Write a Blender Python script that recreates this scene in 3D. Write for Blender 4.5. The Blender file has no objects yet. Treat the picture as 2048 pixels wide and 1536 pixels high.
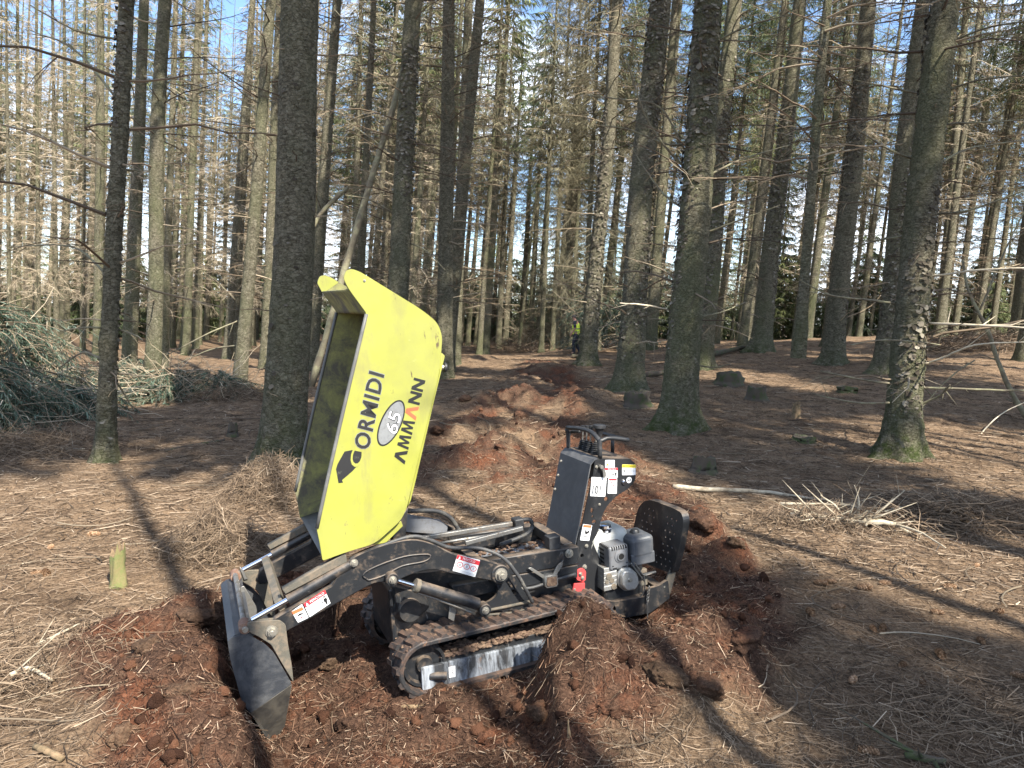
import bpy, bmesh, math, random
import numpy as np
from mathutils import Vector, Matrix, geometry

# ------------------------------------------------------------------ camera, sky, sun, exposure
SC = bpy.context.scene
COL = SC.collection
FPX, CX, CY = 1540.0, 1024.0, 768.0            # focal length in photo pixels
_p, _r = math.radians(5.0), math.radians(2.0)  # pitch down, roll
CAM = np.array([0.0, 0.0, 1.45])
FW = np.array([0, math.cos(_p), -math.sin(_p)])
_rt = np.array([1.0, 0, 0]); _up = np.cross(_rt, FW)
RT = _rt*math.cos(_r) + _up*math.sin(_r)
UP = -_rt*math.sin(_r) + _up*math.cos(_r)
cd = bpy.data.cameras.new('camera'); co = bpy.data.objects.new('camera', cd); COL.objects.link(co)
cd.sensor_fit = 'HORIZONTAL'; cd.sensor_width = 36; cd.lens = 36*FPX/2048
cd.clip_start = 0.05; cd.clip_end = 2000
m = Matrix.Identity(4)
for i in range(3):
    m[i][0] = RT[i]; m[i][1] = UP[i]; m[i][2] = -FW[i]; m[i][3] = CAM[i]
co.matrix_world = m
SC.camera = co

SUN_AZ = math.radians(146)      # clockwise from +Y (view direction): behind the camera, to the right
SUN_EL = math.radians(47)
SUN_DIR = np.array([math.sin(SUN_AZ)*math.cos(SUN_EL), math.cos(SUN_AZ)*math.cos(SUN_EL), math.sin(SUN_EL)])
W = bpy.data.worlds.new('World'); SC.world = W; W.use_nodes = True
wn = W.node_tree; wn.nodes.clear()
wo = wn.nodes.new('ShaderNodeOutputWorld'); wb = wn.nodes.new('ShaderNodeBackground')
sky = wn.nodes.new('ShaderNodeTexSky'); sky.sky_type = 'NISHITA'; sky.sun_disc = False
sky.sun_elevation = SUN_EL; sky.sun_rotation = SUN_AZ; sky.air_density = 1.0; sky.dust_density = 0.6; sky.ozone_density = 4.0
tc = wn.nodes.new('ShaderNodeTexCoord'); mp = wn.nodes.new('ShaderNodeMapping'); mp.inputs['Scale'].default_value = (1, 1, 1.8)
nz = wn.nodes.new('ShaderNodeTexNoise'); nz.inputs['Scale'].default_value = 3.2; nz.inputs['Detail'].default_value = 7; nz.inputs['Roughness'].default_value = .58
rp = wn.nodes.new('ShaderNodeValToRGB'); rp.color_ramp.elements[0].position = .47; rp.color_ramp.elements[1].position = .66
mx = wn.nodes.new('ShaderNodeMixRGB'); mx.inputs[2].default_value = (7.6, 8.0, 8.7, 1)
wn.links.new(tc.outputs['Generated'], mp.inputs[0]); wn.links.new(mp.outputs[0], nz.inputs['Vector'])
wn.links.new(nz.outputs[0], rp.inputs[0]); wn.links.new(rp.outputs[0], mx.inputs[0])
wn.links.new(sky.outputs[0], mx.inputs[1]); wn.links.new(mx.outputs[0], wb.inputs[0])
wb.inputs[1].default_value = 0.115
wn.links.new(wb.outputs[0], wo.inputs[0])

sl = bpy.data.lights.new('sun', 'SUN'); sl.energy = 5.0; sl.angle = math.radians(.53); sl.color = (1.0, .935, .82)
so = bpy.data.objects.new('sun', sl); COL.objects.link(so)
so.rotation_euler = Vector(SUN_DIR).to_track_quat('Z', 'Y').to_euler()
so.location = (8, -8, 25)
SC.view_settings.view_transform = 'Standard'; SC.view_settings.look = 'None'
SC.view_settings.exposure = 1.52; SC.view_settings.gamma = 1.0
SC.render.engine = 'CYCLES'
SC.cycles.max_bounces = 6; SC.cycles.diffuse_bounces = 4; SC.cycles.glossy_bounces = 3; SC.cycles.transparent_max_bounces = 4

rng = np.random.default_rng(7)
random.seed(7)

# ------------------------------------------------------------------ helpers
def ray(u, v):
    return FW + RT*((u-CX)/FPX) - UP*((v-CY)/FPX)

def project(P):
    q = np.asarray(P, float) - CAM
    z = q @ FW
    return CX + FPX*(q @ RT)/z, CY - FPX*(q @ UP)/z, z

def tag(o, label, cat, group=None, kind=None):
    if label: o['label'] = label
    if cat: o['category'] = cat
    if group: o['group'] = group
    if kind: o['kind'] = kind
    return o

def empty(name, loc=(0, 0, 0), parent=None):
    o = bpy.data.objects.new(name, None); COL.objects.link(o); o.location = loc
    o.empty_display_size = .2
    if parent: o.parent = parent
    return o

def link(name, me, parent=None, mat=None):
    o = bpy.data.objects.new(name, me); COL.objects.link(o)
    if parent is not None: o.parent = parent
    if mat is not None and not me.materials: me.materials.append(mat)
    return o

def mesh_np(name, V, Q, smooth=False, T=None):
    """V (n,3), Q (m,4) quads and/or T (k,3) triangles -> mesh"""
    me = bpy.data.meshes.new(name)
    V = np.asarray(V, np.float32)
    nq = 0 if Q is None else len(Q); nt = 0 if T is None else len(T)
    me.vertices.add(len(V)); me.vertices.foreach_set('co', V.ravel())
    idx = []; tot = []
    if nq: idx.append(np.asarray(Q, np.int32).ravel()); tot.append(np.full(nq, 4, np.int32))
    if nt: idx.append(np.asarray(T, np.int32).ravel()); tot.append(np.full(nt, 3, np.int32))
    idx = np.concatenate(idx); tot = np.concatenate(tot)
    start = np.concatenate([[0], np.cumsum(tot)[:-1]]).astype(np.int32)
    me.loops.add(len(idx)); me.loops.foreach_set('vertex_index', idx)
    me.polygons.add(nq+nt); me.polygons.foreach_set('loop_start', start)
    try: me.polygons.foreach_set('loop_total', tot)
    except Exception: pass
    me.polygons.foreach_set('use_smooth', np.full(nq+nt, bool(smooth)))
    me.update(calc_edges=True)
    return me

def norm(a):
    return a/np.maximum(np.linalg.norm(a, axis=-1, keepdims=True), 1e-9)

def tubes(P, R, m=3, cap=True):
    """batch of n polylines (n,k,3) with radii (n,k) -> V, Q, T"""
    P = np.asarray(P, float); R = np.asarray(R, float)
    n, k, _ = P.shape
    tan = np.gradient(P, axis=1); tan = norm(tan)
    ref = np.where(np.abs(tan[:, :1, 2:3]) > .85, np.array([1.0, .13, 0]), np.array([.11, .07, 1.0]))
    a = norm(np.cross(tan, ref)); b = np.cross(tan, a)
    ang = np.arange(m)*2*math.pi/m
    V = P[:, :, None, :] + R[:, :, None, None]*(a[:, :, None, :]*np.cos(ang)[:, None] + b[:, :, None, :]*np.sin(ang)[:, None])
    V = V.reshape(-1, 3)
    base = (np.arange(n)*k*m)[:, None, None] + (np.arange(k-1)*m)[None, :, None]
    j = np.arange(m)[None, None, :]; j2 = (np.arange(m)+1) % m
    q = np.stack([base+j, base+j2[None, None, :], base+m+j2[None, None, :], base+m+j], -1).reshape(-1, 4)
    T = None
    if cap:
        e = (np.arange(n)*k*m)[:, None]
        if m == 3:
            T = np.concatenate([np.stack([e[:, 0]+2, e[:, 0]+1, e[:, 0]], 1), np.stack([e[:, 0]+(k-1)*m, e[:, 0]+(k-1)*m+1, e[:, 0]+(k-1)*m+2], 1)])
        else:
            tt = []
            for s in range(1, m-1):
                tt.append(np.stack([e[:, 0], e[:, 0]+s+1, e[:, 0]+s], 1))
                o = e[:, 0]+(k-1)*m
                tt.append(np.stack([o, o+s, o+s+1], 1))
            T = np.concatenate(tt)
    return V, q, T

def ribbons(P, Wd, up=None):
    """batch of ribbons along (n,k,3) with half width vectors from width (n,k) and a reference normal"""
    P = np.asarray(P, float); n, k, _ = P.shape
    tan = norm(np.gradient(P, axis=1))
    if up is None: up = np.array([.1, .05, 1.0])
    side = norm(np.cross(tan, up))*np.asarray(Wd)[:, :, None]
    V = np.stack([P-side, P+side], 2).reshape(-1, 3)
    base = (np.arange(n)*k*2)[:, None] + (np.arange(k-1)*2)[None, :]
    q = np.stack([base, base+1, base+3, base+2], -1).reshape(-1, 4)
    return V, q

def merge(parts):
    V = []; Q = []; T = []; off = 0
    for p in parts:
        v, q = p[0], p[1]; t = p[2] if len(p) > 2 else None
        V.append(v)
        if q is not None and len(q): Q.append(np.asarray(q)+off)
        if t is not None and len(t): T.append(np.asarray(t)+off)
        off += len(v)
    return np.concatenate(V), (np.concatenate(Q) if Q else None), (np.concatenate(T) if T else None)

def _hash(ix, iy, iz, seed):
    h = (ix.astype(np.int64)*374761393 + iy.astype(np.int64)*668265263 + iz.astype(np.int64)*2147483647 + seed*1274126177) & 0xffffffff
    h = ((h ^ (h >> 13))*1274126177) & 0xffffffff
    h = h ^ (h >> 16)
    return (h & 0xffff)/65535.0

def vnoise(x, y, z=None, seed=0):
    x = np.asarray(x, float); y = np.asarray(y, float)
    x, y = np.broadcast_arrays(x, y)
    ix = np.floor(x).astype(np.int64); iy = np.floor(y).astype(np.int64)
    fx = x-ix; fy = y-iy
    fx = fx*fx*(3-2*fx); fy = fy*fy*(3-2*fy)
    if z is None:
        zz = np.zeros_like(ix)
        a = _hash(ix, iy, zz, seed); b = _hash(ix+1, iy, zz, seed); c = _hash(ix, iy+1, zz, seed); d = _hash(ix+1, iy+1, zz, seed)
        return (a*(1-fx)+b*fx)*(1-fy)+(c*(1-fx)+d*fx)*fy
    z = np.broadcast_to(np.asarray(z, float), x.shape)
    iz = np.floor(z).astype(np.int64); fz = z-iz; fz = fz*fz*(3-2*fz)
    r = 0
    for dz in (0, 1):
        a = _hash(ix, iy, iz+dz, seed); b = _hash(ix+1, iy, iz+dz, seed); c = _hash(ix, iy+1, iz+dz, seed); d = _hash(ix+1, iy+1, iz+dz, seed)
        s = (a*(1-fx)+b*fx)*(1-fy)+(c*(1-fx)+d*fx)*fy
        r = r + s*(fz if dz else 1-fz)
    return r

def fbm(x, y, z=None, oct=4, seed=0, gain=.5):
    s = 0; a = 1; t = 0; f = 1.0
    for o in range(oct):
        s = s + a*(vnoise(np.asarray(x)*f+o*17.3, np.asarray(y)*f-o*9.1, None if z is None else np.asarray(z)*f+o*4.7, seed+o)-.5)
        t += a; a *= gain; f *= 2.03
    return s/t*2      # about -1..1

def sstep(a, b, x):
    t = np.clip((np.asarray(x, float)-a)/(b-a), 0, 1)
    return t*t*(3-2*t)

# ------------------------------------------------------------------ materials
def mat(name):
    ma = bpy.data.materials.new(name); ma.use_nodes = True
    nt = ma.node_tree; b = nt.nodes['Principled BSDF']
    return ma, nt, b

def N(nt, typ, **kw):
    n = nt.nodes.new(typ)
    for k, v in kw.items():
        if hasattr(n, k) and not k.startswith('i_'): setattr(n, k, v)
        else: n.inputs[k[2:] if k.startswith('i_') else k].default_value = v
    return n

def ramp(nt, stops):
    r = nt.nodes.new('ShaderNodeValToRGB')
    el = r.color_ramp.elements
    while len(el) < len(stops): el.new(.5)
    for e, (p, c) in zip(el, stops):
        e.position = p; e.color = (*c, 1) if len(c) == 3 else c
    return r

def noise_node(nt, scale, detail=6, rough=.6, coord=None, stretch=None, dist=0):
    n = nt.nodes.new('ShaderNodeTexNoise'); n.inputs['Scale'].default_value = scale; n.inputs['Detail'].default_value = detail
    n.inputs['Roughness'].default_value = rough; n.inputs['Distortion'].default_value = dist
    if coord is not None:
        if stretch:
            mpn = nt.nodes.new('ShaderNodeMapping'); mpn.inputs['Scale'].default_value = stretch
            nt.links.new(coord, mpn.inputs[0]); nt.links.new(mpn.outputs[0], n.inputs['Vector'])
        else: nt.links.new(coord, n.inputs['Vector'])
    return n

def add_bump(nt, b, h, strength, dist):
    bp = nt.nodes.new('ShaderNodeBump'); bp.inputs['Strength'].default_value = strength; bp.inputs['Distance'].default_value = dist
    nt.links.new(h, bp.inputs['Height']); nt.links.new(bp.outputs[0], b.inputs['Normal'])

def mixc(nt, fac, a, b_):
    x = nt.nodes.new('ShaderNodeMixRGB')
    if hasattr(fac, 'is_linked'): nt.links.new(fac, x.inputs[0])
    else: x.inputs[0].default_value = fac
    for i, c in ((1, a), (2, b_)):
        if hasattr(c, 'is_linked'): nt.links.new(c, x.inputs[i])
        else: x.inputs[i].default_value = (*c, 1)
    return x.outputs[0]

def ground_mat():
    ma, nt, b = mat('forest_floor')
    geo = nt.nodes.new('ShaderNodeNewGeometry'); pos = geo.outputs['Position']
    at = nt.nodes.new('ShaderNodeAttribute'); at.attribute_name = 'soil'
    n1 = noise_node(nt, 55, 8, .7, pos, dist=.8); r1 = ramp(nt, [(.28, (.045, .031, .021)), (.45, (.140, .098, .064)), (.58, (.25, .182, .120)), (.75, (.38, .295, .205))])
    nt.links.new(n1.outputs[0], r1.inputs[0])
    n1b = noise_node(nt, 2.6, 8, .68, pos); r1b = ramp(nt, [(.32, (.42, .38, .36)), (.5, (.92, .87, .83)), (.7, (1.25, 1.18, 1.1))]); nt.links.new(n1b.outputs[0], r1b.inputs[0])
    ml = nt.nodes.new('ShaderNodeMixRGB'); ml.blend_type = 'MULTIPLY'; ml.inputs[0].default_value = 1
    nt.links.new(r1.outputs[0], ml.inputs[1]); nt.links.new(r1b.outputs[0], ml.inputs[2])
    n2 = noise_node(nt, 60, 8, .72, pos, dist=1.2); r2 = ramp(nt, [(.30, (.020, .012, .009)), (.46, (.066, .039, .027)), (.60, (.135, .083, .057)), (.78, (.25, .17, .12))])
    nt.links.new(n2.outputs[0], r2.inputs[0])
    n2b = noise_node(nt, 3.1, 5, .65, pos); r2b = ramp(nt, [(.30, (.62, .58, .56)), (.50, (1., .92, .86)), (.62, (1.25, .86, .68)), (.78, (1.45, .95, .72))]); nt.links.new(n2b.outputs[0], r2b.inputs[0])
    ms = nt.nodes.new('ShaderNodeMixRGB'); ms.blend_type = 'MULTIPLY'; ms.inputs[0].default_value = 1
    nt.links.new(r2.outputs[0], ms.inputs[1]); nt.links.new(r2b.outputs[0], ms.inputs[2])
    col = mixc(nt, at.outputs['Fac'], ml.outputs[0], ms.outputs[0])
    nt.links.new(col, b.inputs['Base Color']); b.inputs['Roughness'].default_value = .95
    b.inputs['Specular IOR Level'].default_value = .15
    nb = noise_node(nt, 95, 7, .75, pos, dist=1.0)
    add_bump(nt, b, nb.outputs[0], .9, .02)
    return ma

def island_mat(name, stops, rough=.85, spec=.2, trans=0, hue=None):
    """colour varies from piece to piece of one mesh"""
    ma, nt, b = mat(name)
    geo = nt.nodes.new('ShaderNodeNewGeometry')
    r = ramp(nt, stops); nt.links.new(geo.outputs['Random Per Island'], r.inputs[0])
    out = r.outputs[0]
    if hue:
        oi = nt.nodes.new('ShaderNodeObjectInfo'); r2 = ramp(nt, hue); nt.links.new(oi.outputs['Random'], r2.inputs[0])
        ml = nt.nodes.new('ShaderNodeMixRGB'); ml.blend_type = 'MULTIPLY'; ml.inputs[0].default_value = 1
        nt.links.new(out, ml.inputs[1]); nt.links.new(r2.outputs[0], ml.inputs[2]); out = ml.outputs[0]
    nt.links.new(out, b.inputs['Base Color']); b.inputs['Roughness'].default_value = rough
    b.inputs['Specular IOR Level'].default_value = spec
    if trans:
        tr = nt.nodes.new('ShaderNodeBsdfTranslucent'); nt.links.new(out, tr.inputs[0])
        ad = nt.nodes.new('ShaderNodeMixShader'); ad.inputs[0].default_value = trans
        nt.links.new(b.outputs[0], ad.inputs[1]); nt.links.new(tr.outputs[0], ad.inputs[2])
        nt.links.new(ad.outputs[0], nt.nodes['Material Output'].inputs[0])
    return ma

def bark_mat():
    ma, nt, b = mat('spruce_bark')
    geo = nt.nodes.new('ShaderNodeNewGeometry'); pos = geo.outputs['Position']
    oi = nt.nodes.new('ShaderNodeObjectInfo')
    wn_ = noise_node(nt, 9, 4, .6, pos); va = nt.nodes.new('ShaderNodeVectorMath'); va.operation = 'MULTIPLY_ADD'
    va.inputs[1].default_value = (.10, .10, .10); nt.links.new(wn_.outputs['Color'], va.inputs[0]); nt.links.new(pos, va.inputs[2])
    mpv = nt.nodes.new('ShaderNodeMapping'); mpv.inputs['Scale'].default_value = (1, 1, 1.5); nt.links.new(va.outputs[0], mpv.inputs[0])
    vo = nt.nodes.new('ShaderNodeTexVoronoi'); vo.feature = 'DISTANCE_TO_EDGE'; vo.inputs['Scale'].default_value = 21; nt.links.new(mpv.outputs[0], vo.inputs['Vector'])
    vc_ = nt.nodes.new('ShaderNodeTexVoronoi'); vc_.inputs['Scale'].default_value = 21; nt.links.new(mpv.outputs[0], vc_.inputs['Vector'])
    n1 = noise_node(nt, 30, 7, .7, pos, (1, 1, 2.4), .5)
    ad = nt.nodes.new('ShaderNodeMath'); ad.operation = 'MULTIPLY_ADD'; ad.inputs[1].default_value = .22; nt.links.new(vc_.outputs['Color'], ad.inputs[0]); nt.links.new(n1.outputs[0], ad.inputs[2])
    r1 = ramp(nt, [(.36, (.040, .034, .025)), (.52, (.120, .106, .074)), (.68, (.215, .195, .140)), (.90, (.36, .33, .25))]); nt.links.new(ad.outputs[0], r1.inputs[0])
    cr = ramp(nt, [(0, (.3,)*3), (.03, (.65,)*3), (.10, (1,)*3)]); nt.links.new(vo.outputs['Distance'], cr.inputs[0])
    mk = nt.nodes.new('ShaderNodeMixRGB'); mk.blend_type = 'MULTIPLY'; mk.inputs[0].default_value = .6; nt.links.new(r1.outputs[0], mk.inputs[1]); nt.links.new(cr.outputs[0], mk.inputs[2])
    n2 = noise_node(nt, 2.1, 5, .65, pos, (1, 1, .45))
    r2 = ramp(nt, [(.40, (0, 0, 0)), (.62, (1, 1, 1))]); nt.links.new(n2.outputs[0], r2.inputs[0])
    n3 = noise_node(nt, 40, 6, .7, pos, (1, 1, 1.8))
    gcol = ramp(nt, [(.32, (.048, .054, .026)), (.52, (.135, .142, .075)), (.72, (.25, .255, .15))]); nt.links.new(n3.outputs[0], gcol.inputs[0])
    mm = nt.nodes.new('ShaderNodeMath'); mm.operation = 'MULTIPLY'
    rr = ramp(nt, [(0, (.10,)*3), (.5, (.5,)*3), (1, (.95,)*3)]); nt.links.new(oi.outputs['Random'], rr.inputs[0])
    nt.links.new(r2.outputs[0], mm.inputs[0]); nt.links.new(rr.outputs[0], mm.inputs[1])
    c1 = mixc(nt, mm.outputs[0], mk.outputs[0], gcol.outputs[0])
    at = nt.nodes.new('ShaderNodeAttribute'); at.attribute_name = 'moss'
    n4 = noise_node(nt, 9, 6, .7, pos)
    mo = nt.nodes.new('ShaderNodeMath'); mo.operation = 'MULTIPLY'; r4 = ramp(nt, [(.40, (0, 0, 0)), (.60, (1, 1, 1))])
    nt.links.new(n4.outputs[0], r4.inputs[0]); nt.links.new(r4.outputs[0], mo.inputs[0]); nt.links.new(at.outputs['Fac'], mo.inputs[1])
    c2 = mixc(nt, mo.outputs[0], c1, (.058, .074, .024))
    nt.links.new(c2, b.inputs['Base Color']); b.inputs['Roughness'].default_value = .93; b.inputs['Specular IOR Level'].default_value = .12
    nb = noise_node(nt, 36, 8, .75, pos, (1, 1, 1.6), .8)
    sm_ = nt.nodes.new('ShaderNodeMath'); sm_.operation = 'MULTIPLY_ADD'; sm_.inputs[1].default_value = .5; nt.links.new(cr.outputs[0], sm_.inputs[0]); nt.links.new(nb.outputs[0], sm_.inputs[2])
    add_bump(nt, b, sm_.outputs[0], 1.0, .04)
    return ma

def plain(name, col, rough=.5, metal=0, spec=.5, var=None, vscale=14, bump=0, bscale=120, coat=0):
    """one paint or metal, with an optional second tone of dirt or wear in noise patches"""
    ma, nt, b = mat(name)
    tcn = nt.nodes.new('ShaderNodeTexCoord'); ob = tcn.outputs['Object']
    if var is not None:
        n = noise_node(nt, vscale, 8, .72, ob, dist=.4)
        r = ramp(nt, [(var[1], (0, 0, 0)), (var[2], (1, 1, 1))]); nt.links.new(n.outputs[0], r.inputs[0])
        c = mixc(nt, r.outputs[0], col, var[0]); nt.links.new(c, b.inputs['Base Color'])
        rm = nt.nodes.new('ShaderNodeMapRange'); rm.inputs['To Min'].default_value = rough; rm.inputs['To Max'].default_value = min(1, rough+.35)
        nt.links.new(r.outputs[0], rm.inputs['Value']); nt.links.new(rm.outputs[0], b.inputs['Roughness'])
    else:
        b.inputs['Base Color'].default_value = (*col, 1); b.inputs['Roughness'].default_value = rough
    b.inputs['Metallic'].default_value = metal; b.inputs['Specular IOR Level'].default_value = spec
    if coat: b.inputs['Coat Weight'].default_value = coat; b.inputs['Coat Roughness'].default_value = .2
    if bump:
        nb = noise_node(nt, bscale, 6, .7, ob); add_bump(nt, b, nb.outputs[0], bump, .004)
    return ma

def layered(name, col, rough, layers, metal=0, dust=None, bump=.2):
    """paint with several kinds of wear: (colour, scale, low, high, stretch), and dust settled on faces that look up"""
    ma, nt, b = mat(name)
    tcn = nt.nodes.new('ShaderNodeTexCoord'); ob = tcn.outputs['Object']; c = None; base = col
    for (lc, sc_, lo, hi, st) in layers:
        n = noise_node(nt, sc_, 8, .7, ob, st, .3); r = ramp(nt, [(lo, (0, 0, 0)), (hi, (1, 1, 1))]); nt.links.new(n.outputs[0], r.inputs[0])
        base = mixc(nt, r.outputs[0], base, lc)
    if dust:
        geo = nt.nodes.new('ShaderNodeNewGeometry'); sx_ = nt.nodes.new('ShaderNodeSeparateXYZ'); nt.links.new(geo.outputs['Normal'], sx_.inputs[0])
        r1 = ramp(nt, [(.25, (0, 0, 0)), (.95, (1, 1, 1))]); nt.links.new(sx_.outputs['Z'], r1.inputs[0])
        n = noise_node(nt, 16, 7, .7, ob); r2 = ramp(nt, [(.34, (0, 0, 0)), (.62, (1, 1, 1))]); nt.links.new(n.outputs[0], r2.inputs[0])
        mu = nt.nodes.new('ShaderNodeMath'); mu.operation = 'MULTIPLY'; nt.links.new(r1.outputs[0], mu.inputs[0]); nt.links.new(r2.outputs[0], mu.inputs[1])
        m2 = nt.nodes.new('ShaderNodeMath'); m2.operation = 'MULTIPLY'; m2.inputs[1].default_value = dust[1]; nt.links.new(mu.outputs[0], m2.inputs[0])
        base = mixc(nt, m2.outputs[0], base, dust[0])
        rr_ = nt.nodes.new('ShaderNodeMapRange'); rr_.inputs['To Min'].default_value = rough; rr_.inputs['To Max'].default_value = .9
        nt.links.new(m2.outputs[0], rr_.inputs['Value']); nt.links.new(rr_.outputs[0], b.inputs['Roughness'])
    else:
        n = noise_node(nt, 5, 6, .7, ob); rr_ = nt.nodes.new('ShaderNodeMapRange'); rr_.inputs['From Min'].default_value = .35; rr_.inputs['From Max'].default_value = .7; rr_.inputs['To Min'].default_value = rough-.1; rr_.inputs['To Max'].default_value = rough+.25
        nt.links.new(n.outputs[0], rr_.inputs['Value']); nt.links.new(rr_.outputs[0], b.inputs['Roughness'])
    if hasattr(base, 'is_linked'): nt.links.new(base, b.inputs['Base Color'])
    b.inputs['Metallic'].default_value = metal
    nb = noise_node(nt, 90, 6, .7, ob); add_bump(nt, b, nb.outputs[0], bump, .003)
    return ma

M = {}
M['ground'] = ground_mat()
M['bark'] = bark_mat()
M['litter'] = island_mat('litter_twigs', [(0, (.042, .029, .020)), (.35, (.125, .088, .058)), (.70, (.205, .148, .100)), (.95, (.28, .212, .148)), (1, (.40, .32, .235))])
M['peat'] = island_mat('peat_fibres', [(0, (.016, .010, .008)), (.35, (.060, .034, .023)), (.7, (.13, .074, .048)), (.90, (.21, .13, .085)), (1, (.38, .29, .21))], .95, .1)
M['twig'] = island_mat('dead_twigs', [(0, (.05, .038, .028)), (.5, (.13, .10, .072)), (.85, (.24, .20, .145)), (1, (.36, .31, .23))], hue=[(0, (.8, .78, .76)), (1, (1.3, 1.25, 1.15))])
M['twigpale'] = island_mat('dry_twigs', [(0, (.15, .12, .082)), (.5, (.34, .28, .195)), (1, (.55, .47, .35))])
M['needle'] = island_mat('spruce_needles', [(0, (.05, .068, .036)), (.5, (.115, .145, .072)), (1, (.21, .235, .125))], .6, .3, .3, hue=[(0, (.85, .95, 1.0)), (1, (1.35, 1.25, 1.0))])
M['needlegrey'] = island_mat('dying_needles', [(0, (.10, .10, .065)), (.5, (.19, .17, .11)), (1, (.30, .27, .18))], .8, .15, .25)
M['needleblue'] = island_mat('cut_spruce_needles', [(0, (.022, .040, .024)), (.45, (.060, .092, .060)), (.8, (.12, .165, .118)), (1, (.22, .28, .225))], .6, .25, .2)
M['greenwood'] = plain('green_stained_wood', (.17, .145, .062), .85, var=((.13, .15, .05), .45, .6), vscale=14, bump=.7)
M['mossgreen'] = plain('thick_moss', (.045, .062, .018), .95, var=((.085, .068, .045), .45, .6), vscale=14, bump=1.0, bscale=60)
M['wood'] = plain('split_wood', (.22, .15, .085), .85, var=((.10, .075, .04), .4, .62), vscale=20, bump=.6)
M['mosswood'] = plain('mossy_wood', (.075, .058, .042), .95, var=((.050, .066, .022), .48, .62), vscale=9, bump=1.0, bscale=60)
M['palewood'] = plain('weathered_wood', (.40, .35, .26), .85, var=((.20, .16, .11), .45, .62), vscale=12, bump=.6)

M['twigwood'] = plain('dead_pole_bark', (.13, .11, .075), .9, var=((.22, .21, .13), .45, .62), vscale=6, bump=.6, bscale=50)
M['barkless'] = plain('barkless_branch', (.52, .45, .33), .7, var=((.35, .28, .18), .5, .7), vscale=14)
# ------------------------------------------------------------------ the machine's frame (it sits nose-down in its trench)
YAW, MPIT, MDEP = math.radians(23), math.radians(6), 3.55
_X = np.array([-math.cos(YAW), -math.sin(YAW), 0]); MN = np.array([math.sin(YAW), -math.cos(YAW), 0]); _Z = np.array([0, 0, 1.0])
MO = CAM + ray(1020, 1350)*MDEP - .38*MN
MX = _X*math.cos(MPIT) - _Z*math.sin(MPIT)
MZ = _Z*math.cos(MPIT) + _X*math.sin(MPIT)
def px(u, v, y):
    """photo pixel -> (x, z) in the machine's plane at lateral offset y"""
    d = ray(u, v); q = CAM - MO
    P = q + d*((y - q @ MN)/(d @ MN))
    return float(P @ MX), float(P @ MZ)
def pxx(u, v, x):
    """photo pixel -> (y, z) in the machine's cross plane at x"""
    d = ray(u, v); q = CAM - MO
    P = q + d*((x - q @ MX)/(d @ MX))
    return float(P @ MN), float(P @ MZ)
def m2w(x, y, z): return MO + MX*x + MN*y + MZ*z

# ------------------------------------------------------------------ terrain
_ys = np.array([-200, -6, 0, 3, 7, 12, 17, 23, 34, 60, 200.])
_hc = np.array([-.3, -.14, -.14, -.13, .03, .22, .30, .28, -.05, -.3, -.5])
_sr = np.array([.0, .0, .01, .015, .028, .055, .088, .108, .09, .05, .0])
_sl = np.array([.0, .0, .01, .012, .02, .045, .05, .04, .02, .01, .0])
_yf = np.linspace(-200, 200, 4001)
def _smooth(t):
    v = np.interp(_yf, _ys, t); k = np.hanning(41); k /= k.sum()
    return np.convolve(np.pad(v, 20, 'edge'), k, 'valid')
_hc, _sr, _sl = _smooth(_hc), _smooth(_sr), _smooth(_sl)
def base_h(x, y):
    x = np.asarray(x, float); y = np.asarray(y, float)
    c = np.interp(y, _yf, _hc); r = np.interp(y, _yf, _sr); l = np.interp(y, _yf, _sl)
    d = x-.6
    dd = 13*np.tanh(np.log1p(np.exp(np.clip(d*2, -40, 40)))/2/13)
    dl = 13*np.tanh(np.log1p(np.exp(np.clip(-d*2, -40, 40)))/2/13)
    return c + r*dd - l*dl + .10*fbm(x*.35, y*.35, oct=2, seed=3)*sstep(3, 8, np.hypot(x, y))

def hit(u, v, fn=None, lift=0.0):
    """where the ray through a photo pixel meets the ground"""
    fn = fn or base_h
    d = ray(u, v); t = np.concatenate([np.arange(1.0, 12, .02), np.arange(12, 90, .1)])
    P = CAM + d*t[:, None]
    g = P[:, 2] - fn(P[:, 0], P[:, 1]) - lift
    i = np.argmax(g < 0)
    if g[i] >= 0: i = len(t)-1
    if i == 0: return P[0]
    a = g[i-1]/(g[i-1]-g[i]); return P[i-1]*(1-a)+P[i]*a

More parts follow.
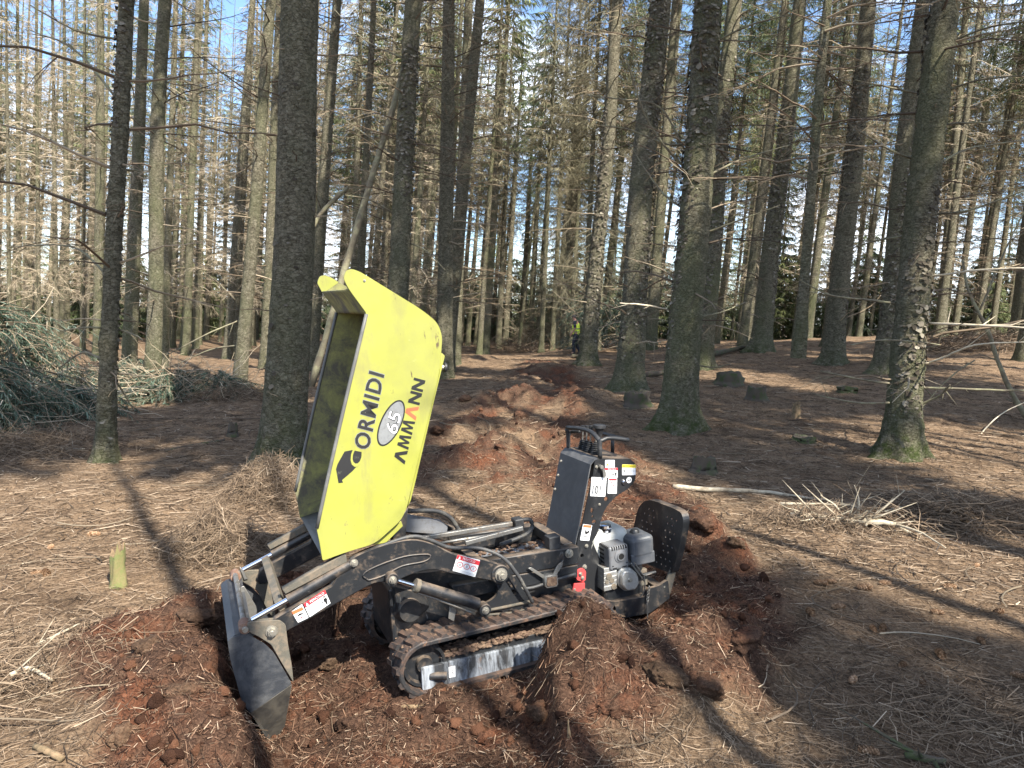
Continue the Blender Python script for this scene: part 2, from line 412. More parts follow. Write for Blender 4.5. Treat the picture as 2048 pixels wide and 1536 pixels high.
def in_poly(x, y, poly):
    n = len(poly); r = np.zeros(np.shape(x), bool)
    for i in range(n):
        x1, y1 = poly[i]; x2, y2 = poly[(i+1) % n]
        c = ((y1 > y) != (y2 > y)) & (x < (x2-x1)*(y-y1)/(y2-y1+1e-12)+x1)
        r ^= c
    return r
def poly_dist(x, y, poly):
    d = np.full(np.shape(x), 1e9)
    for i in range(len(poly)):
        a = poly[i]; b = poly[(i+1) % len(poly)]
        ex, ey = b[0]-a[0], b[1]-a[1]
        t = np.clip(((x-a[0])*ex+(y-a[1])*ey)/(ex*ex+ey*ey+1e-12), 0, 1)
        d = np.minimum(d, np.hypot(x-a[0]-t*ex, y-a[1]-t*ey))
    return d
def gpoly(pts): return [tuple(hit(u, v)[:2]) for u, v in pts]
SOIL = [gpoly([(70, 1310), (170, 1275), (330, 1225), (430, 1180), (560, 1150), (700, 1130), (900, 1080), (1080, 1030), (1200, 990), (1330, 960), (1410, 1010), (1450, 1060),
               (1560, 1150), (1600, 1230), (1600, 1320), (1540, 1400), (1400, 1440), (1250, 1470), (1180, 1700), (400, 1700), (130, 1640), (190, 1450)]),
        gpoly([(1230, 1010), (1060, 985), (900, 985), (825, 960), (840, 890), (900, 845), (960, 815), (1000, 770), (1050, 725), (1120, 722), (1180, 775), (1165, 840), (1230, 890), (1330, 950), (1340, 990)])]
def soil_mask(x, y):
    wx = x + .16*fbm(x*2.5, y*2.5, oct=3, seed=21); wy = y + .22*fbm(x*2.5+7, y*2.5, oct=3, seed=22)
    s = np.zeros(np.shape(x))
    for p, w in zip(SOIL, (.10, .22)):
        d = poly_dist(wx, wy, p); i = in_poly(wx, wy, p)
        sd = np.where(i, d, -d)
        q = sstep(-w, w, sd)
        if w > .15: q = q*sstep(-.30, .12, fbm(x*2.1, y*1.3, oct=4, seed=25, gain=.6)+.10)
        s = np.maximum(s, q)
    return s

# clumps, ridges and hollows: (pixel, lift of the surface in m, half-widths in m along and across the machine)
BUMPS = []
def bump_px(u, v, h, a, b, rot=0, lift=0): 
    p = hit(u, v, lift=lift); BUMPS.append((p[0], p[1], h, a, b, rot))
def bump_m(x, y, h, a, b, rot=0):
    p = m2w(x, y, 0); BUMPS.append((p[0], p[1], h, a, b, YAW+rot))
bump_m(-.19, .62, .22, .13, .09); bump_m(-.34, .70, .10, .14, .10); bump_m(-.12, .80, .17, .14, .12); bump_m(-.60, .98, .10, .2, .14); bump_m(-.42, .82, .10, .20, .14)
bump_m(-.64, .80, .10, .16, .12); bump_m(-.30, 1.02, .08, .3, .16)
bump_px(1490, 1350, .15, .14, .10); bump_px(1470, 1290, .17, .10, .08); bump_px(1400, 1330, .12, .12, .10); bump_px(1540, 1325, -.20, .07, .07)
bump_px(1410, 1075, .20, .12, .10); bump_px(1460, 1120, .12, .12, .1); bump_px(1380, 1140, .07, .12, .1)
bump_px(860, 880, .16, .3, .25); bump_px(930, 930, .13, .30, .2); bump_px(970, 865, .15, .35, .25); bump_px(1010, 905, .15, .3, .3)
bump_px(1060, 800, .15, .35, .35); bump_px(950, 805, .13, .4, .4); bump_px(1150, 815, .14, .3, .3); bump_px(1110, 800, -.15, .25, .3)
bump_px(1110, 900, -.14, .3, .5); bump_px(1130, 760, -.12, .3, .6); bump_px(1090, 745, .12, .4, .4); bump_px(1180, 800, .15, .3, .2)
bump_px(300, 1270, .09, .25, .10); bump_px(400, 1240, .13, .14, .10); bump_px(380, 1350, .12, .18, .14); bump_px(330, 1440, .11, .2, .12); bump_px(440, 1480, .05, .15, .1)
bump_px(200, 1330, .07, .2, .1); bump_px(230, 1480, .06, .2, .1); bump_px(560, 1230, .05, .16, .10); bump_px(700, 1480, .06, .2, .08); bump_px(900, 1500, .07, .3, .08)
bump_px(1250, 1020, .02, .3, .2); bump_px(430, 1090, .12, .22, .16); bump_px(540, 985, .18, .28, .2); bump_px(200, 1000, .06, .3, .2)
bump_px(1250, 985, .05, .3, .2); bump_px(1180, 700, .25, .7, 1.2); bump_px(580, 700, .15, .8, .8); bump_px(960, 720, .15, .35, .4)

def feat_h(x, y):
    """ground with its clumps and the trench, without the finest grain"""
    x = np.asarray(x, float); y = np.asarray(y, float)
    h = base_h(x, y)
    # trench the machine stands in: a sheet parallel to its tracks
    qx, qy = x-MO[0], y-MO[1]
    lx = qx*_X[0]+qy*_X[1]; ly = qx*MN[0]+qy*MN[1]
    wob = .10*fbm(x*4, y*4, oct=3, seed=31)
    mk = sstep(-1.05, -.75, lx+wob)*(1-sstep(1.02, 1.28, lx+wob))*sstep(-.62, -.42, ly+wob)*(1-sstep(.44, .66, ly+wob-.75*sstep(-.10, .22, lx)))
    pz = MO[2] - math.tan(MPIT)*lx - .012 - .05*sstep(.55, .95, lx) - .05*sstep(.5, 1.1, ly)
    h = h*(1-mk) + np.minimum(pz, h)*mk
    # spoil trail of the trench running away from the machine
    for bx, by, a, s1, s2, rot in BUMPS:
        dx, dy = x-bx, y-by
        c, s = math.cos(rot), math.sin(rot)
        u = (dx*c+dy*s)/s1; v = (-dx*s+dy*c)/s2
        e = u*u+v*v
        near = e < 9
        if np.any(near):
            wv = 1+.35*fbm(x*6/ (1+s1), y*6/(1+s1), oct=2, seed=41)
            h = h + np.where(near, a*np.exp(-.5*e**1.35*wv), 0)
    return h

def ground_h(x, y, soil=None):
    x = np.asarray(x, float); y = np.asarray(y, float)
    h = feat_h(x, y)
    if soil is None: soil = soil_mask(x, y)
    r = np.hypot(x, y)
    so = .050*fbm(x*4.2, y*4.2, oct=3, seed=51) + .040*(.5-np.abs(fbm(x*7, y*7, oct=4, seed=52, gain=.62))) + .022*fbm(x*23, y*23, oct=3, seed=53)
    li = .022*fbm(x*2.2, y*2.2, oct=3, seed=61) + .018*fbm(x*9, y*9, oct=4, seed=62, gain=.65)
    wx = x + .3*fbm(x*1.1, y*1.1, oct=2, seed=27); ch = np.zeros_like(h); nr = (r < 30)
    if np.any(nr):
        d_ = poly_dist(wx[nr], y[nr], SOIL[1]); i_ = in_poly(wx[nr], y[nr], SOIL[1]); ch[nr] = sstep(-.6, .3, np.where(i_, d_, -d_))*(1-soil[nr])
    rough = .09*fbm(x*2.3, y*2.3, oct=3, seed=54)+.09*(.35-np.abs(fbm(x*3.6, y*3.6, oct=4, seed=55, gain=.6)))
    return h + soil*so*(1+1.3*sstep(5, 9, r)) + ch*rough + (1-soil)*li*sstep(.3, 1.5, r)*(1+.5*sstep(6, 12, r))

def build_ground():
    fine = np.radians(np.linspace(-41, 41, 500)); coarse = np.radians(np.linspace(41, 319, 90))[1:-1]
    az = np.concatenate([fine, coarse]); na = len(az)
    rr = np.concatenate([[.05, .3, .6, .9, 1.2], np.exp(np.linspace(math.log(1.5), math.log(24), 400)), np.exp(np.linspace(math.log(24), math.log(400), 90))[1:]])
    A, Rr = np.meshgrid(az, rr); X = Rr*np.sin(A); Y = Rr*np.cos(A)
    s = np.zeros_like(X); near = Rr < 24
    s[near] = soil_mask(X[near], Y[near])
    Zz = ground_h(X, Y, s)
    V = np.stack([X, Y, Zz], -1).reshape(-1, 3)
    nr = len(rr)
    i = np.arange(nr-1)[:, None]; j = np.arange(na)[None, :]; j2 = (j+1) % na
    Q = np.stack([i*na+j, i*na+j2, (i+1)*na+j2, (i+1)*na+j], -1).reshape(-1, 4)[:, ::-1]
    V = np.vstack([V, [[0, 0, float(ground_h(0., 0.))]]])
    T = np.stack([np.arange(na), np.full(na, len(V)-1), (np.arange(na)+1) % na], -1)[:, ::-1]
    me = mesh_np('forest_ground', V, Q, True, T)
    at = me.attributes.new('soil', 'FLOAT', 'POINT'); at.data.foreach_set('value', np.append(s.ravel(), 0).astype(np.float32))
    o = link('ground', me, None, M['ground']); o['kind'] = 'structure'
    o['label'] = 'forest floor of brown needle litter with torn red peat along the trench'
build_ground()
def gz(x, y): return float(ground_h(np.array([x], float), np.array([y], float))[0])
def ghit(u, v, lift=0.0): return hit(u, v, feat_h, lift)

# ------------------------------------------------------------------ spruce trees
TREE_H = 19.0
def trunk_mesh(name, r0, seed, sides, zs, flare, rough, moss=0.0):
    """unit-height-in-metres trunk, radius r0 just above the root flare"""
    g = np.random.default_rng(seed)
    ph = np.arange(sides)*2*math.pi/sides
    Zz, P = np.meshgrid(zs, ph, indexing='ij')
    tp = np.clip(1-Zz/(TREE_H+1.5), 0.03, 1)**.9
    k = g.integers(3, 6); o1, o2 = g.uniform(0, 6.28, 2)
    lob = .5+.5*np.cos(k*P+o1)+.3*np.cos((k+2)*P+o2)
    fl = flare*np.exp(-np.clip(Zz, 0, None)/.15)*(.35+.95*lob)+flare*.40*np.exp(-np.clip(Zz, 0, None)/.42)
    r = r0*tp*(1+fl)
    cx, cy = np.cos(P), np.sin(P)
    if rough > 0:
        n1 = fbm(cx*2.6+seed, cy*2.6, Zz*4.5, oct=3, seed=seed)
        n2 = fbm(cx*7+seed, cy*7, Zz*16, oct=3, seed=seed+5)
        wh = np.exp(-(((Zz+.13*seed) % .62)-.31)**2/.0022)*(.5+.5*vnoise(cx*2+3, cy*2, np.floor((Zz+.13*seed)/.62)*3.1, seed))
        r = r + rough*(n1*.6+np.abs(n2)*.9+wh*.7)
    bx = .012*np.sin(zs*.9+seed)*np.clip(zs, 0, 3); by = .012*np.cos(zs*.7+seed*2)*np.clip(zs, 0, 3)
    V = np.stack([r*cx+bx[:, None], r*cy+by[:, None], Zz], -1).reshape(-1, 3)
    n = len(zs); i = np.arange(n-1)[:, None]; j = np.arange(sides)[None, :]; j2 = (j+1) % sides
    Q = np.stack([i*sides+j, i*sides+j2, (i+1)*sides+j2, (i+1)*sides+j], -1).reshape(-1, 4)
    me = mesh_np(name, V, Q, True)
    mo = np.clip(moss*(np.exp(-np.clip(Zz, 0, None)/.28)*1.3+.25*np.exp(-np.clip(Zz, 0, None)/2)), 0, 1)
    at = me.attributes.new('moss', 'FLOAT', 'POINT'); at.data.foreach_set('value', mo.ravel().astype(np.float32))
    me.materials.append(M['bark'])
    return me

def flakes_mesh(name, r0, seed, zmax, dens):
    """curled bark plates standing proud of a trunk"""
    g = np.random.default_rng(seed+100)
    n = int(dens*2*math.pi*r0*zmax)
    z = g.uniform(.15, zmax, n); a = g.uniform(0, 2*math.pi, n)
    s = .007+.026*g.random(n)**1.6; hh = s*g.uniform(.4, 1.0, n); lift = g.uniform(.003, .017, n)
    r = r0*(1-z/(TREE_H+1.5))**.9*(1+.2*np.exp(-z/.3))+.004
    pts = []
    rot = g.normal(0, .35, n); jit = g.uniform(.6, 1.3, (6, 2, n)); ji = -1
    for (du, dv, dl) in ((-1, 1, .1), (1, 1, .1), (-1.15, 0, .5), (1.15, 0, .5), (-.6, -1, 1.), (.6, -1, 1.)):
        ji += 1; du = du*jit[ji, 0]; dv = dv*jit[ji, 1]
        uu = (du*np.cos(rot)-dv*np.sin(rot))*s; vv = (du*np.sin(rot)+dv*np.cos(rot))*hh
        rad = r+lift*dl; an = a+uu/r
        pts.append(np.stack([rad*np.cos(an), rad*np.sin(an), z+vv], -1))
    V = np.stack(pts, 1).reshape(-1, 3); b = np.arange(n)*6
    Q = np.concatenate([np.stack([b, b+2, b+3, b+1], 1), np.stack([b+2, b+4, b+5, b+3], 1)])
    me = mesh_np(name, V, Q, False); me.materials.append(M['flake']); return me
M['flake'] = island_mat('bark_flakes', [(0, (.035, .029, .022)), (.5, (.085, .073, .054)), (.85, (.16, .14, .108)), (1, (.26, .235, .185))], .9, .12)

def branches_mesh(name, seed, z0, z1, spacing, lmin, lmax, twigs, keep=.85, droop=.25, thick=1.0, mat_=None, fine=0):
    g = np.random.default_rng(seed)
    S = []; Az = []; L = []; E = []
    z = z0
    while z < z1:
        nb = g.integers(3, 7); a0 = g.uniform(0, 6.28)
        for k in range(nb):
            if g.random() > keep: continue
            S.append(z+g.uniform(-.06, .06)); Az.append(a0+k*6.283/nb+g.uniform(-.3, .3))
            l = g.uniform(lmin, lmax); l *= (.25 if g.random() < .22 else 1)
            L.append(l); E.append(g.uniform(-.12, .45))
        z += spacing*g.uniform(.7, 1.3)
    S, Az, L, E = map(np.array, (S, Az, L, E)); n = len(S)
    k = 6; t = np.linspace(0, 1, k)[None, :]
    bend = g.normal(0, .18, (n, 1))*t**2*L[:, None]
    dx, dy = np.cos(Az)[:, None], np.sin(Az)[:, None]
    hx = L[:, None]*t*dx - bend*dy; hy = L[:, None]*t*dy + bend*dx
    dr = (droop*g.uniform(.3, 1.6, n))[:, None]
    hz = S[:, None] + L[:, None]*(np.sin(E)[:, None]*t - dr*t**2 + .10*t**3)
    P = np.stack([hx, hy, hz], -1); P[:, 1:] += g.normal(0, .012, (n, k-1, 3))*L[:, None, None]
    R = thick*(.0105*np.sqrt(L)[:, None]*(1-.82*t)+.0012)
    parts = [tubes(P, R, 4)]
    # side twigs
    nt = np.maximum((twigs*L).astype(int), 0); idx = np.repeat(np.arange(n), nt); m_ = len(idx)
    if m_:
        s = g.uniform(.22, 1, m_); f = s*(k-1); i0 = np.minimum(f.astype(int), k-2); fr = (f-i0)[:, None]
        st = P[idx, i0]*(1-fr)+P[idx, i0+1]*fr; tn = norm(P[idx, i0+1]-P[idx, i0])
        side = np.where(g.random(m_) < .5, 1, -1)*g.uniform(.5, 1.15, m_)
        c, s_ = np.cos(side), np.sin(side)
        d = np.stack([tn[:, 0]*c-tn[:, 1]*s_, tn[:, 0]*s_+tn[:, 1]*c, tn[:, 2]+g.normal(-.12, .25, m_)], -1); d = norm(d)
        l = L[idx]*g.uniform(.12, .42, m_)*(1.15-.6*s)
        tt = np.linspace(0, 1, 4)[None, :, None]
        TP = st[:, None, :]+d[:, None, :]*l[:, None, None]*tt; TP[:, :, 2] -= (l*g.uniform(0, .35, m_))[:, None]*tt[:, :, 0]**2
        TP[:, 1:] += g.normal(0, .02, (m_, 3, 3))*l[:, None, None]
        TR = thick*(.0038*(1-.75*tt[:, :, 0])*np.sqrt(np.clip(l, .05, 1))[:, None]*1.5+.0007)
        parts.append(tubes(TP, TR, 3, cap=False))
        if fine:
            ii = np.repeat(np.arange(m_), fine); q = len(ii)
            s2 = g.uniform(.2, 1, q); st2 = TP[ii, 0]*(1-s2)[:, None]+TP[ii, 3]*s2[:, None]
            d2 = norm(d[ii]+g.normal(0, .7, (q, 3))+np.array([0, 0, -.45])); l2 = l[ii]*g.uniform(.2, .6, q)
            t3 = np.linspace(0, 1, 2)[None, :, None]
            FP = st2[:, None]+d2[:, None]*l2[:, None, None]*t3; FP[:, :, 2] -= (l2*.3)[:, None]*t3[:, :, 0]**2
            parts.append(tubes(FP, np.broadcast_to(thick*np.array([.0020, .0008]), (q, 2)), 3, cap=False))
    V, Q, T = merge(parts)
    me = mesh_np(name, V, Q, False, T); me.materials.append(mat_ or M['twig']); return me

def crown_mesh(name, seed, z0, z1, rmax, mat_, dens=1.0, sp=.42, width=.0105):
    """whorls of drooping sprays; bare twigs carry hanging needle-covered side shoots"""
    g = np.random.default_rng(seed)
    S = []; Az = []; L = []
    z = z0
    while z < z1-.3:
        f = (z-z0)/(z1-z0); nb = g.integers(5, 8); a0 = g.uniform(0, 6.28)
        for k in range(nb):
            l = rmax*(min(1, .55+f*2.2))*(1-f)**.75*g.uniform(.55, 1.15)+.15
            S.append(z+g.uniform(-.12, .12)); Az.append(a0+k*6.283/nb+g.uniform(-.35, .35)); L.append(l)
        z += sp*g.uniform(.75, 1.25)
    S, Az, L = map(np.array, (S, Az, L)); n = len(S); k = 6; t = np.linspace(0, 1, k)[None, :]
    dx, dy = np.cos(Az)[:, None], np.sin(Az)[:, None]
    rise = g.uniform(.0, .35, n)[:, None]; dr = g.uniform(.2, .55, n)[:, None]
    P = np.stack([L[:, None]*t*dx, L[:, None]*t*dy, S[:, None]+L[:, None]*(rise*t-dr*t**2+.18*t**4)], -1)
    P[:, 1:] += g.normal(0, .02, (n, k-1, 3))*L[:, None, None]
    wood = tubes(P, .010*np.sqrt(L)[:, None]*(1-.8*t)+.002, 3, cap=False)
    nt = np.maximum((34*dens*L).astype(int), 3); idx = np.repeat(np.arange(n), nt); m_ = len(idx)
    s = g.uniform(.12, 1.0, m_)**.8; f = s*(k-1); i0 = np.minimum(f.astype(int), k-2); fr = (f-i0)[:, None]
    st = P[idx, i0]*(1-fr)+P[idx, i0+1]*fr; tn = norm(P[idx, i0+1]-P[idx, i0])
    side = np.where(g.random(m_) < .5, 1, -1)*g.uniform(.3, 1.2, m_); c, s_ = np.cos(side), np.sin(side)
    d = norm(np.stack([tn[:, 0]*c-tn[:, 1]*s_, tn[:, 0]*s_+tn[:, 1]*c, tn[:, 2]-g.uniform(0, .6, m_)], -1))
    l = g.uniform(.12, .42, m_)
    tt = np.linspace(0, 1, 3)[None, :, None]
    TP = st[:, None, :]+d[:, None, :]*l[:, None, None]*tt; TP[:, :, 2] -= (l*g.uniform(.1, .7, m_))[:, None]*tt[:, :, 0]**2
    wd = np.broadcast_to(np.array([.6, 1, .15])[None, :]*width, (m_, 3))*g.uniform(.7, 1.3, m_)[:, None]
    up = g.normal(0, .6, (m_, 1, 3))+np.array([0, 0, 1.0])
    V, Q = ribbons(TP, wd, up)
    me = mesh_np(name, V, Q, False); me.materials.append(mat_)
    mw = mesh_np(name+'_limbs', wood[0], wood[1], False); mw.materials.append(M['twig'])
    return me, mw

ZS_FAR = np.concatenate([[-.25, 0, .12, .3, .6], np.linspace(1.1, TREE_H, 24)])
FAR_TRUNKS = [trunk_mesh('far_trunk', 1.0, 40+i, 12, ZS_FAR, .35, .06, .4) for i in range(4)]
BR_MID = [branches_mesh('dead_branches', 200+i, 1.7, 12.5, .40, .35, 1.5, 7.0, .75, .18, 1.05, fine=1) for i in range(5)]
BR_FINE = [branches_mesh('fine_dead_branches', 240+i, 2.0, 15, .36, .3, 1.35, 11.0, .9, .40, 1.1, mat_=M['twigpale'], fine=5) for i in range(3)]
BR_NEAR = [branches_mesh('near_dead_branches', 270+i, .9, 9.0, .45, .35, 1.9, 6.0, .7, .25, 1.1, fine=1) for i in range(5)]
BR_HANG = [branches_mesh('hanging_dead_branches', 290+i, 2.0, 16, .30, .4, 1.6, 14.0, .95, .75, 1.1, mat_=M['needlegrey'], fine=5) for i in range(1)]
BR_BARE = [branches_mesh('broken_branch_stubs', 300+i, .7, 9.0, .55, .10, .75, 3.0, .7, .2) for i in range(3)]
CROWN = [crown_mesh('crown', 320+i, 8.5+.5*i, 19.6, 1.9, M['needle']) for i in range(3)]
CROWN_TOP = [crown_mesh('top_crown', 380+i, 11.0+.6*i, 19.3, 1.6, M['needle'], 1.2, .36, .020) for i in range(3)]
CROWN_SHADE = [crown_mesh('high_crown', 390+i, 13.2, 19.0, 1.25, M['needle'], 1.4, .34, .024) for i in range(2)]
CROWN_SMALL = [crown_mesh('small_crown', 395+i, 14.3, 18.6, .95, M['needle'], 1.7, .28, .026) for i in range(2)]
CROWN_GREY = [crown_mesh('dying_crown', 340+i, 7.0, 15, 1.5, M['needlegrey'], .8) for i in range(2)]
CROWN_LOW = [crown_mesh('low_crown', 360+i, .8, 17.5, 2.3, M['needle'], 1.0, .45, .020) for i in range(3)]

# where the photo shows sun (outlines in photo pixels) and where shade: decides which trees carry a dense crown
LIT_PX = [[(1330, 975), (1420, 990), (1560, 1040), (1700, 1070), (1850, 1075), (2048, 1070), (2048, 1265), (1900, 1225), (1700, 1165), (1560, 1135), (1450, 1090), (1340, 1045)],
          [(90, 1330), (330, 1245), (440, 1200), (450, 1340), (470, 1540), (150, 1540), (60, 1420)], [(0, 1030), (150, 1015), (190, 1065), (60, 1110), (0, 1110)], [(260, 1045), (370, 1045), (400, 1090), (350, 1125), (270, 1100)],
          [(830, 890), (940, 885), (1000, 930), (1100, 980), (1130, 1020), (1100, 1080), (950, 1065), (830, 1035)], [(1190, 955), (1330, 970), (1300, 1060), (1190, 1060)],
          [(1120, 1285), (1230, 1270), (1310, 1330), (1300, 1540), (1150, 1540)], [(900, 800), (1010, 780), (1010, 820), (910, 835)], [(500, 945), (640, 950), (600, 1010), (430, 1005)], [(1380, 740), (1460, 725), (1470, 745), (1390, 755)], [(1540, 835), (1720, 845), (1740, 870), (1600, 865)],
          [(1040, 790), (1150, 775), (1160, 800), (1060, 810)], [(0, 640), (400, 640), (430, 700), (140, 720)]]
def _samples():
    L = []; S = []
    for v in list(range(650, 760, 18))+list(range(760, 1540, 34)):
        for u in range(20, 2048, 46):
            il0 = any(in_poly(np.array([u]), np.array([v]), p)[0] for p in LIT_PX)
            P = hit(u, v)
            if P[1] > 40: continue
            il = il0 or (P[1] > 5.5 and vnoise(P[0]*.75, P[1]*.45, None, 88) > .72)
            if not il and P[1] > 5.5 and vnoise(P[0]*.75, P[1]*.45, None, 88) > .52: continue
            (L if il else S).append(P)
    for p in LIT_PX:
        a_ = np.array(p); u0, v0 = a_.min(0); u1, v1 = a_.max(0)
        for v in np.arange(v0+6, v1, 22):
            for u in np.arange(u0+6, u1, 30):
                if in_poly(np.array([u]), np.array([v]), p)[0]: L.append(hit(u, v))
    for (u, v) in ((720, 600), (790, 640), (850, 680), (760, 700), (820, 780), (740, 850), (800, 900), (740, 950), (700, 1050), (780, 1000)):
        x, z = px(u, v, .345); L += [m2w(x, .345, z)]*3
    for (u, v) in ((650, 1180), (850, 1110), (930, 1180), (980, 1330)):
        x, z = px(u, v, .345); L.append(m2w(x, .345, z))
    for (u, v) in ((1240, 950), (1180, 1100), (1280, 1100), (1150, 1000), (520, 1350), (760, 1230)):
        x, z = px(u, v, .25); S.append(m2w(x, .25, z))
    for (u, v, zz) in ((38, 700, (2, 4, 6, 8, 10)), (113, 700, (2, 4, 6, 8, 10)), (135, 698, (2, 5, 8)), (78, 702, (3, 6, 9)), (20, 704, (3, 6, 9)), (165, 700, (3, 6, 9)), (398, 690, (2, 4, 6)), (367, 700, (1, 3, 5)), (505, 690, (2, 5)), (252, 692, (3, 6)), (996, 698, (1, 2, 3, 4)), (760, 705, (1, 3)), (1478, 664, (6, 7, 8)), (1150, 709, (.6, 1.2))):
        for z in zz: L += [hit(u, v)+np.array([0, 0, z])]*(8 if u == 1150 else 1)
    for (u, v, zz) in ((563, 928, (.5, 1.5, 2.5, 3.5, 4.5)), (1355, 855, (.5, 1.5, 2.5, 3.5, 5)), (1800, 912, (.5, 1.5, 2.5, 3.5, 4.5)), (1256, 780, (1, 2, 3, 4, 6)), (210, 925, (1.5, 3, 5)), (785, 775, (2, 3.5, 5, 7)), (1520, 703, (1, 2.5, 4, 6)), (1665, 727, (1, 2.5, 4, 6)), (302, 792, (3, 6)), (888, 756, (2, 4, 6, 8)), (1765, 747, (2, 4, 6)), (1175, 731, (2, 4, 7)), (1402, 738, (2, 4, 6)), (478, 778, (2, 4, 6)), (622, 742, (3, 6)), (908, 730, (3, 6)), (530, 738, (3, 6)), (968, 708, (3, 6, 9)), (1300, 700, (3, 6))):
        for z in zz: S += [hit(u, v)+np.array([0, 0, z])]*4
    return np.array(L), np.array(S)
LITP, SHADP = _samples()
SUNH = SUN_DIR[:2]/SUN_DIR[2]
def covered(P, x, y, z0, z1, rm):
    """which sample points lie in the shadow of a crown standing at x, y"""
    t = np.linspace(z0, z1, 14); f = (t-z0)/(z1-z0); rad = rm*np.minimum(1, .55+f*2.2)*(1-f)**.75
    q = P[:, None, :2]+SUNH*(t[None, :, None]-P[:, None, 2:3])
    return np.any((np.hypot(q[..., 0]-x, q[..., 1]-y) < rad[None]) & (t[None] > P[:, 2:3]), 1)
SHADED = np.zeros(len(SHADP), int)
def crown_ok(x, y, z0=11.0, z1=19.3, rm=1.6):
    l = covered(LITP, x, y, z0, z1, rm); s = covered(SHADP, x, y, z0, z1, rm)
    ok = l.sum()*3 <= s.sum()
    if ok: SHADED[s] += 1
    return ok

def axis_rot(v):
    return Vector(v).to_track_quat('Z', 'Y').to_matrix().to_4x4()

def add_tree(base, dirv, r0, label, group=None, near=False, seed=0, br=None, crown=None, moss=.4, rough=.010, flare=.35, hscale=1.0, flakes=0, name='spruce_tree', slim=1.0):
    g = np.random.default_rng(seed+900)
    t = empty(name, tuple(base))
    rot = axis_rot(dirv) @ Matrix.Rotation(g.uniform(0, 6.28), 4, 'Z')
    t.matrix_world = Matrix.Translation(Vector(base)) @ rot
    tag(t, label, 'tree', group)
    if near:
        zs = np.concatenate([[-.3], np.linspace(-.1, 1.2, 60), np.linspace(1.2, 6.5, 140)[1:], np.linspace(6.5, TREE_H, 20)[1:]])
        me = trunk_mesh('trunk', r0, seed, 36, zs, flare, rough, moss)
        link('trunk', me, t)
        if flakes:
            f = link('bark_flakes', flakes_mesh('bark_flakes', r0, seed, 6.0, flakes), t); f['kind'] = 'stuff'
    else:
        o = link('trunk', FAR_TRUNKS[seed % 4], t); o.scale = (r0, r0, hscale)
    if br is not None:
        b = link('dead_branches', br, t); b['kind'] = 'stuff'; b.rotation_euler = (0, 0, g.uniform(0, 6.28)); s = hscale*g.uniform(.9, 1.1); b.scale = (s, s, s)
    if crown is not None:
        c = link('crown', crown[0], t); c.rotation_euler = (0, 0, g.uniform(0, 6.28)); c.scale = (hscale*slim, hscale*slim, hscale)
        l = link('limbs', crown[1], c); l['kind'] = 'stuff'
    return t

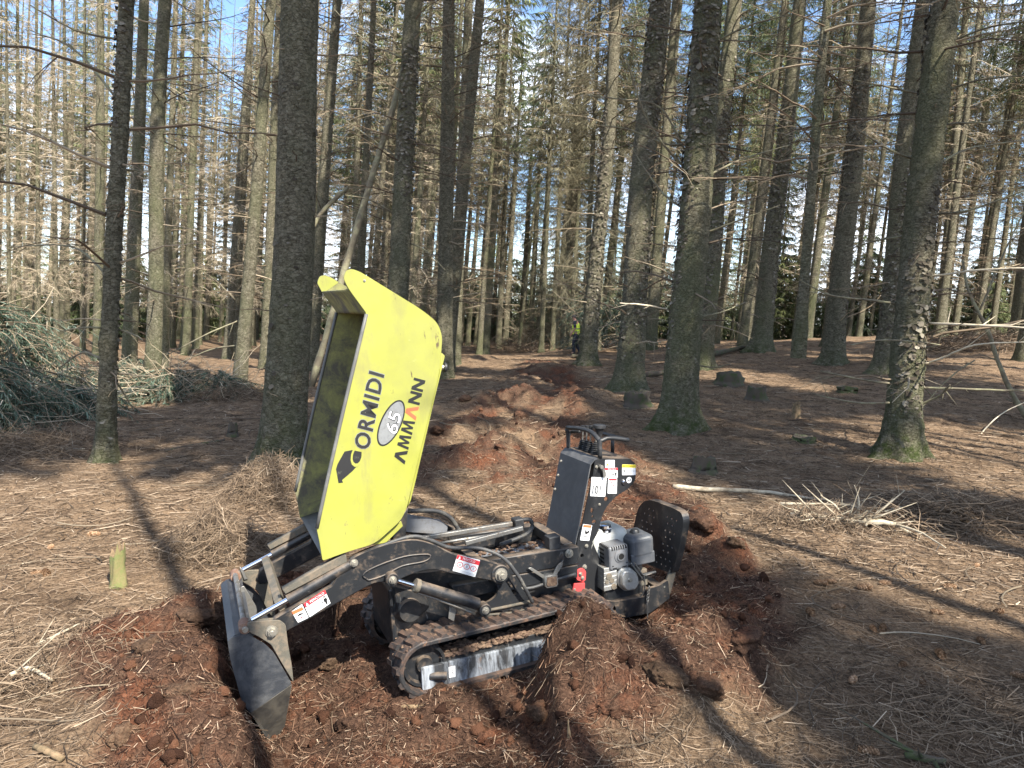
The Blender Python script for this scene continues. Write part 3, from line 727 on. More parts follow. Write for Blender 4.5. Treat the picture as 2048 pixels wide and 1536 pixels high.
# (base x, y | x at the top edge of the photo | trunk width | style | label)   style: N near rough, S near smooth, M middle, F far with fine dry twigs
TREES = [
 (210, 925, 247, 31, 'N', 'slim mossy spruce trunk standing alone in front of the brash on the left', .5, 1.0),
 (563, 928, 607, 84, 'S', 'thick smooth grey spruce trunk directly behind the raised yellow skip', .9, 1.0),
 (302, 792, 330, 31, 'M', 'grey green spruce trunk behind the slim mossy one, green brash at its foot', .4, 1.0),
 (328, 735, 352, 16, 'M', 'dark reddish spruce trunk half hidden by the grey green one at left', .2, .8),
 (197, 722, 202, 22, 'M', 'spruce trunk close behind the slim mossy one near the brash heap', .3, 1.0),
 (252, 692, 285, 14, 'M', 'thin spruce trunk between two thicker trunks on the left', .3, .9),
 (367, 700, 404, 15, 'F', 'pale sunlit spruce trunk left of the thin blue gap of sky', .2, .9),
 (478, 778, 545, 26, 'M', 'dark leaning spruce trunk with many dead side twigs, left of the thick grey trunk', .4, 1.0),
 (530, 738, 560, 22, 'M', 'spruce trunk half hidden by the left edge of the thick grey trunk', .3, 1.0),
 (622, 742, 674, 25, 'M', 'spruce trunk just right of the thick grey trunk behind the skip', .4, 1.0),
 (705, 715, 722, 15, 'F', 'reddish slender trunk above the tip of the skip', .2, .9),
 (712, 735, 748, 18, 'M', 'slender spruce trunk crossed by the leaning dead pole', .3, .9),
 (760, 705, 792, 15, 'M', 'green sunlit slender trunk left of the rough trunk behind the skip', .6, .9),
 (785, 775, 828, 43, 'N', 'rough barked spruce trunk rising straight behind the skip', .5, 1.0),
 (820, 715, 862, 14, 'F', 'pale thin trunk touching the right edge of the rough trunk behind the skip', .2, .9),
 (888, 756, 898, 33, 'M', 'dark spruce trunk right beside the rounded corner of the skip', .4, 1.0),
 (908, 730, 938, 25, 'M', 'dark spruce trunk just behind the one beside the skip corner', .3, 1.0),
 (968, 708, 1018, 20, 'M', 'spruce trunk with a torn earth clump at its foot left of the path', .4, .9),
 (996, 698, 1030, 13, 'F', 'bright sunlit thin trunk left of the path among darker ones', .5, .85),
 (1010, 692, 1052, 13, 'M', 'thin dark trunk right of the bright sunlit thin trunk', .2, .85),
 (1043, 688, 1078, 15, 'F', 'pale trunk at the far end of the churned path, left of the person', .2, .85),
 (1060, 692, 1096, 12, 'M', 'reddish slender trunk left of the person beyond the path', .2, .85),
 (1150, 655, 1164, 13, 'M', 'far reddish trunk directly above the head of the person', .2, .85),
 (1175, 731, 1238, 31, 'N', 'mossy footed spruce trunk that half hides the person', .8, 1.0),
 (1203, 690, 1275, 18, 'M', 'thin dark trunk between the person and the stout trunk to the right', .3, .9),
 (1256, 780, 1318, 52, 'N', 'stout flaring spruce trunk right of the path behind the control console', .5, 1.0),
 (1300, 700, 1352, 24, 'M', 'greenish trunk between the two stout trunks right of the path', .7, 1.0),
 (1355, 855, 1416, 66, 'N', 'thickest flaky spruce trunk with wide mossy roots right of the machine', .9, 1.0),
 (1402, 738, 1470, 38, 'N', 'spruce trunk peering out behind the thickest flaky trunk', .4, 1.0),
 (1443, 668, 1498, 20, 'M', 'reddish slender trunk right behind the thickest flaky trunk', .2, .95),
 (1478, 664, 1549, 21, 'M', 'spruce trunk with a bright green lit upper stem right of centre', .5, .95),
 (1520, 703, 1601, 38, 'N', 'smooth dark green trunk with flared foot right of the open blue sky gap', .6, 1.0),
 (1575, 655, 1635, 23, 'M', 'brown trunk right of the smooth dark green trunk', .2, .95),
 (1602, 650, 1655, 18, 'M', 'thin dark trunk in the trio right of the smooth green trunk', .2, .95),
 (1628, 655, 1700, 18, 'M', 'reddish thin trunk leaning in front of blue sky on the right', .2, .95),
 (1665, 727, 1737, 38, 'N', 'flaky spruce trunk left of the pair on the right', .5, 1.0),
 (1765, 747, 1842, 34, 'N', 'spruce trunk half hidden behind the nearest mossy trunk on the right', .5, 1.0),
 (1800, 912, 1884, 62, 'N', 'nearest mossy spruce trunk on the right with split green roots and long dead branches', 1.0, 1.0),
 (1880, 672, 1934, 20, 'M', 'thin trunk right of the nearest mossy trunk', .5, 1.0),
 (1935, 665, 1990, 20, 'F', 'twiggy brown trunk near the right edge against pale sky', .2, 1.0),
 (2040, 684, 2110, 40, 'M', 'dark spruce trunk cut by the right edge of the photo', .3, 1.0),
 (1082, 704, 1114, 11, 'F', 'thin twiggy stem just left of the person, fringed with hanging grey twigs', .2, .95),
 (1104, 703, 1140, 11, 'F', 'thin pale stem left of the bowed head of the person', .2, .95),
 (1124, 702, 1162, 10, 'F', 'far thin stem behind the brash left of the reddish trunk above the person', .2, .95),
 (1166, 702, 1200, 12, 'F', 'far twiggy stem right behind the trunk above the person', .2, .95),
 (1196, 703, 1222, 11, 'F', 'far thin stem left of the thin dark trunk beside the stout one', .2, .95),
 (1140, 700, 1180, 9, 'M', 'farthest thin stem in the gap above the person', .2, .95),
 (20, 704, 12, 9, 'F', 'thin pale stem at the very left edge behind the brash heap', .2, .9),
 (78, 702, 72, 9, 'F', 'thin pale stem between the two bright stems at far left', .2, .9),
 (165, 700, 170, 10, 'F', 'pale stem left of the trunk close behind the slim mossy one', .2, .9),
 (38, 700, 35, 11, 'F', 'bright sunlit spruce stem at the far left behind the brash heap', .2, .9),
 (113, 700, 105, 11, 'F', 'bright sunlit spruce stem second from the left edge', .2, .9),
 (135, 698, 128, 12, 'F', 'pinkish brown sunlit stem third from the left edge', .2, .9),
 (398, 690, 412, 11, 'F', 'pale stem touching the narrow blue sky gap on the left', .2, .9),
 (505, 690, 515, 12, 'F', 'pale brown stem left of the thick grey trunk deep in the wood', .2, .9),
]
PLACED = []
def tree_from_px(i, xb, yb, xt, w, style, label, moss, hs):
    B = hit(xb, yb); d = (B-CAM) @ FW
    r0 = .5*w*d/FPX
    dv = ray(xt, 0); T_ = CAM + dv*((B[1]-CAM[1])/dv[1])
    dirv = norm(T_-B); B = B.copy(); B[2] -= .03
    PLACED.append((B[0], B[1]))
    far = d > 17
    kw = dict(seed=i*7+3, moss=moss, hscale=hs)
    if style in 'NS':
        add_tree(B, dirv, r0, label, near=True, br=(BR_BARE if style == 'S' else BR_NEAR)[i % 3], rough=.017 if style == 'N' else .007, flare=.50 if style == 'S' else .72,
                 flakes=330 if style == 'N' else 18, crown=pick_crown(B, i), **kw)
    elif style == 'M':
        t_ = add_tree(B, dirv, r0, label, near=d < 15, br=BR_MID[i % 5], crown=pick_crown(B, i), **kw)
        if xb > 1270 or 560 < xb < 960:
            b2 = link('dead_branches', BR_MID[(i+2) % 5], t_); b2['kind'] = 'stuff'; b2.rotation_euler = (0, 0, i*1.7)
    else:
        add_tree(B, dirv, r0, label, br=BR_HANG[0] if 1070 < xb < 1200 else BR_FINE[i % 3], crown=CROWN_GREY[i % 2] if crown_ok(B[0], B[1], 8, 15, 1.4) else None, **kw)
def pick_crown(B, i):
    return CROWN_TOP[i % 3] if crown_ok(B[0], B[1]) else None
for i, t in enumerate(TREES):
    tree_from_px(i, *t)

# the wood behind: stems that stand between and beyond the ones above
def path_x(y): return np.interp(y, [0, 9, 15, 22, 34, 45, 80], [.3, .3, .9, .9, 2.6, 3.2, 5])
g = np.random.default_rng(11)
cnt = 0; tries = 0; BACK = []
while cnt < 236 and tries < 6000:
    tries += 1
    y = g.uniform(15, 50); x = g.uniform(-.78*y-2, .78*y+2)
    if x > 0 and g.random() < .12: continue
    if abs(x-path_x(y)) < (1.1+.03*y if y < 37 else .3): continue
    if min((x-a)**2+(y-b)**2 for a, b in PLACED) < 1.35**2: continue
    u, v, _ = project((x, y, base_h(x, y)))
    if y < 24 and g.random() < (.68 if x > 4 else .82): continue                       # the near wood is as open as the stems listed above
    if 1120 < u < 1168 and y < 35.5: continue                        # the person stands free
    PLACED.append((x, y)); cnt += 1
    B = (x, y, float(base_h(x, y))-.03)
    dv = norm(np.array([.055+g.normal(0, .014), g.normal(0, .01), 1.0]))
    fine = g.random() < (.75 if x < -3 else .4)
    lit = x < -.12*y
    BACK.append((u, add_tree(B, dv, g.uniform(.075, .16), 'slender background spruce stem',
             'background spruce stems left of the path' if x < 0 else 'background spruce stems right of the path', seed=1000+cnt, br=BR_FINE[cnt % 3] if fine else BR_MID[cnt % 5],
             crown=(CROWN_GREY[cnt % 2] if g.random() < .4 else CROWN[cnt % 3]) if crown_ok(x, y, 8.5, 19, 1.7) else None, hscale=g.uniform(.8, 1.0))))
MARKS = [(-400, 'bright stem at the left edge', 'left of'), (38, 'bright stem at the far left', ''), (210, 'slim mossy trunk', ''), (302, 'grey green trunk', ''), (478, 'dark leaning trunk', ''), (563, 'thick grey trunk', ''), (785, 'rough trunk behind the skip', ''), (888, 'dark trunk by the skip corner', ''),
         (1000, 'bright thin trunk left of the path', ''), (1150, 'person', ''), (1256, 'stout flaring trunk', ''), (1355, 'thickest flaky trunk', ''), (1520, 'smooth dark green trunk', ''), (1665, 'flaky trunk left of the pair', ''), (1800, 'nearest mossy trunk', ''), (2040, 'trunk at the right edge', '')]
ORD = 'first second third fourth fifth sixth seventh eighth ninth tenth eleventh twelfth thirteenth fourteenth fifteenth sixteenth seventeenth eighteenth nineteenth twentieth'.split()
ORD += ['twenty-'+w for w in ORD[:9]]+['thirtieth']+['thirty-'+w for w in ORD[:9]]+['fortieth']+['forty-'+w for w in ORD[:9]]
_cn = {}
for u_, t_ in sorted(BACK, key=lambda q: q[0]):
    k = max(i for i, mk_ in enumerate(MARKS) if mk_[0] <= max(u_, -399)); _cn[k] = _cn.get(k, 0)+1; n_ = min(_cn[k], len(ORD))-1
    t_['label'] = f"{ORD[n_]} slender background stem, counted rightwards from the {MARKS[k][1]}" if k else f"{ORD[n_]} slender background stem beyond the left edge"
CROWN_YOUNG = [crown_mesh('young_crown', 410+i, .1, 4.6, 1.5, M['needle'], 1.5, .26, .022) for i in range(3)]
for k in range(110):
    a = math.radians(-42+84*(k+.5)/110+g.uniform(-.4, .4)); d = g.uniform(44, 66)
    x, y = d*math.sin(a), d*math.cos(a)
    t_ = empty('young_spruce', (x, y, float(base_h(x, y))-.05)); tag(t_, 'young bushy spruce of the undergrowth filling the far edge of the wood', 'tree', 'young spruces along the far edge of the wood')
    s_ = g.uniform(.6, 1.3); t_.scale = (s_,)*3; t_.rotation_euler = (0, 0, g.uniform(0, 6.28))
    cr_ = CROWN_YOUNG[k % 3]; tk_ = link('trunk', FAR_TRUNKS[k % 4], t_); tk_.scale = (.06, .06, .25); c_ = link('crown', cr_[0], t_); l_ = link('limbs', cr_[1], c_); l_['kind'] = 'stuff'
# edge of the wood: spruces green to the ground
for k in range(30):
    a = math.radians(-42+84*(k+.5)/30+g.uniform(-.5, .5)); d = g.uniform(49, 74)
    x, y = d*math.sin(a), d*math.cos(a)
    add_tree((x, y, float(base_h(x, y))-.05), (g.normal(0, .01)+.02, 0, 1), g.uniform(.12, .17), 'leafy green spruce at the far edge of the wood', 'green spruces at the far edge of the wood',
             seed=2000+k, crown=CROWN_LOW[k % 3], hscale=g.uniform(.7, 1.15))
# ------------------------------------------------------------------ the tracked mini dumper
M['black'] = layered('black_machine_paint', (.015, .0165, .019), .36, [((.050, .046, .042), 9, .50, .72, None), ((.12, .092, .070), 18, .55, .70, None), ((.16, .16, .16), 30, .66, .72, (1, 1, .25))], 0, ((.17, .125, .088), .95))
M['blackclean'] = plain('black_panel_paint', (.016, .017, .019), .35, var=((.06, .058, .056), .55, .75), vscale=9)
M['greypanel'] = plain('grey_panel_paint', (.045, .048, .054), .55, var=((.12, .12, .122), .40, .70), vscale=8, bump=.15)  # dark bluish grey with paler noise patches
M['rubber'] = layered('track_rubber', (.019, .019, .020), .62, [((.075, .048, .036), 14, .46, .60, None), ((.15, .085, .055), 30, .56, .66, None)], 0, ((.13, .08, .055), .6), .5)
M['plastic'] = plain('black_plastic', (.018, .019, .021), .45, var=((.055, .055, .057), .5, .75), vscale=14)
M['cover'] = plain('grey_black_cover', (.050, .056, .066), .45, var=((.10, .10, .105), .45, .75), vscale=10)
M['muffler'] = plain('muffler_shield', (.16, .165, .175), .48, metal=.3, var=((.11, .07, .055), .56, .74), vscale=12)
M['yellow'] = layered('yellow_paint', (.285, .295, .052), .40, [((.235, .24, .060), 2.2, .40, .66, None), ((.19, .175, .075), 6, .52, .76, (1, 1, .35)), ((.09, .065, .035), 30, .64, .69, (1, 1, .3)), ((.40, .40, .18), 26, .64, .72, (.3, 1, 1)), ((.16, .12, .07), 13, .66, .74, None)], 0, None, .08)
M['yellowin'] = plain('soiled_yellow_paint', (.25, .245, .085), .8, var=((.10, .093, .070), .38, .60), vscale=9, bump=.4)
M['skiprim'] = plain('worn_skip_floor', (.11, .11, .105), .6, metal=.2, var=((.20, .20, .19), .5, .8), vscale=9)
M['steel'] = plain('bare_steel', (.27, .265, .25), .45, metal=.75, var=((.13, .095, .065), .48, .68), vscale=18, bump=.2)
M['worn'] = plain('worn_shovel_steel', (.042, .046, .054), .42, metal=.3, var=((.125, .125, .125), .46, .72), vscale=6, bump=.25)
M['wornlow'] = plain('shovel_lip_steel', (.05, .048, .045), .55, metal=.3, var=((.13, .115, .09), .4, .7), vscale=9)
M['dirtysteel'] = plain('dirty_bracket_steel', (.085, .078, .062), .7, var=((.16, .125, .09), .45, .62), vscale=20, bump=.5)
M['scuffed'] = layered('scuffed_guard_plate', (.028, .030, .034), .45, [((.32, .35, .39), 6, .40, .60, (2.6, 1, .6)), ((.05, .05, .052), 14, .54, .66, (3.5, 1, .5)), ((.13, .085, .06), 17, .58, .70, None)], .1, None, .3)
M['chrome'] = plain('chrome_rod', (.75, .77, .82), .12, metal=1.0)
M['alu'] = plain('cast_aluminium', (.55, .55, .53), .38, metal=.8, var=((.36, .34, .31), .5, .75), vscale=15)
M['zinc'] = plain('zinc_bolt', (.42, .40, .35), .4, metal=.8, var=((.22, .17, .12), .5, .7), vscale=60)
M['rust'] = plain('rusty_boss', (.16, .085, .055), .8, var=((.25, .20, .16), .5, .65), vscale=40, bump=.4)
M['tank'] = plain('fuel_tank_paint', (.46, .47, .44), .5, var=((.30, .28, .24), .52, .72), vscale=10)
M['red'] = plain('red_bracket_paint', (.42, .050, .050), .45, var=((.20, .05, .045), .55, .7), vscale=25)
M['hose'] = plain('rubber_hose', (.035, .036, .038), .55, var=((.13, .12, .10), .5, .7), vscale=30)
M['greyplate'] = plain('grey_floor_plate', (.20, .21, .23), .5, metal=.3, var=((.10, .09, .08), .5, .7), vscale=10)
M['white'] = plain('sticker_white', (.72, .73, .74), .45, var=((.55, .53, .50), .6, .85), vscale=30)
M['ink'] = plain('print_black', (.012, .012, .013), .5)
M['inkworn'] = plain('print_black_worn', (.014, .014, .015), .5, var=((.15, .16, .10), .60, .74), vscale=40)
M['inkgrey'] = plain('print_grey', (.38, .39, .40), .5)
M['inkred'] = plain('print_red', (.52, .03, .04), .5)
M['inklogo'] = plain('print_orange_red', (.80, .10, .045), .5)
M['inkorange'] = plain('print_orange', (.55, .13, .05), .5)
M['inkyellow'] = plain('print_yellow', (.70, .56, .04), .5)
M['silver'] = plain('print_silver', (.22, .23, .235), .45, metal=.2, var=((.15, .155, .16), .45, .7), vscale=30)
M['hole'] = plain('dark_opening', (.004, .004, .004), .9)
M['soil'] = plain('clinging_soil', (.085, .050, .034), .95, var=((.17, .115, .075), .45, .62), vscale=45, bump=1.0, bscale=70)

DUMP = empty('mini_dumper')
mm4 = Matrix.Identity(4)
for i in range(3):
    mm4[i][0] = MX[i]; mm4[i][1] = MN[i]; mm4[i][2] = MZ[i]; mm4[i][3] = MO[i]
DUMP.matrix_world = mm4
tag(DUMP, 'black and yellow tracked mini dumper, skip tipped up, stuck nose down in torn peat', 'dumper')

def bm_obj(name, bm, material, parent, smooth=False):
    me = bpy.data.meshes.new(name); bm.to_mesh(me); bm.free()
    if smooth:
        for p in me.polygons: p.use_smooth = True
    me.materials.append(material)
    o = bpy.data.objects.new(name, me); COL.objects.link(o)
    if parent is not None: o.parent = parent
    return o

def rounded(pts, r, n=4):
    """round the corners of a closed 2-D outline; r one radius or one per corner"""
    out = []; N_ = len(pts)
    for i in range(N_):
        a, b, c = np.array(pts[i-1]), np.array(pts[i]), np.array(pts[(i+1) % N_])
        ri = r[i] if isinstance(r, (list, tuple)) else r
        la, lc = np.linalg.norm(a-b), np.linalg.norm(c-b)
        ri = min(ri, .45*la, .45*lc)
        if ri < 1e-4: out.append(tuple(b)); continue
        p, q = b+(a-b)/la*ri, b+(c-b)/lc*ri
        for k in range(n+1):
            t = k/n; out.append(tuple((1-t)**2*p+2*t*(1-t)*b+t*t*q))
    return out

def plate(name, pts, y0, y1, material, parent, holes=(), bev=.0015, swap=None):
    """flat plate cut to an outline in the x-z plane (holes allowed), from lateral y0 to y1"""
    if holes:
        loops = [pts]+list(holes); V2 = []; E2 = []
        for lp in loops:
            b_ = len(V2); V2 += [Vector(q) for q in lp]; E2 += [(b_+i, b_+(i+1) % len(lp)) for i in range(len(lp))]
        vo, eo, fo, _, _, _ = geometry.delaunay_2d_cdt(V2, E2, [], 1, 1e-6)
        A = np.array([tuple(q) for q in vo]); F_ = []
        for f in fo:
            c_ = A[list(f)].mean(0)
            if in_poly(np.array([c_[0]]), np.array([c_[1]]), pts)[0] and not any(in_poly(np.array([c_[0]]), np.array([c_[1]]), h)[0] for h in holes): F_.append(tuple(f))
        th = abs(y1-y0); n0 = len(A); cnt_ = {}
        for f in F_:
            for a_, b_ in zip(f, f[1:]+f[:1]): cnt_[(a_, b_)] = 1
        side = [(a_, b_) for (a_, b_) in cnt_ if (b_, a_) not in cnt_]
        V3 = np.vstack([np.c_[A, np.full(n0, -th/2)], np.c_[A, np.full(n0, th/2)]])
        T3 = [tuple(i+n0 for i in f) for f in F_]+[f[::-1] for f in F_]; Q3 = [(a_, b_, b_+n0, a_+n0) for a_, b_ in side]
        me = mesh_np(name, V3, np.array(Q3), False, np.array(T3))
    else:
        cu = bpy.data.curves.new(name, 'CURVE'); cu.dimensions = '2D'; cu.fill_mode = 'BOTH'
        for loop in [pts]+list(holes):
            s = cu.splines.new('POLY'); s.points.add(len(loop)-1); s.use_cyclic_u = True
            for p, q in zip(s.points, loop): p.co = (q[0], q[1], 0, 1)
        th = abs(y1-y0); cu.extrude = max(th/2-bev, 1e-4); cu.bevel_depth = bev if th > 2.2*bev else 0; cu.bevel_resolution = 0
        if cu.bevel_depth == 0: cu.extrude = th/2
        else: cu.offset = -bev
        tmp = bpy.data.objects.new('tmp', cu)
        me = bpy.data.meshes.new_from_object(tmp)
        bpy.data.objects.remove(tmp); bpy.data.curves.remove(cu)
    n = len(me.vertices); v = np.zeros(n*3, np.float32); me.vertices.foreach_get('co', v); v = v.reshape(-1, 3)
    yc = (y0+y1)/2
    if swap is None: v2 = np.stack([v[:, 0], yc-v[:, 2], v[:, 1]], -1)      # (x,z)->(x,y,z)
    else: v2 = swap(v)
    me.vertices.foreach_set('co', v2.astype(np.float32).ravel()); me.update()
    me.name = name; me.materials.clear(); me.materials.append(material)
    o = bpy.data.objects.new(name, me); COL.objects.link(o)
    if parent is not None: o.parent = parent
    return o

def pp(pts, y): return [px(u, v, y) for u, v in pts]

def box(name, c, size, material, parent, rot=None, bev=.003, seg=2):
    bm = bmesh.new(); bmesh.ops.create_cube(bm, size=1)
    bmesh.ops.scale(bm, vec=size, verts=bm.verts)
    if bev: bmesh.ops.bevel(bm, geom=bm.edges[:], offset=min(bev, min(size)*.45), segments=seg, affect='EDGES', profile=.5)
    if rot is not None: bmesh.ops.transform(bm, matrix=rot, verts=bm.verts)
    bmesh.ops.translate(bm, vec=c, verts=bm.verts)
    return bm_obj(name, bm, material, parent)

def lathe(name, p0, p1, prof, material, parent, n=20, smooth=True):
    """turned body from p0 to p1; prof = [(t along 0..1, radius)]"""
    p0 = np.array(p0, float); p1 = np.array(p1, float); ax = p1-p0; L = np.linalg.norm(ax); ax /= L
    ref = np.array([0, 0, 1.0]) if abs(ax[2]) < .8 else np.array([1.0, 0, 0])
    a = np.cross(ax, ref); a /= np.linalg.norm(a); b = np.cross(ax, a)
    V = []; Q = []
    for t, r in prof:
        for k in range(n):
            w = 2*math.pi*k/n; V.append(p0+ax*L*t+(a*math.cos(w)+b*math.sin(w))*max(r, 1e-5))
    for i in range(len(prof)-1):
        for k in range(n):
            Q.append((i*n+k, i*n+(k+1) % n, (i+1)*n+(k+1) % n, (i+1)*n+k))
    me = mesh_np(name, np.array(V), np.array(Q), smooth)
    bm = bmesh.new(); bm.from_mesh(me); bm.normal_update()
    bmesh.ops.recalc_face_normals(bm, faces=bm.faces[:])
    bm.to_mesh(me); bm.free()
    try:
        me.set_sharp_from_angle(angle=math.radians(40))
    except Exception: pass
    return link(name, me, parent, material)

def cyl(name, p0, p1, r, material, parent, n=20, ch=.08):
    L = np.linalg.norm(np.array(p1, float)-np.array(p0, float)); c = min(ch*r/L, .2)
    return lathe(name, p0, p1, [(0, 0), (0, r*(1-ch)), (c, r), (1-c, r), (1, r*(1-ch)), (1, 0)], material, parent, n)

def catmull(pts, n=6):
    P = np.array(pts, float); out = []
    E_ = np.vstack([2*P[0]-P[1], P, 2*P[-1]-P[-2]])
    for i in range(1, len(E_)-2):
        for k in range(n):
            t = k/n; a, b, c, d = E_[i-1:i+3]
            out.append(.5*(2*b+(c-a)*t+(2*a-5*b+4*c-d)*t*t+(3*b-a-3*c+d)*t**3))
    out.append(P[-1]); return np.array(out)

def tube(name, pts, r, material, parent, m=10, smooth=6):
    P = catmull(pts, smooth) if smooth else np.array(pts, float)
    R = np.full(len(P), r) if np.isscalar(r) else np.interp(np.linspace(0, 1, len(P)), np.linspace(0, 1, len(r)), r)
    V, Q, T = tubes(P[None], R[None], m)
    return link(name, mesh_np(name, V, Q, True, T), parent, material)

_bolt = {}
def bolt(x, y, z, r, parent, material='zinc', L=None):
    """hex head on a washer, facing the near side"""
    if 'me' not in _bolt:
        V = []; Q = []; prof = [(0, 1.45, 20), (.25, 1.45, 20), (.25, 1.0, 6), (1.0, 1.0, 6), (1.12, .8, 6)]
        bm = bmesh.new()
        bmesh.ops.create_cone(bm, cap_ends=True, segments=18, radius1=1.5, radius2=1.4, depth=.3, matrix=Matrix.Translation((0, 0, .15)))
        bmesh.ops.create_cone(bm, cap_ends=True, segments=6, radius1=1.05, radius2=1.0, depth=.8, matrix=Matrix.Translation((0, 0, .7)))
        bmesh.ops.create_cone(bm, cap_ends=True, segments=12, radius1=.6, radius2=.5, depth=.35, matrix=Matrix.Translation((0, 0, 1.25)))
        bmesh.ops.transform(bm, matrix=Matrix.Rotation(-math.pi/2, 4, 'X'), verts=bm.verts)
        me = bpy.data.meshes.new('bolt'); bm.to_mesh(me); bm.free(); _bolt['me'] = me; me.materials.append(M['zinc'])
    o = bpy.data.objects.new('bolt', _bolt['me']); COL.objects.link(o); o.parent = parent
    o.location = (x, y, z); o.scale = (r, r, r); o.rotation_euler = (0, random.uniform(0, 1), 0)
    return o
def bolt_px(u, v, y, r, parent): x, z = px(u, v, y); return bolt(x, y, z, r, parent)

def circ(c, r, n=16): return [(c[0]+r*math.cos(2*math.pi*k/n), c[1]+r*math.sin(2*math.pi*k/n)) for k in range(n)]
def P3(u, v, y): x, z = px(u, v, y); return (x, y, z)

# --- tracks
TR, XF, XR, ZC = .120, .385, -.445, .128
def loop_pt(s):
    """point, outward normal on the track loop, s in 0..1"""
    Ls = XF-XR; arc = math.pi*TR; tot = 2*Ls+2*arc; d = (s % 1)*tot
    if d < Ls: return (XR+d, ZC+TR), (0, 1)
    d -= Ls
    if d < arc: a = math.pi/2-d/TR; return (XF+TR*math.cos(a), ZC+TR*math.sin(a)), (math.cos(a), math.sin(a))
    d -= arc
    if d < Ls: return (XF-d, ZC-TR), (0, -1)
    d -= Ls; a = -math.pi/2-d/TR
    return (XR+TR*math.cos(a), ZC+TR*math.sin(a)), (math.cos(a), math.sin(a))
def lug_mesh():
    bm = bmesh.new()
    for (w0, w1, sk) in ((-.088, -.004, .014), (.004, .088, -.014)):
        vs = []
        for (h, sh) in ((-.002, 1.0), (.013, .60)):
            for (l, w) in ((-.019, w0), (.019, w0), (.019, w1), (-.019, w1)):
                off = sk*(1 if abs(w) > .05 else -1)*.8
                vs.append(bm.verts.new((l*sh+off, w*(.985 if h > 0 else 1), h)))
        for f in ((0, 1, 5, 4), (1, 2, 6, 5), (2, 3, 7, 6), (3, 0, 4, 7), (4, 5, 6, 7)): bm.faces.new([vs[i] for i in f])
    bmesh.ops.recalc_face_normals(bm, faces=bm.faces[:])
    me = bpy.data.meshes.new('lug'); bm.to_mesh(me); bm.free(); me.materials.append(M['rubber']); return me
LUG = lug_mesh()
def make_track(yc, near):
    t = empty('track', (0, 0, 0), DUMP)
    n = 96; sec = [(-.09, .002), (-.086, .008), (.086, .008), (.09, .002), (.09, -.012), (.03, -.014), (.018, -.034), (-.018, -.034), (-.03, -.014), (-.09, -.012)]
    V = []; Q = []; k = len(sec)
    for i in range(n):
        (x, z), (nx, nz_) = loop_pt(i/n)
        sag = 0
        for (w, h) in sec: V.append((x+nx*h, yc+w, z+nz_*h))
    for i in range(n):
        for j in range(k): Q.append((i*k+j, i*k+(j+1) % k, ((i+1) % n)*k+(j+1) % k, ((i+1) % n)*k+j))
    link('belt', mesh_np('belt', V, np.array(Q), False), t, M['rubber'])
    nl = 37
    for i in range(nl):
        (x, z), (nx, nz_) = loop_pt((i+.5)/nl)
        o = bpy.data.objects.new('lug', LUG); COL.objects.link(o); o.parent = t
        o.location = (x+nx*.007, yc, z+nz_*.007); o.rotation_euler = (0, math.atan2(nx, nz_), 0)
    for (xw, r) in ((XF, TR-.022), (XR, TR-.022)):
        lathe('wheel', (xw, yc-.05, ZC), (xw, yc+.05, ZC), [(0, 0), (0, .03), (.1, .035), (.1, r*.8), (0, r*.86), (0, r), (.3, r), (.36, r*.75), (.64, r*.75), (.7, r), (1, r), (1, r*.86), (.8, r*.8), (.8, .04), (1, .035), (1, 0)], M['black'], t, 28)
    for xr in (.20, .02, -.16, -.30):
        cyl('roller', (xr, yc-.06, ZC-TR+.05), (xr, yc+.06, ZC-TR+.05), .038, M['black'], t, 16)
    y1 = yc+.062
    if near:
        gp = rounded(pp([(843, 1337), (1083, 1282), (1150, 1272), (1160, 1300), (1034, 1340), (1012, 1338), (1005, 1352), (987, 1372), (940, 1380), (905, 1402), (880, 1404), (845, 1380)], y1), .006, 2)
        plate('guard_plate', gp, y1-.02, y1, M['scuffed'], t)
        a = P3(860, 1352, y1-.01); b = P3(890, 1346, y1-.01)
        cyl('guard_peg', (a[0], a[1], a[2]), (b[0], b[1]+.03, b[2]), .018, M['black'], t, 14)
        bolt_px(905, 1385, y1+.001, .013, t)
        tg = plate('tag', pp([(897, 1334), (910, 1331), (911, 1353), (898, 1355)], y1), y1+.001, y1+.003, M['white'], t)
        plate('mark', [(px(903.5, 1340, y1)[0]+dx, px(903.5, 1343, y1)[1]+dz) for dx, dz in ((.004, .012), (-.004, .008), (.003, 0), (-.004, -.012), (-.006, -.010), (0, 0), (-.006, .008))], y1+.003, y1+.0036, M['ink'], tg)
        gf = np.array(gp)
        # needle and soil packed on the frame between guard and belt
        box('frame_beam', ((XF+XR)/2+.03, yc, ZC-.02), (.62, .09, .07), M['black'], t)
        bm = bmesh.new()
        rg = np.random.default_rng(5)
        for q in range(420):
            x = rg.uniform(-.34, .30); s = rg.uniform(.004, .011)
            bmesh.ops.create_icosphere(bm, subdivisions=1, radius=s, matrix=Matrix.Translation((x, yc+rg.uniform(-.05, .058), ZC+.018+rg.uniform(-.004, .010)-.006*x)) @ Matrix.Diagonal((1.6, 1.2, .7, 1)))
        for v in bm.verts: v.co += Vector(rg.normal(0, .002, 3))
        s = bm_obj('packed_soil', bm, M['soil'], t); s['kind'] = 'stuff'
    else:
        box('frame_beam', ((XF+XR)/2, yc, ZC-.02), (.66, .11, .09), M['black'], t)
    return t
tN = make_track(.29, True); make_track(-.29, False)
bm = bmesh.new(); rg = np.random.default_rng(25)      # mud trodden into the tread
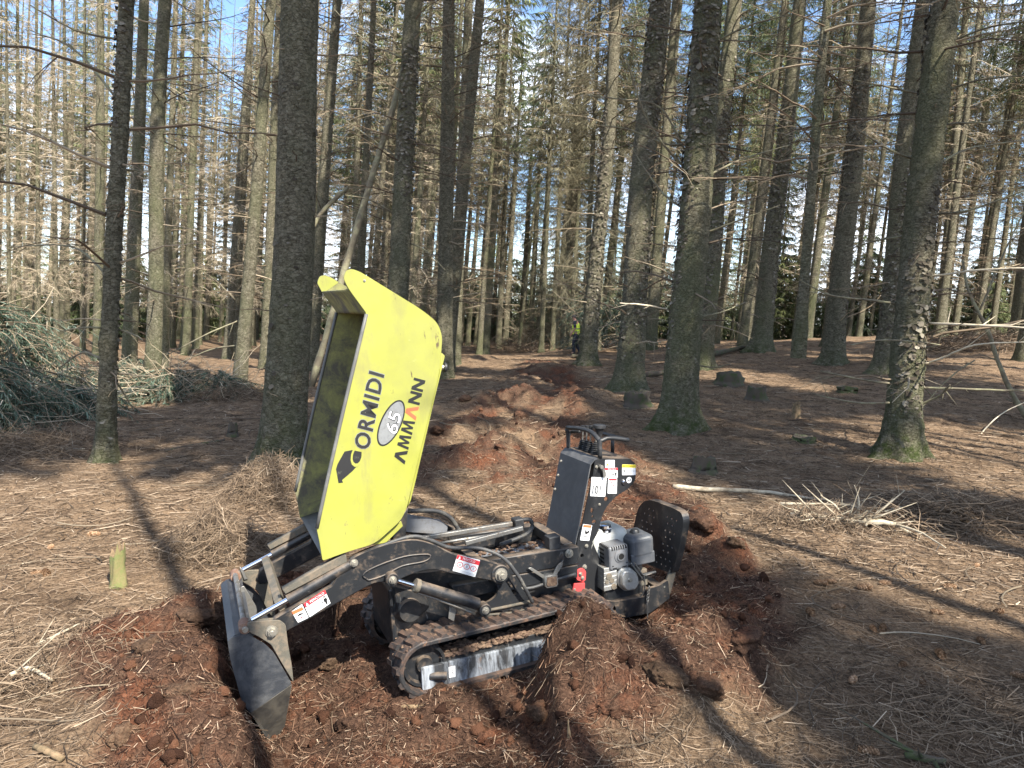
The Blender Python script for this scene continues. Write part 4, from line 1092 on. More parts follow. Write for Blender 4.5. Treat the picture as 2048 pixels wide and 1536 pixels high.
for q in range(170):
    (x, z), (nx, nz_) = loop_pt(rg.uniform(-.06, .62)); s_ = rg.uniform(.002, .007)
    bmesh.ops.create_icosphere(bm, subdivisions=1, radius=s_, matrix=Matrix.Translation((x+nx*.010, .29+rg.uniform(-.088, .088), z+nz_*.010)) @ Matrix.Diagonal((1.5, 1.4, .7, 1)))
for v in bm.verts: v.co += Vector(rg.normal(0, .0015, 3))
_md = bm_obj('trodden_mud', bm, M['soil'], tN); _md['kind'] = 'stuff'

# --- chassis
ch = empty('chassis', (0, 0, 0), DUMP)
plate('side_plate', rounded(pp([(785, 1172), (800, 1150), (905, 1140), (1050, 1165), (1150, 1150), (1180, 1180), (1240, 1222), (1185, 1245), (850, 1296), (806, 1290)], .19), .01, 2), .17, .19, M['black'], ch,
      holes=[pp([(1100, 1210), (1140, 1202), (1141, 1209), (1101, 1217)], .19)])
plate('side_plate', rounded(pp([(785, 1172), (800, 1150), (905, 1140), (1050, 1165), (1150, 1150), (1180, 1180), (1240, 1222), (1185, 1245), (850, 1296), (806, 1290)], .19), .01, 2), -.19, -.17, M['black'], ch)
x0, z0 = px(782, 1180, .19); x1, z1 = px(806, 1296, .19)
box('front_box', ((x0+x1)/2-.03, 0, (z0+z1)/2), (.12, .40, z0-z1+.02), M['black'], ch, bev=.012)
box('belly', (-.05, 0, .20), (.80, .33, .16), M['black'], ch, bev=.01)
for s in (-1, 1):
    yy = .21*s
    a = px(950, 1120, .21); b = px(1152, 1090, .21); c = px(1152, 1124, .21); d = px(985, 1152, .21)
    plate('upper_rail', [a, b, c, d], yy-.03, yy+.03, M['black'], ch, bev=.004)
    a = px(900, 1168, .21); b = px(1151, 1127, .21); c = px(1151, 1152, .21); d = px(910, 1195, .21)
    plate('lower_rail', [a, b, c, d], yy-.025, yy+.025, M['black'], ch, bev=.004)
bolt_px(1138, 1107, .242, .015, ch)
sx, sz = px(1105, 1084, .2)
box('end_stop', (sx, .2, sz+.002), (.062, .06, .066), M['plastic'], ch, bev=.005)
box('cross_member', (px(1140, 1095, .2)[0], 0, px(1140, 1095, .2)[1]-.01), (.05, .36, .05), M['black'], ch)
box('cross_member', (px(960, 1120, .2)[0], 0, px(960, 1130, .2)[1]-.01), (.05, .36, .05), M['black'], ch)
box('deck_plate', (px(1050, 1110, .1)[0], -.02, .40), (.40, .30, .008), M['greyplate'], ch)
bm = bmesh.new(); rg = np.random.default_rng(15)
for q in range(330):
    bmesh.ops.create_icosphere(bm, subdivisions=1, radius=rg.uniform(.003, .011), matrix=Matrix.Translation((rg.normal(-.20, .13), rg.uniform(-.16, .17), .405+rg.uniform(0, .01))) @ Matrix.Diagonal((1.5, 1.3, .6, 1)))
s = bm_obj('deck_soil', bm, M['soil'], ch); s['kind'] = 'stuff'
# tipping rams lying on the deck, clamp and lines
for (a, b, yy, th) in (((835, 1078), (1024, 1047), -.02, .022), ((930, 1086), (1045, 1056), .10, .022)):
    A, B = np.array(P3(*a, yy)), np.array(P3(*b, yy)); c = (A+B)/2; L = np.linalg.norm(B-A); an = math.atan2(B[2]-A[2], B[0]-A[0])
    box('slide_bar', tuple(c), (L, th, th), M['steel'], ch, Matrix.Rotation(-an, 4, 'Y'), .003)
A = P3(1035, 1045, -.02); box('clamp', A, (.05, .06, .05), M['plastic'], ch, bev=.006)
tube('hose', [P3(1040, 1040, -.02), P3(1060, 1040, -.02), P3(1064, 1056, -.02), P3(1050, 1070, .0), P3(1000, 1090, .0)], .011, M['hose'], ch)
tube('hose', [P3(815, 1022, -.25), P3(870, 1022, -.25), P3(900, 1035, -.25), P3(916, 1058, -.25), P3(930, 1080, -.25)], .012, M['hose'], ch)
tube('pipe', [P3(870, 1088, .05), P3(930, 1078, .05), P3(1000, 1068, .05)], .007, M['steel'], ch, smooth=0)
plate('floor_panel', pp([(812, 1028), (880, 1040), (896, 1052), (893, 1070), (812, 1064)], -.28), -.29, -.28, M['greyplate'], ch)
tube('fibre_hose', [P3(1151, 1148, .245), P3(1110, 1160, .25), P3(1060, 1176, .25), P3(1000, 1178, .24)], .008, M['hose'], ch)

# socket with two wings
so_ = empty('lifting_eye', (0, 0, 0), ch)
a = pp([(1091, 1152), (1114, 1149), (1116, 1168), (1112, 1173), (1093, 1176), (1089, 1172)], .27)
plate('socket', a, .22, .275, M['steel'], so_); plate('socket_soil', [(x*.8+px(1103, 1162, .27)[0]*.2, z*.75+px(1103, 1162, .27)[1]*.25) for x, z in a], .275, .279, M['soil'], so_)
plate('wing', pp([(1058, 1138), (1066, 1137), (1092, 1153), (1091, 1161)], .27), .25, .256, M['steel'], so_)
plate('wing', pp([(1130, 1122), (1128, 1133), (1116, 1152), (1108, 1150), (1118, 1132)], .27), .25, .256, M['steel'], so_)

# --- lift arms
arm_px = [(548, 1238), (606, 1203), (664, 1172), (692, 1122), (735, 1100), (785, 1084), (829, 1077), (867, 1087), (911, 1111), (963, 1117), (1001, 1129), (1019, 1148), (1001, 1168), (985, 1162),
          (906, 1149), (863, 1137), (819, 1150), (789, 1165), (752, 1164), (667, 1211), (620, 1238), (568, 1266), (548, 1272), (536, 1262)]
YA = .335
def make_arm(s):
    t = empty('lift_arm', (0, 0, 0), DUMP)
    y0, y1 = (YA-.035, YA) if s > 0 else (-YA, -YA+.035)
    pts = pp(arm_px, YA)
    plate('arm_plate', rounded(pts, [.01]*2+[.004]+[.05]*6+[.02]*4+[.04]*6+[.01]*5, 3), y0, y1, M['black'], t, bev=.004)
    c = px(1000, 1148, YA)
    yo = y1 if s > 0 else y0
    cyl('pin_boss', (c[0], y0-.004, c[1]), (c[0], y1+.01, c[1]), .044, M['black'], t, 24)
    # upper guard bar, ram body and rod
    g1 = pp([(564, 1177), (570, 1187), (694, 1122), (690, 1104)], YA-.015)
    plate('ram_guard', g1, y0-.004 if s > 0 else y1-.03, y1-.002 if s > 0 else y1+.004, M['dirtysteel'], t, bev=.003)
    yr = (y0+y1)/2
    B0 = P3(690, 1140, yr) if s > 0 else None
    def q(u, v): x, z = px(u, v, YA-.0175); return (x, yr, z)
    cyl('ram_body', q(700, 1128), q(575, 1200), .024, M['black'], t, 18)
    cyl('ram_rod', q(580, 1197), q(503, 1240), .0115, M['chrome'], t, 16)
    e = q(489, 1251); cyl('ram_eye', (e[0], yr-.03, e[2]), (e[0], yr+.034, e[2]), .024, M['rust'], t, 18)
    cyl('ram_pin', (e[0], yr-.038, e[2]), (e[0], yr+.048, e[2]), .012, M['zinc'], t, 14)
    if s > 0:
        # pressed rib
        rib = [P3(u, v, YA+.002) for u, v in ((733, 1158), (726, 1152), (738, 1140), (775, 1124), (815, 1112), (855, 1109), (860, 1116), (845, 1124), (805, 1132), (770, 1150), (740, 1160), (733, 1158))]
        tube('pressed_rib', rib, .004, M['black'], t, 8, 4)
        bolt_px(708, 1126, YA+.002, .012, t); bolt(c[0], YA+.011, c[1], .021, t)
        bolt_px(543, 1263, YA+.002, .017, t)
        pl = rounded(pp([(990, 1132), (1012, 1135), (1030, 1158), (1063, 1203), (1058, 1218), (985, 1222), (968, 1230), (957, 1222), (957, 1210), (978, 1203), (994, 1190), (996, 1175), (984, 1158)], YA-.05), .02, 3)
        plate('pivot_plate', pl, YA-.062, YA-.046, M['black'], t, holes=[rounded(pp([(1013, 1164), (1020, 1162), (1034, 1186), (1028, 1191)], YA-.05), .006, 2)])
        tube('lower_bar', [P3(968, 1222, YA-.04), P3(1000, 1216, YA-.04), P3(1060, 1203, YA-.04)], .007, M['dirtysteel'], t, smooth=0)
        tube('lower_bar', [P3(972, 1230, YA-.04), P3(1020, 1226, YA-.04), P3(1058, 1218, YA-.04)], .006, M['dirtysteel'], t, smooth=0)
    return t
armN = make_arm(1); armF = make_arm(-1)
cb = box('cross_tube', (px(556, 1165, .0)[0]+.02, 0, px(560, 1160, 0)[1]), (.034, 2*YA-.07, .05), M['dirtysteel'], armN, Matrix.Rotation(.4, 4, 'Y'))
# lift ram below the arm
rm = empty('lift_ram', (0, 0, 0), DUMP)
def L3(u, v, y=YA+.02): return P3(u, v, y)
cyl('ram_rod', L3(784, 1158), L3(838, 1174), .011, M['chrome'], rm, 16)
cyl('ram_body', L3(832, 1171), L3(956, 1208), .027, M['black'], rm, 20)
cyl('gland', L3(829, 1170), L3(838, 1173), .031, M['dirtysteel'], rm, 20)
for (u, v) in ((783, 1157), (968, 1218)):
    c = L3(u, v); cyl('ram_eye', (c[0], c[1]-.03, c[2]), (c[0], c[1]+.02, c[2]), .028, M['black'], rm, 18); bolt(c[0], c[1]+.02, c[2], .012, rm)
tube('feed_pipe', [L3(835, 1185), L3(870, 1197), L3(905, 1210), L3(950, 1228)], .006, M['steel'], rm, smooth=4)
plate('ram_tag', pp([(900, 1213), (914, 1217), (909, 1244), (898, 1238)], YA), YA-.01, YA-.008, M['steel'], rm)
tube('arm_hose', [P3(700, 1119, YA-.01), P3(760, 1093, YA-.01), P3(822, 1073, YA-.01), P3(860, 1080, YA-.01), P3(900, 1095, YA-.02), P3(960, 1097, YA-.03), P3(1005, 1115, YA), P3(1035, 1150, YA+.01), P3(1052, 1180, YA+.005), P3(1065, 1205, YA-.01)], .009, M['hose'], armN, 8)
bolt_px(814, 1200, .192, .014, ch)
lathe('drive_motor', (px(815, 1210, .2)[0], .1, px(815, 1215, .2)[1]), (px(815, 1210, .2)[0], .25, px(815, 1215, .2)[1]), [(0, 0), (0, .07), (.7, .07), (.8, .055), (1, .05), (1, 0)], M['black'], ch, 22)
plate('motor_cover', rounded(pp([(786, 1170), (850, 1188), (862, 1215), (835, 1240), (795, 1232)], .23), .02, 3), .19, .225, M['black'], ch, bev=.006)

# --- loading shovel at the nose
sh = empty('loading_shovel', (0, 0, 0), DUMP)
YS = .345
up_ = pp([(455, 1283), (462, 1276), (494, 1264), (505, 1274), (530, 1288), (548, 1306), (565, 1335), (584, 1368), (501, 1427), (484, 1406), (460, 1318)], YS)
dn_a, dn_b = px(501, 1427, YS), px(584, 1369, YS)
def swp_lower(v):
    # the lower end of the cheek is bent inwards towards the lip
    a = np.array(dn_a); b = np.array(dn_b); n_ = np.array([-(b-a)[1], (b-a)[0]]); n_ /= np.linalg.norm(n_)
    d = np.abs((v[:, :2]-a) @ n_)
    return np.stack([v[:, 0], YS-.003-v[:, 2]-d*.55, v[:, 1]], -1)
for s in (1, -1):
    plate('cheek', rounded(up_, .012, 3), s*YS-.006 if s > 0 else -YS, YS if s > 0 else -YS+.006, M['worn'], sh, bev=.001)
low = [px(u, v, y) for u, v, y in ((501, 1427, YS), (584, 1369, YS), (573, 1467, YS-.05), (560, 1487, YS-.06), (541, 1488, YS-.06))]
plate('lip_cheek', low, YS-.006, YS, M['wornlow'], sh, swap=swp_lower)
def shell(pts, inset, material, name):
    V = []; Q = []
    for k, (x, z) in enumerate(pts):
        i = inset[k]
        V += [(x, YS-.004-i, z), (x, -YS+.004+i, z)]
    for k in range(len(pts)-1): Q.append((2*k, 2*k+1, 2*k+3, 2*k+2))
    me = mesh_np(name, V, np.array(Q), False); o = link(name, me, sh, material)
    md = o.modifiers.new('thick', 'SOLIDIFY'); md.thickness = .006; md.offset = 0
    return o
shell([px(505, 1262, YS), px(470, 1272, YS), px(457, 1284, YS), px(463, 1318, YS), px(486, 1405, YS), px(502, 1426, YS)], [0]*6, M['worn'], 'back_sheet')
shell([px(502, 1426, YS), px(541, 1487, YS-.05)], [0, .05], M['wornlow'], 'lip_sheet')
br_ = rounded(pp([(491, 1248), (500, 1244), (557, 1241), (569, 1250), (574, 1290), (582, 1335), (585, 1366), (560, 1325), (540, 1290), (515, 1274), (497, 1266)], YS), .008, 2)
plate('hinge_bracket', br_, YS-.035, YS-.020, M['dirtysteel'], sh); plate('hinge_bracket', br_, -YS+.020, -YS+.035, M['dirtysteel'], sh)
plate('hinge_bracket', [(x-.004, z+.004) for x, z in br_], YS+.001, YS+.009, M['dirtysteel'], sh)
bolt_px(543, 1263, YS+.010, .017, sh)
cyl('hinge_tube', (px(489, 1251, YS)[0], -YS, px(489, 1251, YS)[1]), (px(489, 1251, YS)[0], YS, px(489, 1251, YS)[1]), .012, M['steel'], sh)
tp = [px(u, v, YS) for u, v in ((492, 1252), (500, 1243))]
plate('stiffener', [px(u, v, -.12) for u, v in ((480, 1175), (488, 1172), (512, 1212), (519, 1240), (494, 1244))], -.125, -.12, M['steel'], sh)
plate('stiffener', [px(u, v, -.30) for u, v in ((479, 1133), (486, 1140), (496, 1158), (488, 1160))], -.305, -.30, M['steel'], sh)

# --- skip, tipped up
sk = empty('skip', (0, 0, 0), DUMP)
YK = .345
outer = [(733, 627), (697, 578), (686, 556), (693, 540), (705, 538), (721, 544), (843, 619), (875, 645), (885, 672), (883, 702), (879, 746), (826, 964), (814, 1016), (802, 1041), (750, 1088), (700, 1102), (645, 1122), (639, 1085), (633, 1057)]
rad = [.01, .02, .02, .02, .01, .03, .06, .06, .04, .02, .2, .2, .03, .03, .04, .04, .01, .01, .01]
no = rounded(pp(outer, YK), rad, 4)
plate('side_wall', no, YK-.005, YK, M['yellow'], sk, bev=.001)
plate('side_wall', no, -YK, -YK+.005, M['yellowin'], sk, bev=.001)
# inner face of the near wall is soiled too
plate('wall_lining', [(x*.985+.45*.015, z*.985+1.2*.015) for x, z in no], YK-.0075, YK-.0055, M['yellowin'], sk, bev=0)
def skin(name, pxs, mat_, y=YK, th=.005, inset=.006, mirror_mat=None):
    pts = [px(u, v, y) for u, v in pxs]; V = []; Q = []
    pts = catmull([(p[0], 0, p[1]) for p in pts], 5)[:, [0, 2]]
    for (x, z) in pts: V += [(x, y-inset, z), (x, -y+inset, z)]
    for k in range(len(pts)-1): Q.append((2*k, 2*k+1, 2*k+3, 2*k+2))
    o = link(name, mesh_np(name, V, np.array(Q), True), sk, mat_)
    md = o.modifiers.new('thick', 'SOLIDIFY'); md.thickness = th; md.offset = 0
    return o
skin('floor_sheet', [(882, 672), (880, 702), (876, 746), (824, 964), (812, 1014)], M['yellow'])
skin('tail_sheet', [(812, 1014), (800, 1040), (750, 1086), (700, 1100), (647, 1119)], M['skiprim'])
skin('head_sheet', [(882, 672), (874, 648), (842, 622), (790, 612), (752, 620), (735, 628)], M['yellowin'])
# pouring spout: soiled plate between the two cheeks, sunlight on the far tip put in as brighter yellow
skin('spout', [(735, 628), (716, 600), (698, 578)], M['yellowin'])
ly = YK
lip = [px(735, 628, ly), px(695, 576, ly)]
plate('sunlit_far_tip', rounded(pp([(700, 582), (687, 557), (693, 541), (705, 539), (721, 545), (738, 556)], YK), .006, 2), -YK+.0056, -YK+.0066, M['yellow'], sk, bev=0)
# bottom flange along the floor, its far bolt and the hinge block
fl = pp([(884, 706), (890, 712), (866, 812), (832, 960), (822, 1000), (815, 1016), (826, 964), (879, 746)], YK-.02)
plate('floor_flange', fl, YK-.06, YK-.02, M['yellow'], sk)
c = P3(889, 735, YK-.08); cyl('rubber_stop', (c[0], c[1]-.015, c[2]), (c[0]-.012, c[1]-.015, c[2]-.002), .021, M['plastic'], sk, 18); cyl('stop_stud', (c[0]+.014, c[1]-.015, c[2]), (c[0], c[1]-.015, c[2]), .013, M['zinc'], sk, 14)
plate('hinge_block', pp([(790, 1052), (816, 1016), (811, 1078), (785, 1084)], .2), .14, .2, M['black'], sk)
plate('hinge_block', pp([(790, 1052), (816, 1016), (811, 1078), (785, 1084)], .2), -.2, -.14, M['black'], sk)
plate('gusset', pp([(746, 1090), (802, 1042), (806, 1052), (772, 1086)], YK-.03), YK-.035, YK-.03, M['yellow'], sk)
rimp = [P3(u, v, YK-.002) for u, v in ((733, 628), (706, 740), (680, 850), (655, 960), (634, 1056))]
tube('rim_bead', rimp, .008, M['skiprim'], sk, 8, 3)
rimf = [(p[0], -p[1], p[2]) for p in rimp]; tube('rim_bead', rimf, .008, M['skiprim'], sk, 8, 3)
bolt_px(729, 561, YK+.001, .004, sk)

# --- lettering on plates: a frame fixed by pixels
def frame2(p_o, p_x, p_y, y):
    o = np.array(P3(*p_o, y)); ex = np.array(P3(*p_x, y))-o; ey = np.array(P3(*p_y, y))-o
    return o, ex, ey
def text_mesh(name, s, o, ex, ey, material, parent, width, weight=.0, shear=0, y_push=.0008, spacing=1.0):
    """text of unit height laid out on frame: ex = vector of the whole length, ey = cap height vector"""
    cu = bpy.data.curves.new(name, 'FONT'); cu.body = s; cu.size = 1.0; cu.offset = weight; cu.shear = shear; cu.space_character = spacing; cu.extrude = 0; cu.resolution_u = 3
    tmp = bpy.data.objects.new('tmp', cu)
    me = bpy.data.meshes.new_from_object(tmp); bpy.data.objects.remove(tmp); bpy.data.curves.remove(cu)
    n = len(me.vertices); v = np.zeros(n*3, np.float32); me.vertices.foreach_get('co', v); v = v.reshape(-1, 3)
    lo, hi = v.min(0), v.max(0); u = (v[:, 0]-lo[0])/(hi[0]-lo[0]); w = (v[:, 1]-lo[1])/(hi[1]-lo[1])
    P = o+u[:, None]*ex+w[:, None]*ey+np.array([0, y_push, 0])
    me.vertices.foreach_set('co', P.astype(np.float32).ravel()); me.update(); me.materials.clear(); me.materials.append(material)
    ob = bpy.data.objects.new(name, me); COL.objects.link(ob); ob.parent = parent; return ob
def print_poly(name, pts, o, ex, ey, material, parent, push=.0008):
    bm = bmesh.new(); vs = [bm.verts.new(o+ex*a+ey*b+np.array([0, push, 0])) for a, b in pts]
    f = bm.faces.new(vs); f.normal_update(); bmesh.ops.triangulate(bm, faces=[f]); return bm_obj(name, bm, material, parent)
# long name, reading upwards; caps point to the skip's opening
o, ex, ey = frame2((738, 901), (769, 750), (707, 893), YK)
text_mesh('lettering', 'ORMIDI', o, ex, ey, M['inkworn'], sk, 1, .022, 0, .0016, 1.12)
text_mesh('lettering_outline', 'ORMIDI', o-ex*.008-ey*.03, ex*1.016, ey*1.06, M['silver'], sk, 1, .045, 0, .0008, 1.12)
o2, ex2, ey2 = frame2((678, 967), (728, 902), (672, 930), YK)
def fpoly(name, pxs, material, push): 
    bm = bmesh.new(); vs = [bm.verts.new((P3(u, v, YK)[0], YK+push, P3(u, v, YK)[2])) for u, v in pxs]
    f = bm.faces.new(vs); f.normal_update(); bmesh.ops.triangulate(bm, faces=[f]); return bm_obj(name, bm, material, sk)
fpoly('lettering', [(677, 966), (672, 938), (675, 928), (689, 903), (704, 900), (724, 904), (723, 922), (705, 942), (684, 960), (686, 965)], M['inkworn'], .0012)
text_mesh('lettering', 'C', np.array(P3(721, 937, YK)), np.array(P3(729, 903, YK))-np.array(P3(721, 937, YK)), np.array(P3(697, 930, YK))-np.array(P3(721, 937, YK)), M['yellow'], sk, 1, .01, 0, .0020)
# second name with its one red letter
def along(p, q, t): return (p[0]+(q[0]-p[0])*t, p[1]+(q[1]-p[1])*t)
b0, b1, h0 = (809, 929), (851, 761), (-23, -6)
segs = [('Λ', 0.0, .165, 'ink'), ('M', .175, .335, 'ink'), ('M', .35, .51, 'ink'), ('Λ', .525, .69, 'inklogo'), ('N', .705, .845, 'ink'), ('N', .86, 1.0, 'ink')]
for chs, ta, tb, mt in segs:
    a = along(b0, b1, ta); b = along(b0, b1, tb)
    o, ex, ey = frame2(a, b, (a[0]+h0[0], a[1]+h0[1]), YK)
    if chs == 'Λ':
        print_poly('lettering', [(0, 0), (.26, 0), (.5, .66), (.74, 0), (1.0, 0), (.64, 1), (.36, 1)], o, ex, ey, M[mt], sk, .0012)
    elif chs == 'M':
        print_poly('lettering', [(0, 0), (.19, 0), (.27, .68), (.43, .05), (.57, .05), (.73, .68), (.81, 0), (1, 0), (.87, 1), (.66, 1), (.5, .38), (.34, 1), (.13, 1)], o, ex, ey, M[mt], sk, .0012)
    else:
        print_poly('lettering', [(0, 0), (.22, 0), (.22, .62), (.74, 0), (1, 0), (1, 1), (.78, 1), (.78, .38), (.26, 1), (0, 1)], o, ex, ey, M[mt], sk, .0012)
# oval badge
cx_, cz_ = px(782, 846, YK); e1 = np.array(px(805, 806, YK))-np.array([cx_, cz_]); e2 = np.array(px(802, 856, YK))-np.array([cx_, cz_])
ax_ = np.array(px(800, 806, YK))-np.array(px(764, 886, YK)); ax_ = ax_/np.linalg.norm(ax_)*.105; ay_ = np.array([ax_[1], -ax_[0]])/np.linalg.norm(ax_)*.046
def oval(k, push, material):
    bm = bmesh.new(); vs = []
    for i in range(36):
        w = 2*math.pi*i/36; p = np.array([cx_, cz_])+ax_*math.cos(w)*k[0]+ay_*math.sin(w)*k[1]; vs.append(bm.verts.new((p[0], YK+push, p[1])))
    bm.faces.new(vs); return bm_obj('badge', bm, material, sk)
oval((1, 1), .0008, M['ink']); oval((.93, .86), .0014, M['silver'])
o, ex, ey = frame2((793, 871), (803, 829), (770, 861), YK)
text_mesh('badge_number', '65', o, ex, ey, M['ink'], sk, 1, .035, 0, .0020); text_mesh('badge_number', '65', o+ex*.02+ey*.02, ex*.96, ey*.96, M['white'], sk, 1, .0, 0, .0026)

# --- control console
con = empty('control_console', (0, 0, 0), DUMP)
YC_ = .215; YCF = -.13
side_px = [(1190, 919), (1262, 919), (1272, 928), (1271, 960), (1258, 977), (1232, 992), (1212, 1014), (1202, 1038), (1196, 1066), (1184, 1085), (1181, 1106), (1176, 1152), (1172, 1195), (1150, 1192), (1153, 1120), (1154, 1086), (1164, 1049), (1186, 949)]
hl = [circ(px(1212, 998, YC_), .0115, 12), circ(px(1188, 1044, YC_), .012, 12), circ(px(1199, 1009, YC_), .004, 8), rounded(pp([(1182, 1015), (1187, 1018), (1185, 1026), (1181, 1024)], YC_), .003, 2), circ(px(1185, 1033, YC_), .006, 10), circ(px(1164, 1111, YC_), .010, 12)]
sp_ = rounded(pp(side_px, YC_), [.02, .025, .02, .02, .02, .05, .05, .04, .03, .01, .01, .01, .01, .01, .01, .01, .01, .01], 3)
plate('side_panel', sp_, YC_-.006, YC_, M['blackclean'], con, holes=hl)
plate('side_panel', sp_, YCF, YCF+.006, M['blackclean'], con)
# front and top sheets run from side to side
def sheet(name, pts, y0, y1, material, parent, th=.005):
    V = []; Q = []
    for (x, z) in pts: V += [(x, y1, z), (x, y0, z)]
    for k in range(len(pts)-1): Q.append((2*k, 2*k+1, 2*k+3, 2*k+2))
    o = link(name, mesh_np(name, V, np.array(Q), False), parent, material)
    md = o.modifiers.new('thick', 'SOLIDIFY'); md.thickness = th; md.offset = 0
    return o
f0 = px(1193, 920, YC_); f1 = px(1186, 928, YC_); f2 = px(1162, 1052, YC_); f3 = px(1154, 1090, YC_)
sheet('front_panel', [(f0[0]-.012, f0[1]+.004), (f0[0]+.006, f0[1]), (f1[0]+.008, f1[1]-.004), (f2[0]+.006, f2[1]), (f3[0]+.006, f3[1])], YCF+.004, YC_-.008, M['greypanel'], con)
t0 = px(1262, 920, YC_); t1 = px(1270, 932, YC_)
sheet('top_panel', [(f0[0]-.014, f0[1]+.003), (t0[0], t0[1]+.0025), (t1[0]-.002, t1[1]), (px(1271, 960, YC_)[0]-.002, px(1271, 960, YC_)[1])], YCF+.004, YC_-.008, M['black'], con)
for (u, v) in ((1124, 922), (1118, 950), (1112, 978)):
    yy = YCF+.03; x, z = px(u, v, yy)
    o = bolt(x+.004, yy, z, .006, con); o.rotation_euler = (0, 0, -math.pi/2)
bolt_px(1199, 1009, YC_+.0005, .005, con); bolt_px(1173, 1092, YC_+.001, .007, con); bolt_px(1169, 1134, YC_+.001, .009, con)
# grab rails
rl = M['plastic']
tube('grab_rail', [P3(1200, 916, .20), P3(1200, 885, .20), P3(1206, 880, .20), P3(1221, 876, .20), P3(1256, 880, .20)], .0115, rl, con, 12, 5)
def C3(u, v, y): return P3(u, v, y)
tube('grab_rail', [C3(1137, 897, -.11), C3(1136, 868, -.11), C3(1133, 858, -.11)], .011, rl, con, 12, 4)
tube('grab_rail', [C3(1134, 855, -.11), C3(1160, 857, -.0), C3(1182, 864, .1), C3(1194, 875, .17), C3(1201, 886, .20)], .0115, rl, con, 12, 5)
tube('grab_rail', [C3(1137, 872, -.11), C3(1142, 864, -.11), C3(1160, 863, -.04)], .009, rl, con, 10, 4)
tube('grab_rail', [C3(1225, 906, -.0), C3(1225, 872, -.0)], .010, rl, con, 10, 0)
tube('grab_rail', [C3(1206, 867, -.11), C3(1225, 872, -.02), C3(1256, 880, .19)], .010, rl, con, 10, 4)
# levers with bellows
for k, (u, v, hh) in enumerate(((1163, 905, 34), (1171, 907, 36), (1179, 909, 38), (1190, 910, 34))):
    yy = -.06+.05*k
    b_ = np.array(P3(u, v, yy)); tp_ = np.array(P3(u+2, v-26, yy)); prof = []
    for q in range(7):
        prof += [(q/7, .030-.0022*q), ((q+.5)/7, .022-.0020*q)]
    lv = empty('lever', (0, 0, 0), con)
    lathe('bellows', b_, tp_, [(0, 0)]+prof+[(1, .012), (1, 0)], M['plastic'], lv, 16)
    cyl('lever_stalk', tp_-(tp_-b_)*.1, P3(u+3, v-hh-14, yy), .004, M['steel'], lv, 10)
    if k < 3: cyl('lever_knob', P3(u+3, v-hh-10, yy), P3(u+3, v-hh-20, yy), .010, M['plastic'], lv, 12)
    else: lathe('lever_knob', P3(1198, 876, yy), P3(1199, 849, yy), [(0, 0), (0, .012), (.5, .020), (.72, .026), (.76, .034), (.95, .034), (1, .028), (1, 0)], M['plastic'], lv, 18)
# key switch, push button
ks = empty('key_switch', (0, 0, 0), con)
a = P3(1200, 933, YC_); cyl('barrel', a, (a[0], a[1]+.022, a[2]), .010, M['zinc'], ks, 14)
plate('key', rounded(pp([(1201, 934), (1206, 936), (1209, 945), (1208, 955), (1204, 954), (1203, 946)], YC_), .004, 2), YC_+.014, YC_+.017, M['steel'], ks)
bolt_px(1193, 934, YC_+.001, .006, con)
a = P3(1247.5, 964, YC_); lathe('push_button', a, (a[0], a[1]+.012, a[2]), [(0, 0), (0, .014), (.6, .013), (.6, .009), (1, .008), (1, 0)], M['chrome'], con, 18)

def sticker(name, quad, y, parent, items, material='white', th=.0012):
    """thin label given by its four photo corners TL, TR, BR, BL; items in 0..1 (right, up)"""
    c = [np.array(P3(u, v, y)) for u, v in quad]
    pts = [(p[0], p[2]) for p in c]
    s = plate(name, rounded(pts, .003, 2), y+.0004, y+.0004+th, M[material], parent, bev=0)
    o = c[3]+np.array([0, th+.0004, 0]); ex = c[2]-c[3]; ey = c[0]-c[3]
    for it in items:
        if it[0] == 'r': print_poly('print', [(it[1], it[2]), (it[3], it[2]), (it[3], it[4]), (it[1], it[4])], o, ex, ey, M[it[5]], s, .0005)
        elif it[0] == 'p': print_poly('print', it[1], o, ex, ey, M[it[2]], s, .0007)
        elif it[0] == 't': text_mesh('print', it[1], o+ex*it[2]+ey*it[3], ex*(it[4]-it[2]), ey*(it[5]-it[3]), M[it[6]], s, 1, it[7] if len(it) > 7 else .0, 0, .0009)
    return s
tri = lambda x, y, s, w=1.0: [(x-s*w, y-s), (x+s*w, y-s), (x, y+s)]
def ring(x, y, r, w, asp, mt):
    out = []
    for k in range(16):
        a, b = 2*math.pi*k/16, 2*math.pi*(k+1)/16
        out.append(('p', [(x+r*math.cos(a), y+r*asp*math.sin(a)), (x+(r-w)*math.cos(a), y+(r-w)*asp*math.sin(a)), (x+(r-w)*math.cos(b), y+(r-w)*asp*math.sin(b)), (x+r*math.cos(b), y+r*asp*math.sin(b))], mt))
    return out
man = lambda x, y, s: [('p', [(x-.05*s, y), (x+.05*s, y), (x+.07*s, y+.32*s), (x+.12*s, y+.30*s), (x+.10*s, y+.62*s), (x-.10*s, y+.62*s), (x-.12*s, y+.30*s), (x-.07*s, y+.32*s)], 'ink'), ('p', [(x-.05*s, y+.68*s), (x+.05*s, y+.68*s), (x+.06*s, y+.84*s), (x-.06*s, y+.84*s)], 'ink')]
arrow = lambda x, y, s: [('p', [(x-s, y), (x-s*.5, y+s*.8), (x-s*.5, y+s*.25), (x+s*.5, y+s*.25), (x+s*.5, y+s*.8), (x+s, y), (x+s*.5, y-s*.8), (x+s*.5, y-s*.25), (x-s*.5, y-s*.25), (x-s*.5, y-s*.8)], 'ink')]
